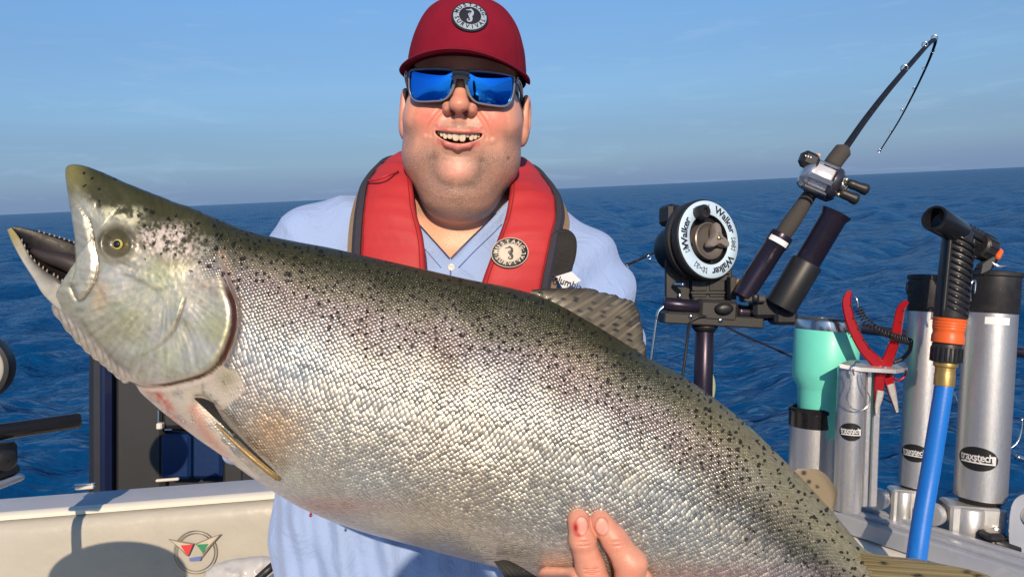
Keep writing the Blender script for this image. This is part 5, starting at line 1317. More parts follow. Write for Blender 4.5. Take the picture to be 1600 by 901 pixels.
# ------------------------------------------------------------------ boat
GZ = CAM[2] - 0.60
def G(px, py, z=GZ):
    d = fw + rt * ((px - 800) / FPX) + up * ((450.5 - py) / FPX); return CAM + d * ((z - CAM[2]) / d[2])
alu = mat('brushed_aluminium', (0.56, 0.56, 0.56), 0.36, metal=0.80, noise=0.16, nscale=320, bump=0.00022, bscale=700, rvar=0.12)
alu2 = mat('cast_aluminium', (0.56, 0.56, 0.55), 0.40, metal=0.65, noise=0.14, nscale=40, bump=0.0002, bscale=600, rvar=0.08, wear=(0.36, 0.36, 0.38), wscale=22, wamt=0.35)
railm = mat('rail_aluminium', (0.40, 0.43, 0.48), 0.42, metal=0.35, noise=0.14, nscale=18, bump=0.0002, bscale=300, rvar=0.1, wear=(0.62, 0.64, 0.68), wscale=30, wamt=0.3)
gel = mat('white_gelcoat', (0.66, 0.66, 0.63), 0.34, noise=0.05, nscale=9, coat=0.2, wear=(0.50, 0.48, 0.43), wscale=9, wamt=0.35)
vin = mat('cream_vinyl', (0.42, 0.405, 0.35), 0.42, noise=0.07, nscale=7, bump=0.0016, bscale=42, rvar=0.08, wear=(0.35, 0.335, 0.29), wscale=6, wamt=0.4)
blk = mat('black_plastic', (0.018, 0.018, 0.020), 0.42, noise=0.3, nscale=60, bump=0.0002, bscale=700, rvar=0.12, wear=(0.07, 0.07, 0.075), wscale=30, wamt=0.35)
blkg = mat('black_gloss', (0.012, 0.012, 0.014), 0.22, noise=0.2, nscale=60, rvar=0.08)
anod = mat('dark_anodised', (0.030, 0.024, 0.042), 0.30, metal=0.55, noise=0.25, nscale=20, bump=0.0001, bscale=900, rvar=0.1, wear=(0.10, 0.10, 0.11), wscale=26, wamt=0.3)
steel = mat('steel', (0.62, 0.62, 0.62), 0.22, metal=1.0, noise=0.1, nscale=60)
wht = mat('white_label', (0.78, 0.79, 0.80), 0.5, noise=0.05, nscale=80)

ga, gb = G(1292, 796), G(1600, 893)
gdir = nrm(gb - ga); gin = nrm(np.cross(gdir, np.array([0, 0, 1.0])))
if gin @ (CAM - ga) * 1 < 0: gin = -gin
gin[2] = 0; gin = nrm(gin)
BOAT = thing('boat', 'white fishing boat with cream padded transom and aluminium side rail', 'boat', (0, 0.2, 0.10))
def build_boat():
    Z = np.array([0, 0, 1.0])
    g0 = ga - gdir * 1.10; g1 = gb + gdir * 0.95
    # transom line
    t0, t1 = G(-330, 829), G(430, 769); tdir = nrm(t1 - t0); tin = nrm(np.cross(Z, tdir)); tin = tin if tin @ (CAM - t0) > 0 else -tin
    # corner where the transom meets the starboard side
    A = np.array([tdir[:2], -gdir[:2]]).T; s = np.linalg.solve(A, (ga - t0)[:2]); corner = t0 + tdir * s[0]
    g0 = corner
    # rail along the gunwale
    def bar(p, q, off, wd, z0, z1, m, name, bev=0.003, inn=gin, par=BOAT):
        c = (p + q) / 2 + inn * off + Z * (z0 + z1) / 2; L_ = np.linalg.norm(q - p)
        return mk(name, *rbox(c, np.array([nrm(q - p), inn, Z]), (L_, wd, z1 - z0), bev), m, par, smooth=False)
    bar(g0, g1, -0.030, 0.060, -0.034, 0.0, railm, 'track_rail')
    bar(g0, g1, -0.018, 0.010, 0.0, 0.006, railm, 'track_lip', 0.001); bar(g0, g1, -0.048, 0.010, 0.0, 0.006, railm, 'track_lip', 0.001)
    # gunwale moulding: sloping inner shoulder
    def mould(p, q, prof, m, name, inn):
        n = len(prof); V = []
        for e in (p, q):
            for o, z in prof: V.append(e + inn * o + Z * z)
        F = [(j, (j + 1) % n, n + (j + 1) % n, n + j) for j in range(n)] + [tuple(range(n - 1, -1, -1)), tuple(n + j for j in range(n))]
        return mk(name, V, F, m, BOAT, smooth=True, sharp=35)
    mould(g0, g1, [(-0.10, -0.038), (0.010, -0.038), (0.035, -0.043), (0.075, -0.064), (0.092, -0.085), (0.095, -0.15), (-0.10, -0.15)], gel, 'gunwale', gin)
    mould(g0, g1, [(-0.12, -0.10), (-0.10, -0.06), (-0.085, -0.06), (-0.085, -0.9), (-0.17, -1.28), (-0.22, -1.28)], gel, 'hull_side', gin)
    mould(g0, g1, [(0.090, -0.16), (0.060, -0.20), (0.060, -0.95), (0.045, -0.95), (0.045, -0.16)], gel, 'inner_side', gin)
    # transom: grey capping with a bright front lip, cream bolster under it
    te = corner + tdir * 0.02; ts = t0 - tdir * 0.8
    mould(ts, te, [(-0.085, 0.0), (-0.012, 0.0), (-0.004, -0.002), (-0.004, -0.03), (-0.085, -0.03)], mat('grey_capping', (0.33, 0.36, 0.42), 0.38, noise=0.10, nscale=12, rvar=0.08, wear=(0.5, 0.52, 0.56), wscale=14, wamt=0.3), 'transom_cap', tin)
    mould(ts, te, [(-0.004, 0.003), (0.004, 0.003), (0.010, -0.001), (0.011, -0.009), (-0.004, -0.009)], mat('cream_lip', (0.70, 0.68, 0.60), 0.35, noise=0.05, nscale=20, coat=0.2), 'transom_lip', tin)
    pr = [(-0.02, -0.011), (0.009, -0.012), (0.024, -0.018), (0.034, -0.044), (0.040, -0.12), (0.038, -0.20), (0.030, -0.27), (0.010, -0.30), (-0.02, -0.30)]
    # bolster as a dense skin so that the vinyl can pucker
    nu, pz = 260, spl(np.array(pr), 70); L_ = np.linalg.norm(te - ts); U = np.linspace(0, 1, nu)
    V = ts[None, None] + tdir * (U * L_)[:, None, None] + tin * pz[None, :, :1] + Z * pz[None, :, 1:2]
    q = np.stack([np.repeat(U * L_, 70), np.tile(pz[:, 1], nu)], 1); puck = np.exp(-((q[:, 1] + 0.115) / 0.020) ** 2) * (vnoise(q * np.array([1, 0.35]), 0.010, 3, 2) - 0.5) * 0.0040 + (vnoise(q, 0.06, 5, 2) - 0.5) * 0.004
    V = V.reshape(-1, 3) + tin * puck[:, None]
    i = np.arange(nu - 1)[:, None]; j = np.arange(69)[None, :]
    F = np.stack([i * 70 + j, i * 70 + j + 1, (i + 1) * 70 + j + 1, (i + 1) * 70 + j], -1).reshape(-1, 4)
    mk('bolster', V, F, vin, BOAT)
    mould(ts, te, [(0.0, -0.31), (0.0, -0.92), (-0.06, -0.92), (-0.06, -0.31)], gel, 'transom_wall', tin)
    mould(ts, te, [(-0.085, -0.03), (-0.085, -1.3), (-0.13, -1.3), (-0.10, -0.03)], gel, 'hull_stern', tin)
    # emblem on the bolster: ring, two swept wings and small flags
    def B(px, py, lift=0.0):
        """point on the face of the bolster"""
        n_ = tin; p0 = t0 + tin * 0.0415 - Z * 0.10; d = fw + rt * ((px - 800) / FPX) + up * ((450.5 - py) / FPX)
        return CAM + d * (((p0 - CAM) @ n_) / (d @ n_)) + n_ * (lift + 0.0022)
    em = mat('emblem_grey', (0.20, 0.185, 0.15), 0.5, noise=0.2, nscale=120); emf = mat('emblem_buff', (0.52, 0.47, 0.37), 0.5, noise=0.1, nscale=100)
    th = np.linspace(0, 2 * np.pi, 56, endpoint=False)
    for r in (33.5, 29.5): mk('emblem_ring', *tube(np.array([B(306 + r * math.cos(a), 861 + r * math.sin(a), 0.0006) for a in th]), 0.0008, 6, closed=True), em, BOAT)
    def flat(pp, m, nm, lift): mk(nm, *prism(np.array([B(x_, y_, lift) for x_, y_ in pp]), None, tin, 0.0010), m, BOAT, smooth=False)
    flat([(264,840),(280,843),(304,847),(296,866),(293,867),(283,856)], em, 'emblem_wing', 0.0014); flat([(268,841.5),(282,845),(301,848.5),(294,864),(285,855)], emf, 'emblem_wing_face', 0.0024)
    flat([(347,832),(332,837),(306,847.5),(318,860),(317,869),(331,850)], em, 'emblem_wing', 0.0014); flat([(343,834),(331,838.5),(309,848),(319,859),(329,849)], emf, 'emblem_wing_face', 0.0024)
    flat([(284,849.5),(303,848),(295,866)], mat('flag_red', (0.62, 0.05, 0.06), 0.5, noise=0.1, nscale=80), 'emblem_flag', 0.0036)
    flat([(309,848),(327,847),(318,861)], mat('flag_green', (0.03, 0.26, 0.12), 0.5, noise=0.1, nscale=80), 'emblem_flag', 0.0036)
    flat([(297,869),(317,866),(314,873),(298,874)], mat('flag_blue', (0.13, 0.18, 0.42), 0.5, noise=0.1, nscale=80), 'emblem_flag', 0.0036)
    # hinge plate and small fittings on the capping
    hp = G(134, 763); mk('hinge', *rbox(hp + Z * 0.004, np.array([tdir, tin, Z]), (0.040, 0.014, 0.008), 0.002), mat('hinge_cream', (0.66, 0.62, 0.52), 0.4, noise=0.1, nscale=50), BOAT, smooth=False)
    mk('hinge_pin', *cyl(hp + Z * 0.010 - tdir * 0.022, hp + Z * 0.010 + tdir * 0.022, 0.0032, 12), steel, BOAT)
    hp = G(262, 751); mk('latch', *rbox(hp + Z * 0.003, np.array([tdir, tin, Z]), (0.05, 0.008, 0.006), 0.002), mat('hinge_cream'), BOAT, smooth=False)
    # deck
    xs = [corner, ts, ts + tin * 3.2, g1 + gin * 0.05]
    dk = mat('deck_nonskid', (0.66, 0.65, 0.61), 0.8, noise=0.1, nscale=60, bump=0.002, bscale=160)
    pts = np.array([corner - tin * 0.05, ts - tin * 0.05, ts + tin * 3.2, g1 + gin * 1.2 - Z * 0, g1]); pts[:, 2] = DECK
    o = mk('deck', *prism(pts, None, Z, 0.04), dk, BOAT, smooth=False)
    return corner, tdir, tin
CORNER, TDIR, TIN = build_boat()
ZUP = np.array([0, 0, 1.0])

# ---- helpers for upright gear seen in the photograph
def axis_pts(x0, y0, x1, y1, d0, d1=None): return P(x0, y0, d0), P(x1, y1, d1 or d0)
def mpx(d): return d / FPX
def oval_logo(root, c, axis, rad, facing, w_, h_, name='maker_label'):
    """black oval decal with pale lettering wrapped on a tube; c: point on the tube's axis"""
    ax = nrm(axis); f = nrm(facing - ax * (facing @ ax)); s = np.cross(ax, f)
    s = s if s @ rt > 0 else -s
    def wrap(x, y, lift): a = np.asarray(x) / rad; return c + np.outer(np.cos(a) * (rad + lift), f) + np.outer(np.sin(a) * (rad + lift), s) + np.outer(np.asarray(y), ax)
    nr_, ns = 6, 40; t = np.linspace(0, 2 * np.pi, ns, endpoint=False); V = [wrap(np.cos(t) * w_ / 2 * r, np.sin(t) * h_ / 2 * r, 0.0005) for r in np.linspace(0.02, 1, nr_)]
    F = [(i * ns + j, i * ns + (j + 1) % ns, (i + 1) * ns + (j + 1) % ns, (i + 1) * ns + j) for i in range(nr_ - 1) for j in range(ns)] + [tuple(range(ns))]
    o = mk(name, np.concatenate(V), F, mat('label_black', (0.012, 0.012, 0.013), 0.35, noise=0.2, nscale=200), root)
    lg = mat('label_silver', (0.60, 0.61, 0.62), 0.4, noise=0.1, nscale=300)
    v, f_ = textmesh('traxstech', h_ * 0.40, spacing=0.92, bold=h_ * 0.006); v[:, 1] *= 1.15
    v[:, 0] *= w_ * 0.80 / (v[:, 0].max() - v[:, 0].min())
    mk('lettering', wrap(v[:, 0] - w_ * 0.02, v[:, 1] + h_ * 0.07, 0.0009), f_, lg, o, smooth=False)
    # key-shaped bar under the word
    for (x0, x1, y0, y1) in ((-0.40, 0.40, -0.19, -0.13), (0.36, 0.44, -0.19, 0.16), (0.30, 0.44, 0.12, 0.18)):
        xs = np.linspace(x0, x1, 9) * w_; V = np.concatenate([wrap(xs, np.full(9, y0 * h_), 0.0009), wrap(xs, np.full(9, y1 * h_), 0.0009)]); mk('lettering', V, [(i, i + 1, 10 + i, 9 + i) for i in range(8)], lg, o, smooth=False)
    for k in range(4):
        x0 = -0.30 + k * 0.12; xs = np.linspace(x0, x0 + 0.05, 3) * w_; V = np.concatenate([wrap(xs, np.full(3, -0.13 * h_), 0.0009), wrap(xs, np.full(3, -0.09 * h_), 0.0009)]); mk('lettering', V, [(i, i + 1, 4 + i, 3 + i) for i in range(2)], lg, o, smooth=False)
def gunwale_below(p):
    q = np.array(p, float); q[2] = GZ; return q

# ------------------------------------------------------------------ tall aluminium rod tubes
def rod_tube(label, top, bot, rpx, cap_h, d, logo_px, base_c, base_size, knob_px, number=None, dz=0.0):
    k = mpx(d); r = rpx * k; p1 = P(*top, d); p0 = P(*bot, d); ax = nrm(p1 - p0); L_ = np.linalg.norm(p1 - p0)
    root = thing('rod_tube', label, 'rod holder', gunwale_below(p0), group='upright aluminium rod tubes on the side rail')
    mk('tube', *lathe(p0, ax, [(r * 0.93, 0.006), (r - 0.001, 0), (r, 0.001), (r, L_ - cap_h * k), (r * 0.93, L_ - cap_h * k)], 48, cap=False), alu, root, sharp=40)
    h = cap_h * k
    mk('rubber_cap', *lathe(p0 + ax * (L_ - h), ax, [(r * 1.01, 0), (r * 1.035, 0.002), (r * 1.05, h * 0.86), (r * 1.12, h * 0.89), (r * 1.13, h * 0.97), (r * 1.08, h), (r * 0.93, h), (r * 0.88, h * 0.9), (r * 0.86, h * 0.1), (0.0005, h * 0.08)], 48, cap=False), blk, root, sharp=40)
    # black swivel neck and clamp base
    mk('swivel_neck', *lathe(p0 - ax * 0.032, ax, [(r * 0.50, 0), (r * 0.66, 0.004), (r * 0.60, 0.012), (r * 0.74, 0.018), (r * 0.80, 0.026), (r * 0.90, 0.030), (r * 0.90, 0.033)], 32), blk, root, sharp=40)
    mk('neck_wheel', *cyl(p0 - ax * 0.030 - fw * -0.02 + rt * r * 0.62, p0 - ax * 0.030 + fw * 0.032 + rt * r * 0.66, 0.024, 24), blkg, root)
    bc = P(*base_c, d - 0.004); bw, bh = base_size[0] * k, base_size[1] * k
    bx = nrm(gdir * 0.25 + rt * 0.75); bn = nrm(np.cross(bx, ax)); bn = bn if bn @ fw < 0 else -bn
    mk('clamp_base', *rbox(bc, np.array([bx, ax, bn]), (bw, bh, bw * 0.75), 0.004), alu2, root, smooth=False)
    mk('clamp_post', *cyl(bc - ax * bh * 0.48 + bn * bw * 0.22 - bx * bw * 0.12, bc + ax * bh * 0.47 + bn * bw * 0.22 - bx * bw * 0.12, bw * 0.27, 28), alu2, root)
    mk('bolt', *cyl(bc + bx * bw * 0.30 + bn * bw * 0.36, bc + bx * bw * 0.30 + bn * bw * 0.44, 0.0085, 12), steel, root)
    mk('track_foot', *rbox(bc - ax * (bh * 0.5 + 0.010) + bx * 0.01, np.array([gdir, gin, ZUP]), (bw * 1.3, 0.05, 0.022), 0.003), blk, root, smooth=False)
    kp = P(*knob_px, d - 0.012); kd = nrm(-rt * 0.80 - fw * 0.55 + up * 0.05)
    mk('knob_stem', *rbox(kp - kd * 0.026, np.array([kd, ax, np.cross(kd, ax)]), (0.046, 0.020, 0.020), 0.003), alu2, root, smooth=False)
    kn = mk('clamp_knob', *lathe(kp, kd, [(0.0165, -0.010), (0.0185, -0.008), (0.0185, 0.004), (0.0172, 0.0065), (0.0150, 0.0072), (0.0005, 0.0068)], 40), alu2, root, sharp=35)
    oval_logo(root, p0 + ax * ((P(*logo_px, d) - p0) @ ax), ax, r, nrm(-fw - rt * 0.95), r * 1.55, r * 1.0)
    if number:
        lw = wht; f = nrm(-fw - ax * (-fw @ ax)); s = np.cross(f, ax); s = s if s @ rt > 0 else -s
        y0 = (P(*number[1], d) - p0) @ ax; a = np.linspace(-0.62, 0.30, 12) + number[2]
        V = np.concatenate([p0 + ax * (y0 + q) + np.outer(np.cos(a) * (r + 0.0005), f) + np.outer(np.sin(a) * (r + 0.0005), s) for q in (-0.006, 0.006)])
        lb = mk('number_label', V, [(i, i + 1, 13 + i, 12 + i) for i in range(11)], lw, root)
        if number[0]:
            v, f_ = textmesh(number[0], 0.0105); aa = v[:, 0] / r + number[2] + 0.10; mk('lettering', p0 + np.outer(np.cos(aa) * (r + .001), f) + np.outer(np.sin(aa) * (r + .001), s) + np.outer(v[:, 1] + y0, ax), f_, mat('ink', (0.03, 0.03, 0.04), 0.6), lb, smooth=False)
    return root, p0, ax, r
RT1 = rod_tube('slim silver rod tube with black cap behind the hose nozzle, numbered label', (1452,430), (1433,758), 27, 57, 1.31, (1431,704), (1413,790), (46,56), (1371,779), number=('#6', (1448,503), 0.35))
mk('cap_clip', *tube(spl([P(1423,440,1.27), P(1419,446,1.265), P(1420,456,1.265), P(1426,458,1.27)], 14), 0.004, 8), blk, RT1[0])
RT2 = rod_tube('wide silver rod tube with black cap at the right, bare white label', (1552,424), (1531,776), 36.5, 65, 1.26, (1535,712), (1517,818), (78,66), (1458,803), number=(None, (1540,500), -0.15))

# ------------------------------------------------------------------ cup tube with the tumbler, and the tool holder beside it
def cup_and_tools():
    d = 1.34; k = mpx(d)
    p1, p0 = P(1271, 640, d), P(1266, 800, d); ax = nrm(p1 - p0); L_ = np.linalg.norm(p1 - p0); r = 34.5 * k
    root = thing('cup_holder_tube', 'short silver tube with black rubber band holding the mint tumbler', 'cup holder', gunwale_below(p0))
    mk('tube', *lathe(p0, ax, [(r * 0.9, 0), (r, 0.002), (r, L_ - 0.028), (r * 0.92, L_ - 0.028)], 48, cap=False), alu, root, sharp=40)
    mk('rubber_band', *lathe(p0 + ax * (L_ - 0.030), ax, [(r * 1.0, 0), (r * 1.04, 0.002), (r * 1.04, 0.026), (r * 1.07, 0.028), (r * 1.07, 0.033), (r * 1.0, 0.036), (r * 0.93, 0.034), (r * 0.93, 0)], 48, cap=False), blkg, root, sharp=40)
    mk('bottom_plate', *lathe(p0, ax, [(r * 0.9, 0), (r * 0.92, 0.002), (r * 0.92, 0.006), (0.001, 0.006)], 40), blk, root)
    mk('bracket', *rbox(P(1303, 700, d), np.array([rt, ax, -fw]), (0.022, 0.08, 0.02), 0.002), alu2, root, smooth=False)
    # tumbler
    t1, t0 = P(1294, 498, d), P(1281, 680, d); ta = nrm(t1 - t0); H = np.linalg.norm(t1 - t0); R = 48.5 * k
    tr = thing('tumbler', 'mint green insulated tumbler with steel rim in the cup holder', 'tumbler', t0)
    mint = mat('mint_enamel', (0.15, 0.66, 0.52), 0.40, noise=0.05, nscale=40, bump=0.00008, bscale=1200, coat=0.15)
    def hh(py): return (P(1290, py, d) - t0) @ ta
    mk('cup', *lathe(t0, ta, [(R * 0.66, 0), (R * 0.70, 0.002), (R * 0.74, hh(640)), (R * 0.77, hh(612)), (R * 0.80, hh(606)), (R * 0.97, hh(590)), (R * 0.985, hh(580)), (R * 1.0, hh(517)), (R * 0.985, hh(516))], 64, cap=False), mint, tr, sharp=50)
    mk('steel_rim', *lathe(t0, ta, [(R * 0.98, hh(517)), (R * 0.985, hh(514)), (R * 0.99, hh(503)), (R * 0.975, hh(501)), (R * 0.955, hh(503)), (R * 0.93, hh(530))], 64, cap=False), steel, tr, sharp=50)
    mk('lid', *lathe(t0, ta, [(R * 0.95, hh(508)), (R * 0.965, hh(500)), (R * 0.93, hh(497)), (R * 0.90, hh(503)), (0.001, hh(504))], 48, cap=False), mat('smoke_plastic', (0.10, 0.11, 0.12), 0.12, noise=0.1, nscale=40, trans=0.5), tr, sharp=40)
    # tool holder: two extrusions with a perforated top plate
    d2 = 1.24; k2 = mpx(d2)
    q1, q0 = P(1331, 572, d2), P(1323, 796, d2); qa = nrm(q1 - q0); QL = np.linalg.norm(q1 - q0)
    th = thing('tool_holder', 'silver extruded tool holder with flat top plate between the tumbler and the tubes', 'tool holder', gunwale_below(q0))
    mk('post', *lathe(q0, qa, [(20 * k2, 0), (20.5 * k2, 0.002), (20.5 * k2, QL - 0.001), (18 * k2, QL), (0.001, QL)], 40), alu, th, sharp=40)
    for (xa, xb, wd, dd) in ((1356, 1348, 9, 0.010), (1369, 1361, 12, 0.022)):
        a_, b_ = P(xa, 574, d2 + dd), P(xb, 790, d2 + dd); mk('rib', *rbox((a_ + b_) / 2, np.array([np.cross(nrm(b_ - a_), fw), nrm(b_ - a_), fw]), (wd * k2, np.linalg.norm(b_ - a_), 0.016), 0.002), alu, th, smooth=False)
    tp = np.array([P(1312, 571, d2 - 0.02), P(1345, 577, d2 - 0.028), P(1400, 580, d2 - 0.02), P(1418, 577, d2 + 0.015), P(1415, 569, d2 + 0.05), P(1330, 564, d2 + 0.04)]); tp2 = []
    mk('top_plate', *prism(tp, None, up, 0.0065), alu2, th, sharp=30, smooth=False)
    oval_logo(th, q0 + qa * ((P(1325, 671, d2) - q0) @ qa), qa, 20.5 * k2, nrm(-fw - rt * 0.35), 20.5 * k2 * 1.7, 20.5 * k2 * 1.35)
    # spring clip hung on the plate
    c_ = [P(1327, 580, d2 - 0.035), P(1329, 596, d2 - 0.036), P(1327, 607, d2 - 0.036), P(1323, 622, d2 - 0.034), P(1330, 636, d2 - 0.034), P(1343, 641, d2 - 0.034), P(1356, 634, d2 - 0.034), P(1359, 620, d2 - 0.034), P(1351, 606, d2 - 0.036), P(1347, 594, d2 - 0.036), P(1346, 582, d2 - 0.035)]
    sc_ = thing('spring_clip', 'thin steel wire snap ring hanging from the tool holder plate', 'snap ring', c_[0])
    mk('wire', *tube(spl(c_, 60), 0.0011, 8), steel, sc_)
    mk('hook', *tube(spl([P(1334, 586, d2 - 0.034), P(1333, 575, d2 - 0.036), P(1337, 566, d2 - 0.030), P(1343, 566, d2 - 0.026)], 16), 0.0016, 8), steel, sc_)
    # pliers
    pr = thing('pliers', 'open red pliers with coiled black lanyard standing in the tool holder', 'pliers', P(1375, 640, d2))
    redm = mat('red_anodised', (0.40, 0.008, 0.014), 0.30, metal=0.45, noise=0.12, nscale=60, bump=0.0001, bscale=500, coat=0.3, wear=(0.30, 0.01, 0.015), wscale=40, wamt=0.4)
    def blade(pts, wd, dep, m, nm, th_=0.012):
        c = spl([(*p_, w_) for p_, w_ in zip(pts, wd)], 40); tn = nrm(np.gradient(c[:, :2], axis=0)); nr_ = np.stack([-tn[:, 1], tn[:, 0]], 1)
        rows = []
        for i in range(40):
            a_ = c[i, :2] + nr_[i] * c[i, 2]; b_ = c[i, :2] - nr_[i] * c[i, 2]; a2 = c[i, :2] + nr_[i] * c[i, 2] * .72; b2 = c[i, :2] - nr_[i] * c[i, 2] * .72
            rows.append([P(*a2, dep - th_ / 2), P(*b2, dep - th_ / 2), P(*b_, dep - th_ * .25), P(*b_, dep + th_ * .25), P(*b2, dep + th_ / 2), P(*a2, dep + th_ / 2), P(*a_, dep + th_ * .25), P(*a_, dep - th_ * .25)])
        V = np.array(rows).reshape(-1, 3); F = [(i * 8 + j, i * 8 + (j + 1) % 8, (i + 1) * 8 + (j + 1) % 8, (i + 1) * 8 + j) for i in range(39) for j in range(8)] + [tuple(range(7, -1, -1)), tuple(39 * 8 + j for j in range(8))]
        return mk(nm, V, [f[::-1] for f in F], m, pr, sharp=28)
    h1 = [(1328,454),(1323,470),(1327,495),(1337,522),(1352,548),(1369,565),(1377,582)]; h2 = [(1418,470),(1408,482),(1403,505),(1399,530),(1390,555),(1384,570),(1384,590)]
    a_ = blade(h1, (4, 7.5, 8, 8, 8.5, 9.5, 9), d2 + 0.004, redm, 'handle'); b_ = blade(h2, (4, 7, 8, 8, 9, 10, 9), d2 + 0.012, redm, 'handle')
    hole = mat('hole_dark', (0.01, 0.006, 0.006), 0.6)
    for par, pl_, dep in ((a_, [(1329,477),(1333,497),(1341,514),(1349,530),(1358,543)], d2 - 0.0025), (b_, [(1411,485),(1407,503),(1405,522)], d2 + 0.0055)):
        for x_, y_ in pl_: mk('hole', *cyl(P(x_, y_, dep + 0.004), P(x_, y_, dep - 0.0002), 0.0021, 12), hole, par)
    jm = mat('jaw_steel', (0.50, 0.48, 0.45), 0.4, metal=0.6, noise=0.25, nscale=90, bump=0.0004, bscale=300)
    blade([(1376,580),(1374,600),(1372,622),(1369,647)], (9, 8, 6.5, 2.5), d2 + 0.004, redm, 'jaw'); blade([(1385,582),(1391,602),(1396,622),(1401,643)], (9, 8, 6, 2.5), d2 + 0.012, redm, 'jaw')
    blade([(1376,610),(1374,622),(1371,635),(1370,648)], (6, 5.5, 4.2, 2.2), d2 - 0.003, jm, 'jaw_insert', 0.006); blade([(1391,600),(1395,615),(1399,630),(1402,644)], (6, 5.5, 4, 2.2), d2 + 0.005, jm, 'jaw_insert', 0.006)
    mk('pivot', *cyl(P(1381, 577, d2 + 0.012), P(1381, 577, d2 - 0.008), 0.0055, 20), steel, pr)
    mk('trigger_loop', *tube(spl([P(1397,590,d2+.01), P(1404,594,d2+.01), P(1413,588,d2+.01), P(1416,578,d2+.01)], 14), 0.0016, 8), redm, pr)
    # coiled lanyard
    cl = spl([P(1341,482,d2-.004), P(1352,500,d2-.006), P(1372,515,d2-.008), P(1392,524,d2-.008), P(1408,530,d2), P(1424,534,d2+.02)], 300); tn = nrm(np.gradient(cl, axis=0)); a0 = nrm(np.cross(tn, fw)); b0 = np.cross(tn, a0); t = np.linspace(0, 2 * np.pi * 21, 300)
    mk('lanyard_coil', *tube(cl + a0 * (np.cos(t) * 0.0052)[:, None] + b0 * (np.sin(t) * 0.0052)[:, None], 0.0014, 6), blk, pr)
    mk('lanyard_end', *tube(spl([P(1334,462,d2), P(1339,468,d2-.004), P(1341,482,d2-.004)], 10), 0.0018, 8), steel, pr)
    mk('lanyard_loop', *tube(spl([P(1424,534,d2+.02), P(1421,548,d2+.02), P(1410,560,d2+.02), P(1395,566,d2+.02)], 16), 0.0035, 8), blk, pr)
cup_and_tools()

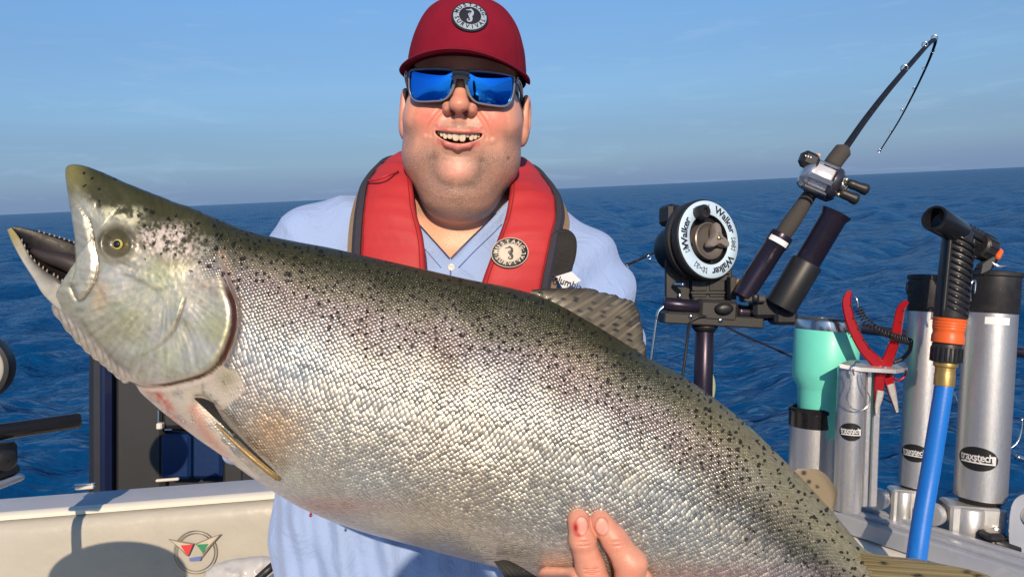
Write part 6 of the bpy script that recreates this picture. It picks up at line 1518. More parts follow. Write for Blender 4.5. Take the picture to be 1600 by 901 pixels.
# ------------------------------------------------------------------ wash-down hose and nozzle
def nozzle():
    d = 1.17; k = mpx(d)
    root = thing('hose_nozzle', 'black pistol-grip hose nozzle with orange collar and trigger on the blue hose', 'hose nozzle', P(1480, 590, d))
    org = mat('orange_plastic', (0.72, 0.115, 0.018), 0.38, noise=0.12, nscale=60, bump=0.0001, bscale=500, coat=0.15, wear=(0.42, 0.07, 0.02), wscale=30, wamt=0.4)
    g1, g0 = P(1497, 362, d), P(1484, 498, d); ga_ = nrm(g1 - g0); L_ = np.linalg.norm(g1 - g0); rg = 23 * k
    mk('grip', *lathe(g0, ga_, [(rg * 1.0, 0), (rg * 1.02, 0.003), (rg * 0.96, L_ * 0.5), (rg * 0.92, L_), (rg * 0.7, L_ + 0.004)], 36), blk, root)
    # slanting ribs on the front of the grip
    s_ = np.cross(ga_, -fw); s_ = s_ if s_ @ rt > 0 else -s_
    for i in range(12):
        y0 = L_ * (0.07 + 0.073 * i); a = np.linspace(-0.75, 1.25, 12)
        pts = [g0 + ga_ * (y0 + 0.010 - 0.011 * (q + 0.75) / 2 * 1.6) + (-fw * math.cos(q) + s_ * math.sin(q)) * rg * 1.0 for q in a]
        mk('grip_rib', *tube(np.array(pts), np.interp(np.arange(12), [0, 2, 9, 11], [0.0010, 0.0026, 0.0026, 0.0010]), 8), blkg, root)
    for sgn, ang in ((-1, -0.95), (1, 1.35)):
        pts = [g0 + ga_ * (L_ * q) + (-fw * math.cos(ang) + s_ * math.sin(ang)) * rg * 1.0 for q in np.linspace(0.02, 0.98, 12)]; mk('grip_edge', *tube(np.array(pts), 0.0030, 8), blk, root)
    # barrel
    b1, b0 = P(1459, 340, d - 0.035), P(1496, 362, d - 0.004); ba = nrm(b1 - b0); BL = np.linalg.norm(b1 - b0); rb = 19 * k
    mk('barrel', *lathe(b0, ba, [(rb * 0.85, -0.012), (rb * 1.0, -0.002), (rb * 1.02, BL * 0.5), (rb * 1.06, BL - 0.002), (rb * 1.02, BL), (rb * 0.84, BL), (rb * 0.78, BL - 0.02), (0.0005, BL - 0.024)], 36, cap=False), blkg, root, sharp=45)
    c1 = P(1545, 388, d + 0.03); hb = nrm(c1 - b0)
    mk('head', *rbox((b0 + c1) / 2 + up * 0.002, np.array([hb, nrm(np.cross(fw, hb)), fw]), (np.linalg.norm(c1 - b0) * 1.02, 24 * k, 0.032), 0.004), blk, root, smooth=False)
    for q in (0.2, 0.32, 0.44, 0.56, 0.68):
        mk('head_ridge', *rbox(b0 + (c1 - b0) * q + nrm(np.cross(hb, fw)) * (12.5 * k) * (1 if nrm(np.cross(hb, fw)) @ up > 0 else -1), np.array([hb, nrm(np.cross(fw, hb)), fw]), (0.006, 0.009, 0.024), 0.0015), blkg, root, smooth=False)
    mk('head_bar', *rbox((b0 + c1) / 2 - fw * 0.018, np.array([hb, nrm(np.cross(fw, hb)), fw]), (np.linalg.norm(c1 - b0) * 0.72, 0.004, 0.004), 0.001), blkg, root, smooth=False)
    kc = P(1536, 386, d + 0.012); ka = nrm(hb)
    mk('flow_knob', *lathe(kc - ka * 0.016, ka, [(17 * k, 0), (20 * k, 0.004), (20 * k, 0.026), (16 * k, 0.030)], 28), blk, root, sharp=30)
    for i in range(12):
        a = i / 12 * 2 * np.pi; e1, e2, _ = frame_of(ka); w_ = e1 * math.cos(a) + e2 * math.sin(a); mk('knob_rib', *rbox(kc + w_ * 20 * k - ka * 0.002, np.array([ka, w_, np.cross(ka, w_)]), (0.022, 0.003, 0.004), 0.0008), blk, root, smooth=False)
    # arched rear guard, orange button and lever
    pts = spl([P(1532,425,d+.01), P(1545,412,d+.012), P(1553,398,d+.014), P(1554,384,d+.016), P(1546,375,d+.016)], 20)
    mk('rear_guard', *tube(pts, np.interp(np.arange(20), [0, 10, 19], [0.010, 0.0075, 0.005]), 12), blk, root)
    mk('rear_shield', *prism(np.array([P(1528,428,d+.008), P(1531,412,d+.008), P(1546,402,d+.008), P(1552,392,d+.008), P(1551,404,d+.008), P(1542,421,d+.008)]), None, fw, 0.016), mat('dark_grey_plastic', (0.055, 0.058, 0.062), 0.5, noise=0.2, nscale=60), root, smooth=False)
    bb = nrm(P(1564,392,d) - P(1553,402,d)); mk('trigger_button', *rbox(P(1558, 397, d + 0.004), np.array([nrm(P(1562,389,d) - P(1554,405,d)), nrm(P(1562,400,d) - P(1553,394,d)), fw]), (17 * k, 9.5 * k, 0.016), 0.0025), org, root, smooth=False)
    mk('lever', *tube(spl([P(1546,407,d+.004), P(1554,413,d), P(1562,416,d-.002), P(1572,416,d-.002)], 16), 0.0024, 8), steel, root)
    mk('side_clip', *tube(spl([P(1517,470,d-.002), P(1516,455,d-.004), P(1519,440,d-.004), P(1524,440,d-.002), P(1523,458,d-.002)], 24), 0.0016, 8), steel, root)
    # collar, coupling, brass end
    def sec(a, b, prof, m, nm, seg=36): 
        p0, p1 = P(*a, d), P(*b, d); L2 = np.linalg.norm(p1 - p0); mk(nm, *lathe(p0, p1 - p0, [(r_ * k, h_ * L2) for r_, h_ in prof], seg), m, root, sharp=40)
    sec((1484,497), (1480,536), [(23,0),(24,0.02),(23.6,0.12),(22.8,0.16),(23.6,0.22),(22.6,0.27),(23.4,0.33),(22.4,0.38),(23,0.44),(22,0.50),(21.5,0.6),(23,0.72),(23,0.98),(21.5,1)], org, 'orange_collar')
    sec((1480,534), (1478,566), [(18,0),(21,0.1),(21,0.2),(22,0.24),(22,0.95),(18,1)], blk, 'coupling')
    p0, p1 = P(1480, 542, d), P(1478, 565, d); a1, a2, a3 = frame_of(p1 - p0)
    for i in range(22):
        a = i / 22 * 2 * np.pi; w_ = a1 * math.cos(a) + a2 * math.sin(a); mk('coupling_rib', *rbox((p0 + p1) / 2 + w_ * 22 * k, np.array([a3, w_, np.cross(a3, w_)]), (0.022, 0.0022, 0.0036), 0.0006), blkg, root, smooth=False)
    brs = mat('brass', (0.52, 0.35, 0.12), 0.34, metal=0.75, noise=0.2, nscale=40, bump=0.0002, bscale=300, rvar=0.1)
    sec((1478,563), (1475,602), [(17,0),(17.5,0.05),(17.5,0.22),(14.5,0.28),(14.5,0.5),(15,0.55),(15,1)], brs, 'brass_fitting', 10)
    hs = thing('hose', 'bright blue rubber hose hanging down from the nozzle over the rail', 'hose', P(1440, 800, d))
    pts = spl([P(1475.5,600,d), P(1466,660,d-0.005), P(1453,740,d-0.01), P(1441,810,d-0.02), P(1431,880,d-0.03), P(1424,950,d-0.03), P(1430,1040,d-0.02), P(1450,1150,d)], 70)
    mk('tube', *tube(pts, np.interp(np.arange(70), [0, 20, 45, 69], [13.4 * k, 13.8 * k, 14.6 * k, 15 * k]), 28), mat('blue_rubber', (0.010, 0.150, 0.56), 0.38, noise=0.10, nscale=30, bump=0.00015, bscale=260, rvar=0.08, wear=(0.03, 0.22, 0.60), wscale=26, wamt=0.4), hs)
nozzle()
# ------------------------------------------------------------------ downrigger
def downrigger():
    d = 1.75; k = mpx(d)
    root = thing('downrigger', 'black downrigger with pale blue lettered reel face on a post at the rail', 'downrigger', gunwale_below(P(1099, 640, d)))
    o = nrm(-fw * 0.87 + rt * 0.47 + up * 0.10); h = nrm(np.cross(up, o)); v = np.cross(o, h); C = P(1107, 374, d)
    roll = math.radians(-6); h, v = math.cos(roll) * h + math.sin(roll) * v, -math.sin(roll) * h + math.cos(roll) * v
    dkp = mat('downrigger_black', (0.014, 0.014, 0.015), 0.45, noise=0.3, nscale=40, bump=0.0002, bscale=500, rvar=0.12)
    gry = mat('downrigger_grey', (0.026, 0.025, 0.024), 0.5, noise=0.2, nscale=40, bump=0.0003, bscale=350, wear=(0.07, 0.068, 0.065), wscale=24, wamt=0.35)
    R = 64 * k
    mk('reel_housing', *lathe(C, o, [(R * 0.93, -0.050), (R * 0.99, -0.046), (R * 1.0, -0.032), (R * 0.93, -0.030), (R * 0.93, -0.020), (R * 1.0, -0.018), (R * 1.005, -0.004), (R * 0.985, 0.0), (R * 0.96, 0.001), (R * 0.62, 0.001), (R * 0.60, -0.012), (R * 0.35, -0.018), (0.001, -0.018)], 72, cap=False), dkp, root, sharp=35)
    fc = mat('reel_face_pale', (0.50, 0.66, 0.80), 0.45, noise=0.05, nscale=60)
    def ringv(r0, r1, z): 
        t = np.linspace(0, 2 * np.pi, 72, endpoint=False); V = np.concatenate([C + o * z_ + np.outer(np.cos(t) * r, h) + np.outer(np.sin(t) * r, v) for r, z_ in ((r1, z - 0.001), (r1 - 0.0008, z), (r0 + .0008, z), (r0, z - 0.001))])
        return V, [(i * 72 + j, i * 72 + (j + 1) % 72, (i + 1) * 72 + (j + 1) % 72, (i + 1) * 72 + j) for i in range(3) for j in range(72)]
    face = mk('reel_face', *ringv(R * 0.62, R * 0.955, 0.0030), fc, root)
    ink = mat('reel_ink', (0.010, 0.012, 0.030), 0.6)
    def arcw(txt, mid, size):
        vv, f = textmesh(txt, size, spacing=0.98, bold=size * 0.028); rr = R * 0.79
        a = mid - vv[:, 0] / rr; r_ = rr + vv[:, 1]; mk('lettering', C + o * 0.0036 + np.outer(np.cos(a) * r_, h) + np.outer(np.sin(a) * r_, v), f, ink, face, smooth=False)
    D = math.radians
    for m_ in (48, 176, 306): arcw('Walker', D(m_), R * 0.265)
    def arrow(a, sgn):
        # outlined double arrow made of thin bars
        for q in (0, 0.11):
            b = a + sgn * q; P3 = [(b, 0.79 - 0.07), (b + sgn * 0.13, 0.79), (b, 0.79 + 0.07)]
            pts = np.array([C + o * 0.0038 + h * math.cos(x_) * R * r_ + v * math.sin(x_) * R * r_ for x_, r_ in P3]); mk('arrow', *tube(np.concatenate([pts, pts[:1]]), 0.0009, 5), ink, face)
    for a, s in ((92, 1), (128, -1), (10, -1), (-12, 1), (-96, -1), (-124, 1), (-150, -1)): arrow(D(a), s)
    # crank knob, hub bowl and star drag knob
    kp = C + h * R * math.cos(D(122)) * 0.70 + v * R * math.sin(D(122)) * 0.70
    kn = mk('handle_knob', *lathe(kp, o, [(0.0155, 0.002), (0.0165, 0.006), (0.0165, 0.026), (0.0150, 0.029), (0.0080, 0.029), (0.0070, 0.024), (0.001, 0.024)], 32, cap=False), blk, root, sharp=40)
    hubm = mat('hub_grey', (0.15, 0.135, 0.125), 0.36, metal=0.25, noise=0.15, nscale=40)
    mk('hub_bowl', *lathe(C - v * 0.004, o, [(R * 0.46, -0.016), (R * 0.46, 0.004), (R * 0.43, 0.006), (R * 0.40, 0.002), (R * 0.30, -0.006), (0.001, -0.008)], 48, cap=False), hubm, root, sharp=40)
    for i in range(4):
        a = D(20 + 90 * i); w_ = h * math.cos(a) + v * math.sin(a); mk('hub_web', *rbox(C + w_ * R * 0.53 + o * -0.010, np.array([w_, np.cross(o, w_), o]), (R * 0.14, 0.008, 0.010), 0.002), dkp, root, smooth=False)
    kk = mat('drag_knob_taupe', (0.215, 0.185, 0.165), 0.42, noise=0.12, nscale=50, bump=0.0001, bscale=500)
    t = np.linspace(0, 2 * np.pi, 72, endpoint=False); rr = R * (0.235 + 0.12 * np.cos(3 * (t - D(98))) ** 1 + 0.03 * np.cos(6 * (t - D(98)))); kc = C + h * R * 0.13 + v * 0.002
    V = np.concatenate([kc + o * z + np.outer(np.cos(t) * rr * s, h) + np.outer(np.sin(t) * rr * s, v) for z, s in ((0.000, 0.80), (0.006, 0.98), (0.018, 1.0), (0.023, 0.90), (0.024, 0.35), (0.021, 0.30), (0.019, 0.05))])
    mk('drag_knob', V, [(i * 72 + j, i * 72 + (j + 1) % 72, (i + 1) * 72 + (j + 1) % 72, (i + 1) * 72 + j) for i in range(6) for j in range(72)], kk, root, sharp=40)
    mk('drag_screw', *lathe(kc + o * 0.019, o, [(0.0062, 0), (0.0060, 0.004), (0.0045, 0.0065), (0.001, 0.007)], 20), mat('screw_brassy', (0.55, 0.50, 0.30), 0.2, metal=0.9), root)
    # motor behind
    mr = 37 * k; mc = C - o * 0.050 - v * 0.006
    mk('motor', *lathe(mc, -o, [(mr * 1.05, -0.004), (mr * 1.05, 0.018), (mr, 0.020), (mr, 0.078), (mr * 0.93, 0.088), (mr * 0.6, 0.092), (0.001, 0.092)], 48, cap=False), dkp, root, sharp=40)
    a = np.linspace(D(150), D(215), 14); V = np.concatenate([mc - o * z + np.outer(np.cos(a) * (mr * 1.05 + .0006), h) + np.outer(np.sin(a) * (mr * 1.05 + .0006), v) for z in (0.004, 0.014)]); mk('motor_label', V, [(i, i + 1, 15 + i, 14 + i) for i in range(13)], fc, root)
    mk('motor_box', *rbox(P(1052, 338, d + 0.07), np.array([h, v, o]), (0.06, 0.05, 0.05), 0.008), dkp, root, smooth=False)
    # bracket plates and base
    def bxp(x0, y0, x1, y1, dep, th_, m, nm, bev=0.003, tilt=0.0):
        c = P((x0 + x1) / 2, (y0 + y1) / 2, dep); kk_ = mpx(dep); e1 = math.cos(tilt) * rt + math.sin(tilt) * up; e2 = -math.sin(tilt) * rt + math.cos(tilt) * up
        return mk(nm, *rbox(c, np.array([e1, e2, -fw]), (abs(x1 - x0) * kk_, abs(y1 - y0) * kk_, th_), bev), m, root, smooth=False)
    bxp(1039, 405, 1078, 482, d + 0.05, 0.012, dkp, 'side_plate'); bxp(1078, 420, 1140, 470, d + 0.055, 0.05, gry, 'frame_block', 0.004)
    for (x0, y0, x1, y1) in ((1081, 438, 1104, 454), (1108, 438, 1132, 454), (1081, 457, 1104, 464), (1108, 457, 1132, 464)): bxp(x0, y0, x1, y1, d + 0.029, 0.004, dkp, 'frame_recess', 0.001)
    for y_ in (424, 455, 468): bxp(1079, y_, 1140, y_ + 4, d + 0.028, 0.010, gry, 'frame_rib', 0.001)
    bxp(1148, 436, 1157, 461, d - 0.005, 0.02, mat('tan_roller', (0.30, 0.19, 0.09), 0.5, noise=0.2, nscale=60), 'roller', 0.004); bxp(1138, 432, 1148, 468, d, 0.03, gry, 'roller_guard', 0.002)
    mk('bolt', *cyl(P(1054, 444, d + 0.03), P(1069, 445, d + 0.0), 0.006, 10), steel, root); mk('bolt', *cyl(P(1062, 458, d + 0.03), P(1062, 468, d + 0.03), 0.003, 8), steel, root)
    mk('handle_bar', *cyl(P(1037, 474, d - 0.02), P(1092, 480, d - 0.02), 10.5 * k, 24), anod, root)
    bxp(1088, 468, 1149, 502, d - 0.01, 0.055, gry, 'swivel_block', 0.008, -0.06); bxp(1033, 491, 1186, 508, d, 0.07, gry, 'base_plate', 0.003, -0.055); bxp(1040, 487, 1110, 494, d, 0.06, dkp, 'base_ledge', 0.002, -0.055)
    mk('lock_knob', *lathe(P(1130, 482, d - 0.035), -fw, [(0.020, 0), (0.022, 0.004), (0.020, 0.014), (0.012, 0.018), (0.001, 0.018)], 24, cap=False, squash=0.62), dkp, root)
    for x_ in (1079, 1125): mk('bolt', *lathe(P(x_, 494 if x_ < 1100 else 500, d - 0.034), -fw, [(0.0055, 0), (0.0055, 0.004), (0.0025, 0.006)], 12), steel, root)
    c1, c0 = P(1101, 508, d), P(1096, 720, d)
    mk('post', *cyl(c0, c1, 14.5 * k, 32), anod, root); mk('post_collar', *lathe(P(1101, 515, d), nrm(c1 - c0), [(15 * k, -0.004), (20 * k, 0.006), (20 * k, 0.010)], 32), dkp, root)
    mk('post_foot', *rbox(gunwale_below(c0) * np.array([1, 1, 0]) + np.array([0, 0, min(c0[2], GZ)]) + ZUP * 0.006, np.array([gdir, gin, ZUP]), (0.14, 0.09, 0.02), 0.003), gry, root, smooth=False)
    # cables and bent release arm
    mk('release_arm', *tube(spl([P(1038,478,d-.02), P(1029,487,d-.02), P(1025,505,d-.02), P(1021,535,d-.02), P(1017,566,d-.02), P(1014,600,d-.02)], 40), np.interp(np.arange(40), [0, 12, 13, 39], [0.0045, 0.0042, 0.0032, 0.0028]), 10), steel, root)
    mk('power_cable', *tube(spl([P(1120,497,d-.02), P(1095,494,d-.04), P(1078,505,d-.04), P(1074,530,d-.03), P(1069,570,d-.03), P(1064,600,d-.03)], 40), 0.0034, 8), blk, root)
    mk('tether', *tube(spl([P(1122,502,d-.03), P(1150,518,d-.03), P(1200,540,d-.03), P(1246,561,d-.03)], 30), 0.0026, 8), anod, root)
    # boom to the left, only its rod tip shows; cross bar to the right
    # lure hanging behind the post
    lr = thing('fishing_lure', 'pale green spoon lure hanging behind the downrigger post', 'lure', P(1112, 600, d + 0.05))
    lp = spl([(1109,574),(1116,590),(1118,606),(1115,622),(1108,628),(1103,610),(1104,588)], 40, closed=True); cc = lp.mean(0); rows = [np.array([P(*(cc + (lp - cc) * r), d + 0.06 - z) for _ in (0,) for lp_ in (0,)]) if False else np.array([P(*(cc + (q - cc) * r), d + 0.06 - z) for q in lp]) for r, z in ((1, 0), (0.85, 0.003), (0.5, 0.005), (0.05, 0.0055))]
    mk('spoon', np.concatenate(rows), [(i * 40 + j, i * 40 + (j + 1) % 40, (i + 1) * 40 + (j + 1) % 40, (i + 1) * 40 + j) for i in range(3) for j in range(40)], mat('lure_green', (0.42, 0.48, 0.28), 0.3, metal=0.2, noise=0.25, nscale=80), lr)
    mk('leader', *tube(np.array([P(1110, 575, d + 0.06), P(1111, 540, d + 0.06), P(1112, 500, d + 0.06)]), 0.0006, 5), steel, lr)
downrigger()

# ------------------------------------------------------------------ angled rod holders on their cross bar
def rod_holders():
    d = 1.72; k = mpx(d)
    bar = thing('cross_bar', 'black horizontal bar carrying the angled rod holders behind the tumbler', 'bar', P(1250, 505, d))
    pts = spl([P(1150,487,d+.03), P(1200,492,d+.03), P(1260,502,d+.03), P(1400,520,d+.05), P(1520,540,d+.06), P(1640,556,d+.06)], 40)
    mk('tube', *tube(pts, np.interp(np.arange(40), [0, 6, 8, 39], [13 * k, 12 * k, 8.5 * k, 8 * k]), 20), anod, bar)
    mk('clamp', *rbox(P(1196, 480, d + 0.01), np.array([rt, up, -fw]), (46 * k, 32 * k, 0.05), 0.008), blk, bar, smooth=False); mk('clamp', *rbox(P(1222, 492, d + 0.01), np.array([rt, up, -fw]), (36 * k, 30 * k, 0.06), 0.008), blk, bar, smooth=False)
    mk('clamp_cap', *rbox(P(1176, 466, d - 0.01), np.array([rt, up, -fw]), (34 * k, 12 * k, 0.045), 0.004), dk_, bar, smooth=False); mk('clamp_bolt', *cyl(P(1180, 470, d - 0.03), P(1180, 460, d - 0.03), 0.009, 12), blk, bar)
    # holder with the rod
    a1, a0 = P(1222, 366, d - 0.03), P(1158, 466, d - 0.01); ax = nrm(a1 - a0); L_ = np.linalg.norm(a1 - a0)
    hr = thing('rod_holder', 'dark angled rod holder with white band holding the fishing rod', 'rod holder', a0, group='dark angled rod holders on the cross bar')
    r = 16.5 * k
    mk('tube', *lathe(a0, ax, [(r * 0.6, 0), (r * 0.98, 0.006), (r * 1.0, L_ * 0.45), (r * 1.0, L_ * 0.82), (r * 1.08, L_ * 0.84), (r * 1.10, L_ * 0.97), (r * 1.04, L_), (r * 0.9, L_), (r * 0.86, L_ * 0.9), (0.001, L_ * 0.86)], 40, cap=False), anod, hr, sharp=40)
    f = nrm(-fw - ax * (-fw @ ax)); s = np.cross(ax, f); a = np.linspace(-1.1, 0.75, 14); V = np.concatenate([a0 + ax * L_ * q + np.outer(np.cos(a) * r * 1.105, f) + np.outer(np.sin(a) * r * 1.105, s) for q in (0.855, 0.925)])
    mk('white_band', V, [(i, i + 1, 15 + i, 14 + i) for i in range(13)], wht, hr)
    # empty holder
    b1, b0 = P(1307, 332, d - 0.06), P(1219, 480, d - 0.02); bx_ = nrm(b1 - b0); BL = np.linalg.norm(b1 - b0); r2 = 22.5 * k
    h2 = thing('rod_holder', 'empty dark angled rod holder with flared mouth', 'rod holder', b0, group='dark angled rod holders on the cross bar')
    mk('sleeve', *lathe(b0, bx_, [(r2 * 0.85, 0), (r2 * 1.06, 0.003), (r2 * 1.06, BL * 0.47), (r2 * 1.0, BL * 0.485), (r2 * 0.86, BL * 0.487)], 40, cap=False), mat('sleeve_rubber', (0.014, 0.015, 0.017), 0.45, noise=0.3, nscale=30, wear=(0.06, 0.06, 0.06), wscale=14, wamt=0.4), h2, sharp=40)
    mk('tube', *lathe(b0, bx_, [(r2 * 0.86, 0), (r2 * 0.86, BL * 0.94), (r2 * 1.0, BL * 0.985), (r2 * 1.03, BL), (r2 * 0.95, BL * 1.004), (r2 * 0.78, BL * 0.95), (r2 * 0.76, BL * 0.5), (0.001, BL * 0.48)], 40, cap=False), anod, h2, sharp=40)
    mk('end_disc', *lathe(b0, bx_, [(0.001, 0.001), (r2 * 0.84, 0.001), (r2 * 0.84, 0.004)], 32, cap=False), blk, h2)
    # ---- fishing rod
    rod = thing('fishing_rod', 'bent fishing rod with silver multiplier reel standing in the holder', 'fishing rod', a1)
    gr = mat('grip_foam', (0.055, 0.050, 0.045), 0.85, noise=0.2, nscale=120, bump=0.0004, bscale=500)
    g0, g1 = P(1212, 382, d - 0.02), P(1268, 300, d - 0.045)
    gp = spl([g0, P(1240, 342, d - 0.034), g1], 20); mk('butt_grip', *tube(gp, np.interp(np.arange(20), [0, 8, 12, 19], [12.5 * k, 13 * k, 12 * k, 10 * k]), 20), gr, rod)
    mk('winding_ring', *cyl(P(1264, 306, d - .044), P(1268, 300, d - .045), 10.8 * k, 20), steel, rod)
    mk('reel_seat', *tube(spl([g1, P(1282, 282, d - .05), P(1298, 262, d - .05)], 14), 9 * k, 16), blk, rod)
    fp = spl([P(1296, 264, d - .05), P(1304, 252, d - .05), P(1314, 239, d - .05), P(1319, 233, d - .05), P(1322, 229, d - .05)], 24); mk('fore_grip', *tube(fp, np.interp(np.arange(24), [0, 3, 15, 20, 23], [8 * k, 13 * k, 13 * k, 8 * k, 5.5 * k]), 18), gr, rod)
    # blank bends over far from the boat and its tip comes down
    bl = mat('rod_blank', (0.010, 0.010, 0.014), 0.65, spec=0.2, noise=0.4, nscale=25, wear=(0.10, 0.06, 0.06), wscale=40, wamt=0.5)
    path = spl([P(1321,231,1.67), P(1355,183,1.95), P(1392,136,2.3), P(1430,92,2.75), P(1452,68,3.2), P(1461,63,3.55), P(1459,75,3.75), P(1447,105,3.95), P(1428,145,4.15), P(1405,188,4.3), P(1375,236,4.45)], 130)
    dd = (path - CAM) @ fw; rpx = np.interp(np.linspace(0, 1, 130), [0, .15, .4, .5, .58, .7, 1], [5.4, 4.6, 3.4, 2.9, 2.2, 1.7, 0.9]); mk('blank', *tube(path, rpx * dd / FPX, 12), bl, rod)
    def guide(px, py, dep, r_, off):
        c = P(px, py, dep); n_ = nrm(np.array([0.3, 1.0, 0.1])); e1, e2, _ = frame_of(n_); t = np.linspace(0, 2 * np.pi, 20, endpoint=False); rr = r_ * dep / FPX
        g_ = mk('line_guide', *tube(c + np.outer(np.cos(t) * rr, e1) + np.outer(np.sin(t) * rr, e2), rr * 0.22, 6, closed=True), steel, rod)
        mk('guide_foot', *tube(np.array([c, P(px + off[0], py + off[1], dep)]), rr * 0.25, 6), steel, g_)
    for (x_, y_, dep, r_, off) in ((1413,107,2.52,5.0,(3,6)),(1445,70,3.0,4.0,(2,5)),(1460,60,3.5,4.4,(1,3)),(1458,80,3.78,2.2,(1,-1)),(1443,107,3.95,1.8,(2,1)),(1428,138,4.13,1.8,(2,2)),(1409,172,4.25,1.8,(2,2)),(1391,205,4.37,1.8,(2,2)),(1374,236,4.45,2.2,(1,0))): guide(x_, y_, dep, r_, off)
    # ---- reel
    rd = d - 0.085; C = P(1283, 279, rd); a = nrm(rt * 0.86 - up * 0.46 - fw * 0.30); kk = mpx(rd)
    al = mat('reel_chrome', (0.46, 0.48, 0.52), 0.22, metal=0.85, noise=0.12, nscale=40)
    mk('side_plate', *lathe(C - a * 0.036, a, [(0.012, -0.010), (0.030, -0.006), (0.036, 0.002), (0.037, 0.012), (0.033, 0.014), (0.02, 0.014)], 40), al, rod, sharp=40)
    mk('side_plate', *lathe(C + a * 0.022, a, [(0.02, 0.0), (0.033, 0.0), (0.037, 0.004), (0.036, 0.012), (0.030, 0.018), (0.014, 0.022), (0.012, 0.030), (0.006, 0.034)], 40), mat('reel_dark', (0.09, 0.085, 0.10), 0.25, metal=0.7, noise=0.15, nscale=40), rod, sharp=40)
    mk('spool', *lathe(C - a * 0.024, a, [(0.026, 0), (0.0285, 0.004), (0.0285, 0.042), (0.026, 0.046)], 40), mat('spool_line', (0.66, 0.66, 0.70), 0.3, metal=0.3, noise=0.15, nscale=200), rod)
    e1, e2, _ = frame_of(a, -fw)
    for th_ in (20, 110, 165, 250, 310):
        w_ = e1 * math.cos(math.radians(th_)) + e2 * math.sin(math.radians(th_)); mk('frame_pillar', *rbox(C + w_ * 0.034 - a * 0.001, np.array([a, w_, np.cross(a, w_)]), (0.060, 0.005, 0.012), 0.0015), al, rod, smooth=False)
    mk('line_counter', *rbox(P(1264, 251, rd - 0.01), np.array([nrm(rt * .8 + up * -.35), nrm(up * .9 + rt * .35), -fw]), (0.042, 0.036, 0.030), 0.009), blk, rod, smooth=False)
    for i in range(3): mk('counter_digit', *rbox(P(1259 + i * 4, 243.5 + i * 1.2, rd - 0.0262), np.array([rt, up, -fw]), (0.0028, 0.0034, 0.001), 0.0003), wht, rod, smooth=False)
    mk('counter_button', *rbox(P(1277, 243, rd - 0.01), np.array([rt, up, -fw]), (0.012, 0.008, 0.012), 0.002), mat('tan_button', (0.5, 0.36, 0.25), 0.5), rod, smooth=False)
    mk('reel_foot', *rbox(P(1280, 300, rd + 0.02), np.array([a, np.cross(a, fw), fw]), (0.062, 0.026, 0.03), 0.006), blk, rod, smooth=False)
    hp = C + a * 0.056; gd = mat('crank_gold', (0.62, 0.56, 0.30), 0.25, metal=0.9, noise=0.1)
    c1, c2 = P(1320, 283, rd - 0.02), P(1311, 299, rd - 0.03)
    mk('crank', *tube(spl([P(1322, 278, rd - .02), hp, P(1308, 305, rd - .03)], 12), 0.0045, 8), gd, rod); mk('drag_star', *tube(spl([P(1321, 276, rd - .02), P(1316, 288, rd - .024), P(1324, 295, rd - .024)], 10), 0.003, 8), steel, rod); mk('crank_nut', *cyl(hp - a * 0.018, hp + a * 0.006, 0.0085, 6), al, rod)
    for (x0, y0, x1, y1) in ((1323, 285, 1357, 298), (1311, 300, 1341, 313)):
        p0, p1 = P(x0, y0, rd - 0.025), P(x1, y1, rd - 0.03); L2 = np.linalg.norm(p1 - p0); mk('crank_knob', *lathe(p0, p1 - p0, [(0.006, 0), (0.0095, 0.004), (0.0105, L2 * .3), (0.0100, L2 * .5), (0.0125, L2 * .8), (0.0120, L2 * .93), (0.007, L2)], 20), blk, rod)
dk_ = mat('clamp_grey', (0.05, 0.05, 0.05), 0.5, noise=0.2, nscale=40)
rod_holders()

# ---- a second rod whose tip shows between the man's arm and the downrigger
def far_rod():
    d = 2.25; root = thing('fishing_rod', 'thin dark rod tip with small guides between the man\'s arm and the downrigger', 'fishing rod', P(975, 416, d))
    bl = MATS['rod_blank']; mk('blank', *tube(np.array([P(900, 446, d - 0.05), P(975, 416, d), P(1020, 396, d + 0.03), P(1080, 372, d + 0.08)]), np.array([2.4, 2.0, 1.7, 1.3]) * d / FPX, 8), bl, root)
    for x_, y_ in ((979, 417), (1014, 402)):
        t = np.linspace(0, 2 * np.pi, 16, endpoint=False); c = P(x_, y_, d); mk('line_guide', *tube(c + np.outer(np.cos(t) * 0.0055, rt) + np.outer(np.sin(t) * 0.0055, up), 0.0012, 6, closed=True), steel, root)
far_rod()

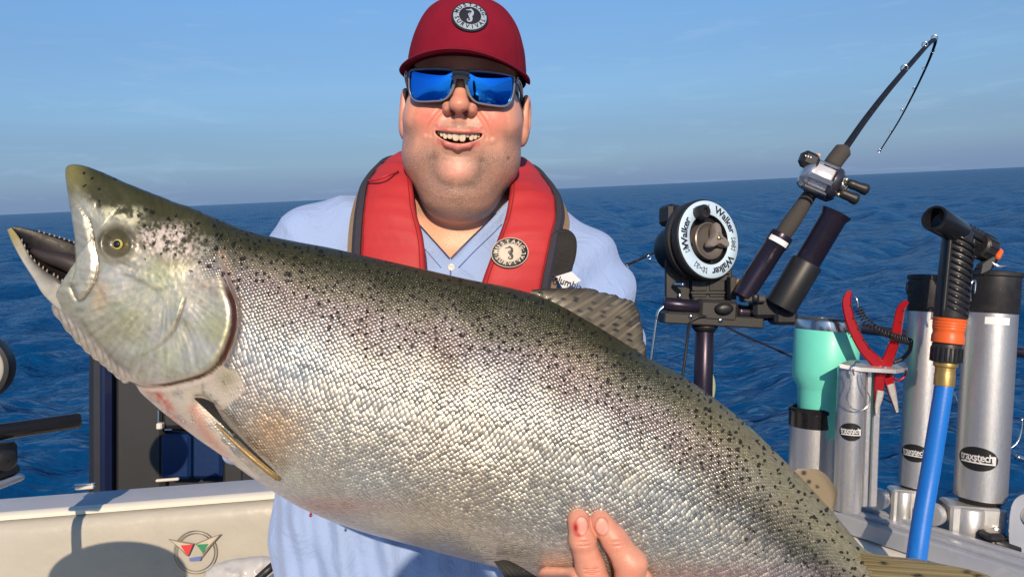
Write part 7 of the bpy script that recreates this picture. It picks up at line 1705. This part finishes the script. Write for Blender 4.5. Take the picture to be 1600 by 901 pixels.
# ------------------------------------------------------------------ far right: hinge bracket, clamp knob, hooked rig
def right_bits():
    d = 1.20; k = mpx(d)
    br = thing('bracket_plate', 'grey metal bracket plate with round hole at the right edge of the rail', 'bracket', gunwale_below(P(1600, 850, d)))
    o = spl([(1577,852),(1576,820),(1580,790),(1592,774),(1612,770),(1634,780),(1642,800),(1640,856),(1610,872),(1590,866)], 60, closed=True); hole = np.array([1612, 806])
    t = np.linspace(0, 2 * np.pi, 60, endpoint=False); off = int(np.argmin(np.hypot(*(o - hole - np.array([60, 0])).T))); o = np.roll(o, -off, 0)
    if (o[5] - hole)[1] < 0: t = -t
    inn = hole + np.stack([np.cos(t) * 18, np.sin(t) * 18], 1)
    rows = [np.array([P(*q, d + dz) for q in pp]) for pp, dz in ((o, 0.006), (o, -0.004), (hole + (o - hole) * 0.97, -0.006), (inn * 1.0, -0.006), (inn, 0.006))]
    V = np.concatenate(rows); mk('plate', V, [(i * 60 + j, i * 60 + (j + 1) % 60, ((i + 1) % 5) * 60 + (j + 1) % 60, ((i + 1) % 5) * 60 + j) for i in range(5) for j in range(60)], railm, br, sharp=40)
    mk('pin', *cyl(P(1612, 806, d + 0.03), P(1612, 806, d - 0.012), 15 * k, 28), alu2, br)
    tk = thing('track_clamp', 'small black clamp knob on the rail beside the right bracket', 'clamp', gunwale_below(P(1560, 850, d)))
    mk('knob', *rbox(P(1549, 836, d), np.array([rt, up, -fw]), (28 * k, 14 * k, 0.03), 0.005), blk, tk, smooth=False); mk('stem', *cyl(P(1549, 842, d), P(1550, 862, d), 0.009, 16), blk, tk)
    mk('arm', *cyl(P(1550, 846, d), P(1590, 860, d), 0.010, 16), blk, tk); mk('knob', *rbox(P(1573, 846, d + 0.01), np.array([rt, up, -fw]), (12 * k, 20 * k, 0.025), 0.004), blk, tk, smooth=False); mk('nut', *cyl(P(1556, 856, d - .012), P(1561, 857, d - .012), 0.008, 6), steel, tk)
    hk = thing('fishing_rig', 'steel hook and swivel on a thin dark line at the right edge', 'hook', P(1585, 690, 1.5))
    mk('hook', *tube(spl([P(1597,652,1.5), P(1596,672,1.5), P(1590,690,1.5), P(1578,700,1.5), P(1571,698,1.5), P(1569,690,1.5)], 24), 0.0022, 8), steel, hk)
    mk('leader', *tube(spl([P(1568,703,1.5), P(1580,710,1.5), P(1594,716,1.5), P(1640,730,1.5)], 16), 0.0014, 6), blk, hk); mk('swivel', *tube(spl([P(1588,713,1.5), P(1596,716,1.5), P(1606,719,1.5)], 8), 0.006, 10), steel, hk)
    ln = thing('braided_line', 'thin purple braided line running behind the silver tubes', 'line', P(1400, 625, 1.6)); mk('strand', *tube(spl([P(1376,620,1.6), P(1412,638,1.6), P(1470,664,1.6), P(1520,686,1.6)], 16), 0.0016, 6), anod, ln)
    ps = thing('pen_tool', 'slim steel hook shank leaning between the hose and the wide tube', 'tool', P(1496, 632, 1.4)); mk('shank', *tube(np.array([P(1489, 610, 1.36), P(1495, 626, 1.36), P(1501, 643, 1.36)]), 0.0022, 8), steel, ps)
right_bits()

# ------------------------------------------------------------------ left edge: second downrigger, mostly out of the picture
def left_bits():
    d = 1.22; k = mpx(d)
    root = thing('downrigger', 'second downrigger cut off by the left edge, black reel rim and boom tube', 'downrigger', P(-20, 760, d))
    C = P(-51, 577, d); o = nrm(-fw + rt * 0.35)
    dkp = MATS['downrigger_black']; R = 57 * k
    mk('reel_housing', *lathe(C, o, [(R * 0.9, -0.04), (R, -0.036), (R, -0.004), (R * 0.97, 0), (R * 0.86, 0.001), (R * 0.84, -0.004), (0.001, -0.004)], 64, cap=False), dkp, root, sharp=35)
    mk('reel_face', *lathe(C, o, [(R * 0.85, -0.003), (R * 0.83, 0.0005), (R * 0.4, 0.0008), (0.001, 0.0008)], 64, cap=False), mat('reel_face_warm', (0.50, 0.49, 0.44), 0.5, noise=0.08, nscale=50), root)
    b0, b1 = P(-120, 692, d - 0.05), P(125, 656, d + 0.10)
    mk('boom_tube', *lathe(b0, b1 - b0, [(0.014, 0), (0.0142, 0.001), (0.0138, np.linalg.norm(b1 - b0) - 0.004), (0.0125, np.linalg.norm(b1 - b0)), (0.009, np.linalg.norm(b1 - b0)), (0.009, np.linalg.norm(b1 - b0) - 0.02), (0.0005, np.linalg.norm(b1 - b0) - 0.02)], 28, cap=False), blkg, root, sharp=40)
    mk('post', *cyl(P(-20, 740, d), P(-14, 1020, d), 0.010, 24), anod, root)
    mk('mount_block', *rbox(P(-18, 712, d), np.array([rt, up, -fw]), (60 * k, 36 * k, 0.06), 0.006), dkp, root, smooth=False); mk('lock_knob', *lathe(P(-2, 717, d - 0.01), nrm(rt * 0.9 - fw * 0.4), [(0.016, 0), (0.018, 0.004), (0.017, 0.022), (0.012, 0.026), (0.001, 0.026)], 28, cap=False), blk, root, sharp=40)
    mk('foot_block', *rbox(P(-14, 738, d), np.array([rt, up, -fw]), (58 * k, 14 * k, 0.06), 0.004), dkp, root, smooth=False); mk('foot_plate', *rbox(P(-12, 752, d), np.array([rt, up, -fw]), (62 * k, 12 * k, 0.07), 0.004), railm, root, smooth=False)
left_bits()

# ------------------------------------------------------------------ outboard motor behind the transom
def outboard():
    d = 2.05; k = mpx(d)
    root = thing('outboard_motor', 'dark outboard motor with navy edge and blue panel behind the transom', 'outboard motor', P(300, 900, d))
    navy = mat('motor_navy', (0.008, 0.012, 0.045), 0.35, noise=0.2, nscale=20, coat=0.3); gr = mat('motor_grey', (0.028, 0.029, 0.030), 0.5, noise=0.15, nscale=15); blu = mat('motor_blue', (0.004, 0.022, 0.085), 0.4, noise=0.2, nscale=12, bump=0.0006, bscale=60)
    drk = mat('motor_dark', (0.022, 0.024, 0.030), 0.5, noise=0.3, nscale=14)
    def bx2(x0, y0, x1, y1, dep, th_, m, nm, bev=0.01): return mk(nm, *rbox(P((x0 + x1) / 2, (y0 + y1) / 2, dep), AXC, (abs(x1 - x0) * mpx(dep), abs(y1 - y0) * mpx(dep), th_), bev), m, root, smooth=False)
    bx2(172, 520, 440, 800, d + 0.16, 0.28, drk, 'cowling', 0.03); bx2(168, 560, 186, 800, d + 0.02, 0.10, navy, 'cowling_edge', 0.012); bx2(186, 540, 262, 800, d + 0.01, 0.05, gr, 'side_cover', 0.012)
    bx2(258, 600, 440, 668, d + 0.0, 0.05, gr, 'front_cover', 0.012); bx2(258, 676, 304, 744, d - 0.03, 0.06, blu, 'blue_panel', 0.008); bx2(305, 676, 352, 744, d - 0.022, 0.05, blu, 'blue_panel', 0.008); bx2(352, 690, 420, 760, d - 0.02, 0.05, gr, 'clamp_bracket', 0.01); bx2(380, 726, 430, 752, d - 0.06, 0.05, drk, 'clamp_screw_block', 0.008)
    bx2(246, 660, 255, 670, d - 0.04, 0.02, mat('hinge_cream'), 'latch', 0.003); bx2(247, 640, 250, 662, d - 0.035, 0.01, steel, 'latch_arm', 0.001); bx2(258, 669, 270, 672, d - 0.03, 0.01, steel, 'latch_bar', 0.001)
    bx2(235, 800, 400, 1250, d + 0.15, 0.14, drk, 'leg', 0.03)
outboard()

# ------------------------------------------------------------------ plastic bag and dark stick at the bottom left
def bag():
    d = 1.22; root = thing('plastic_bag', 'crumpled clear plastic bag below the emblem on the cream bolster', 'plastic bag', P(375, 960, d))
    o = spl([(318,905),(330,884),(352,874),(392,868),(420,868),(436,880),(442,915),(430,980),(380,1010),(330,990)], 80, closed=True); c = o.mean(0); V = []
    for r in np.linspace(0.03, 1, 26):
        q = c + (o - c) * r; nz_ = (vnoise(q, 22, 3, 3) - 0.5) + 0.7 * np.abs(vnoise(q, 34, 8, 2) - 0.5); V.append(np.array([P(*a, d - 0.055 * math.sqrt(max(0, 1 - r ** 2)) - 0.035 * b) for a, b in zip(q, nz_)]))
    V = np.concatenate(V); F = [(i * 80 + j, i * 80 + (j + 1) % 80, (i + 1) * 80 + (j + 1) % 80, (i + 1) * 80 + j) for i in range(25) for j in range(80)]
    back = V + np.tile(fw * 0.004, (len(V), 1)); n = len(V)
    m = bpy.data.materials.new('clear_film'); m.use_nodes = True; b = m.node_tree.nodes['Principled BSDF']; b.inputs['Base Color'].default_value = (0.62, 0.64, 0.68, 1); b.inputs['Roughness'].default_value = 0.12; b.inputs['Alpha'].default_value = 0.6; b.inputs['Specular IOR Level'].default_value = 0.9
    mk('film', V, F, m, root)
    st = thing('black_stick', 'short black rod end leaning in front of the plastic bag', 'stick', P(415, 900, d - 0.08)); mk('shaft', *tube(np.array([P(432, 878, d - 0.10), P(414, 894, d - 0.105), P(380, 925, d - 0.11), P(340, 965, d - 0.11)]), 0.0062, 14), blk, st)
bag()

# ---- a drop of blood falling from the belly
bd = P(485.5, 804, 0.76); mk('blood_drop', *lathe(bd - up * 0.0022, up, [(0.0002, 0), (0.0013, 0.0006), (0.0018, 0.0018), (0.0013, 0.0032), (0.0004, 0.0048), (0.0001, 0.0054)], 16, cap=False), mat('blood', (0.30, 0.006, 0.010), 0.12, noise=0.2, nscale=300, coat=0.6), None, label='small red drop of blood falling from the belly of the fish', cat='drop')

# ------------------------------------------------------------------ the photographer, behind the camera; seen only as a shadow and in the lenses
def photographer():
    ps = T2W((0, 0, 0)); tgt = P(665, 846, 0.72); L_ = (tgt[1] + 0.42) / (-SUND[1]); top = tgt + SUND * L_
    hx, hy, hz = top[0], top[1], top[2]
    root = thing('person', 'photographer in dark jacket standing behind the camera, seen only as a shadow', 'person', (hx, hy - 0.05, DECK))
    def f(X, Y, Z):
        d = s_ell(X, Y, Z, (hx, hy, hz - 0.115), (0.082, 0.10, 0.115)); d = smin(d, s_cap(X, Y, Z, (hx, hy - 0.02, hz - 0.2), (hx, hy - 0.03, hz - 0.32), 0.06), 0.03)
        zt = hz - 0.33; d = smin(d, s_cap(X, Y, Z, (hx - 0.14, hy - 0.03, zt - 0.05), (hx + 0.14, hy - 0.03, zt - 0.05), 0.085), 0.06)
        d = smin(d, s_ell(X, Y, Z, (hx, hy - 0.03, zt - 0.32), (0.20, 0.13, 0.36)), 0.06)
        for s in (-1, 1):
            e = (hx + s * 0.24, hy + 0.06, zt - 0.30); hnd = (0.03 + s * 0.05 if s > 0 else -0.055, -0.055, CAM[2] - 0.045)
            d = smin(d, s_cap(X, Y, Z, (hx + s * 0.19, hy - 0.03, zt - 0.06), e, 0.062, 0.05), 0.03); d = smin(d, s_cap(X, Y, Z, e, hnd, 0.047, 0.03), 0.02)
            kn = (hx + s * 0.11, hy + 0.0, DECK + 0.48); d = smin(d, s_cap(X, Y, Z, (hx + s * 0.09, hy - 0.03, zt - 0.60), kn, 0.10, 0.07), 0.04); d = smin(d, s_cap(X, Y, Z, kn, (hx + s * 0.12, hy - 0.03, DECK + 0.08), 0.068, 0.045), 0.03)
            d = smin(d, s_cap(X, Y, Z, (hx + s * 0.12, hy - 0.05, DECK + 0.045), (hx + s * 0.13, hy + 0.14, DECK + 0.04), 0.045, 0.04), 0.02)
        return d
    v, q = surfnet(f, (hx - 0.45, hy - 0.35, DECK - 0.02), (hx + 0.45, 0.0, hz + 0.06), 0.014, slack=0.02)
    keep = None
    mk('body', v, q, mat('jacket_dark', (0.05, 0.055, 0.07), 0.85, noise=0.2, nscale=20, bump=0.003, bscale=18), root)
    ph = thing('phone', 'black phone held up by the photographer at the camera position', 'phone', (0, -0.03, CAM[2])); mk('case', *rbox(CAM + np.array([0.01, -0.022, -0.012]), AXC, (0.15, 0.074, 0.008), 0.003), blkg, ph, smooth=False)
photographer()

# ------------------------------------------------------------------ forward part of the boat, mirrored in the sunglasses
def helm():
    con = mk('console', *rbox((-0.35, -2.05, DECK + 0.50), AXW, (0.75, 0.55, 1.0), 0.05), gel, BOAT, smooth=False)
    fr = mat('windscreen_frame', (0.04, 0.04, 0.045), 0.4, noise=0.2, nscale=30)
    for x0, x1 in ((-0.72, -0.60), (0.02, -0.10)): mk('windscreen_post', *cyl((x0, -2.1, DECK + 1.0), (x1, -2.25, DECK + 1.36), 0.014, 14), fr, BOAT)
    mk('windscreen_bar', *cyl((-0.62, -2.25, DECK + 1.36), (-0.08, -2.25, DECK + 1.36), 0.014, 14), fr, BOAT)
    mk('seat', *rbox((0.75, -1.75, DECK + 0.62), AXW, (0.5, 0.12, 0.5), 0.05), vin, BOAT, smooth=False); mk('seat_base', *rbox((0.75, -1.6, DECK + 0.20), AXW, (0.48, 0.48, 0.40), 0.04), gel, BOAT, smooth=False)
    mk('side_deck', *rbox((-1.75, -1.2, DECK + 0.42), AXW, (0.22, 3.4, 0.84), 0.04), gel, BOAT, smooth=False)
helm()

# ---- unseen cylinder added left of the frame to cast the round bolster shadow
def shadow_cylinder():
    d = 0.80; c = P(-311, 885, d); root = thing('shadow_cylinder', 'tall round white cylinder out of frame on the left, added to cast a shadow on the bolster', 'shadow caster', (c[0], c[1], DECK))
    mk('cylinder_shell', *lathe((c[0], c[1], DECK), ZUP, [(0.10, 0), (0.115, 0.004), (0.13, c[2] - DECK - 0.01), (0.136, c[2] - DECK), (0.125, c[2] - DECK), (0.11, 0.01), (0.001, 0.01)], 40, cap=False), gel, root, sharp=40)
shadow_cylinder()
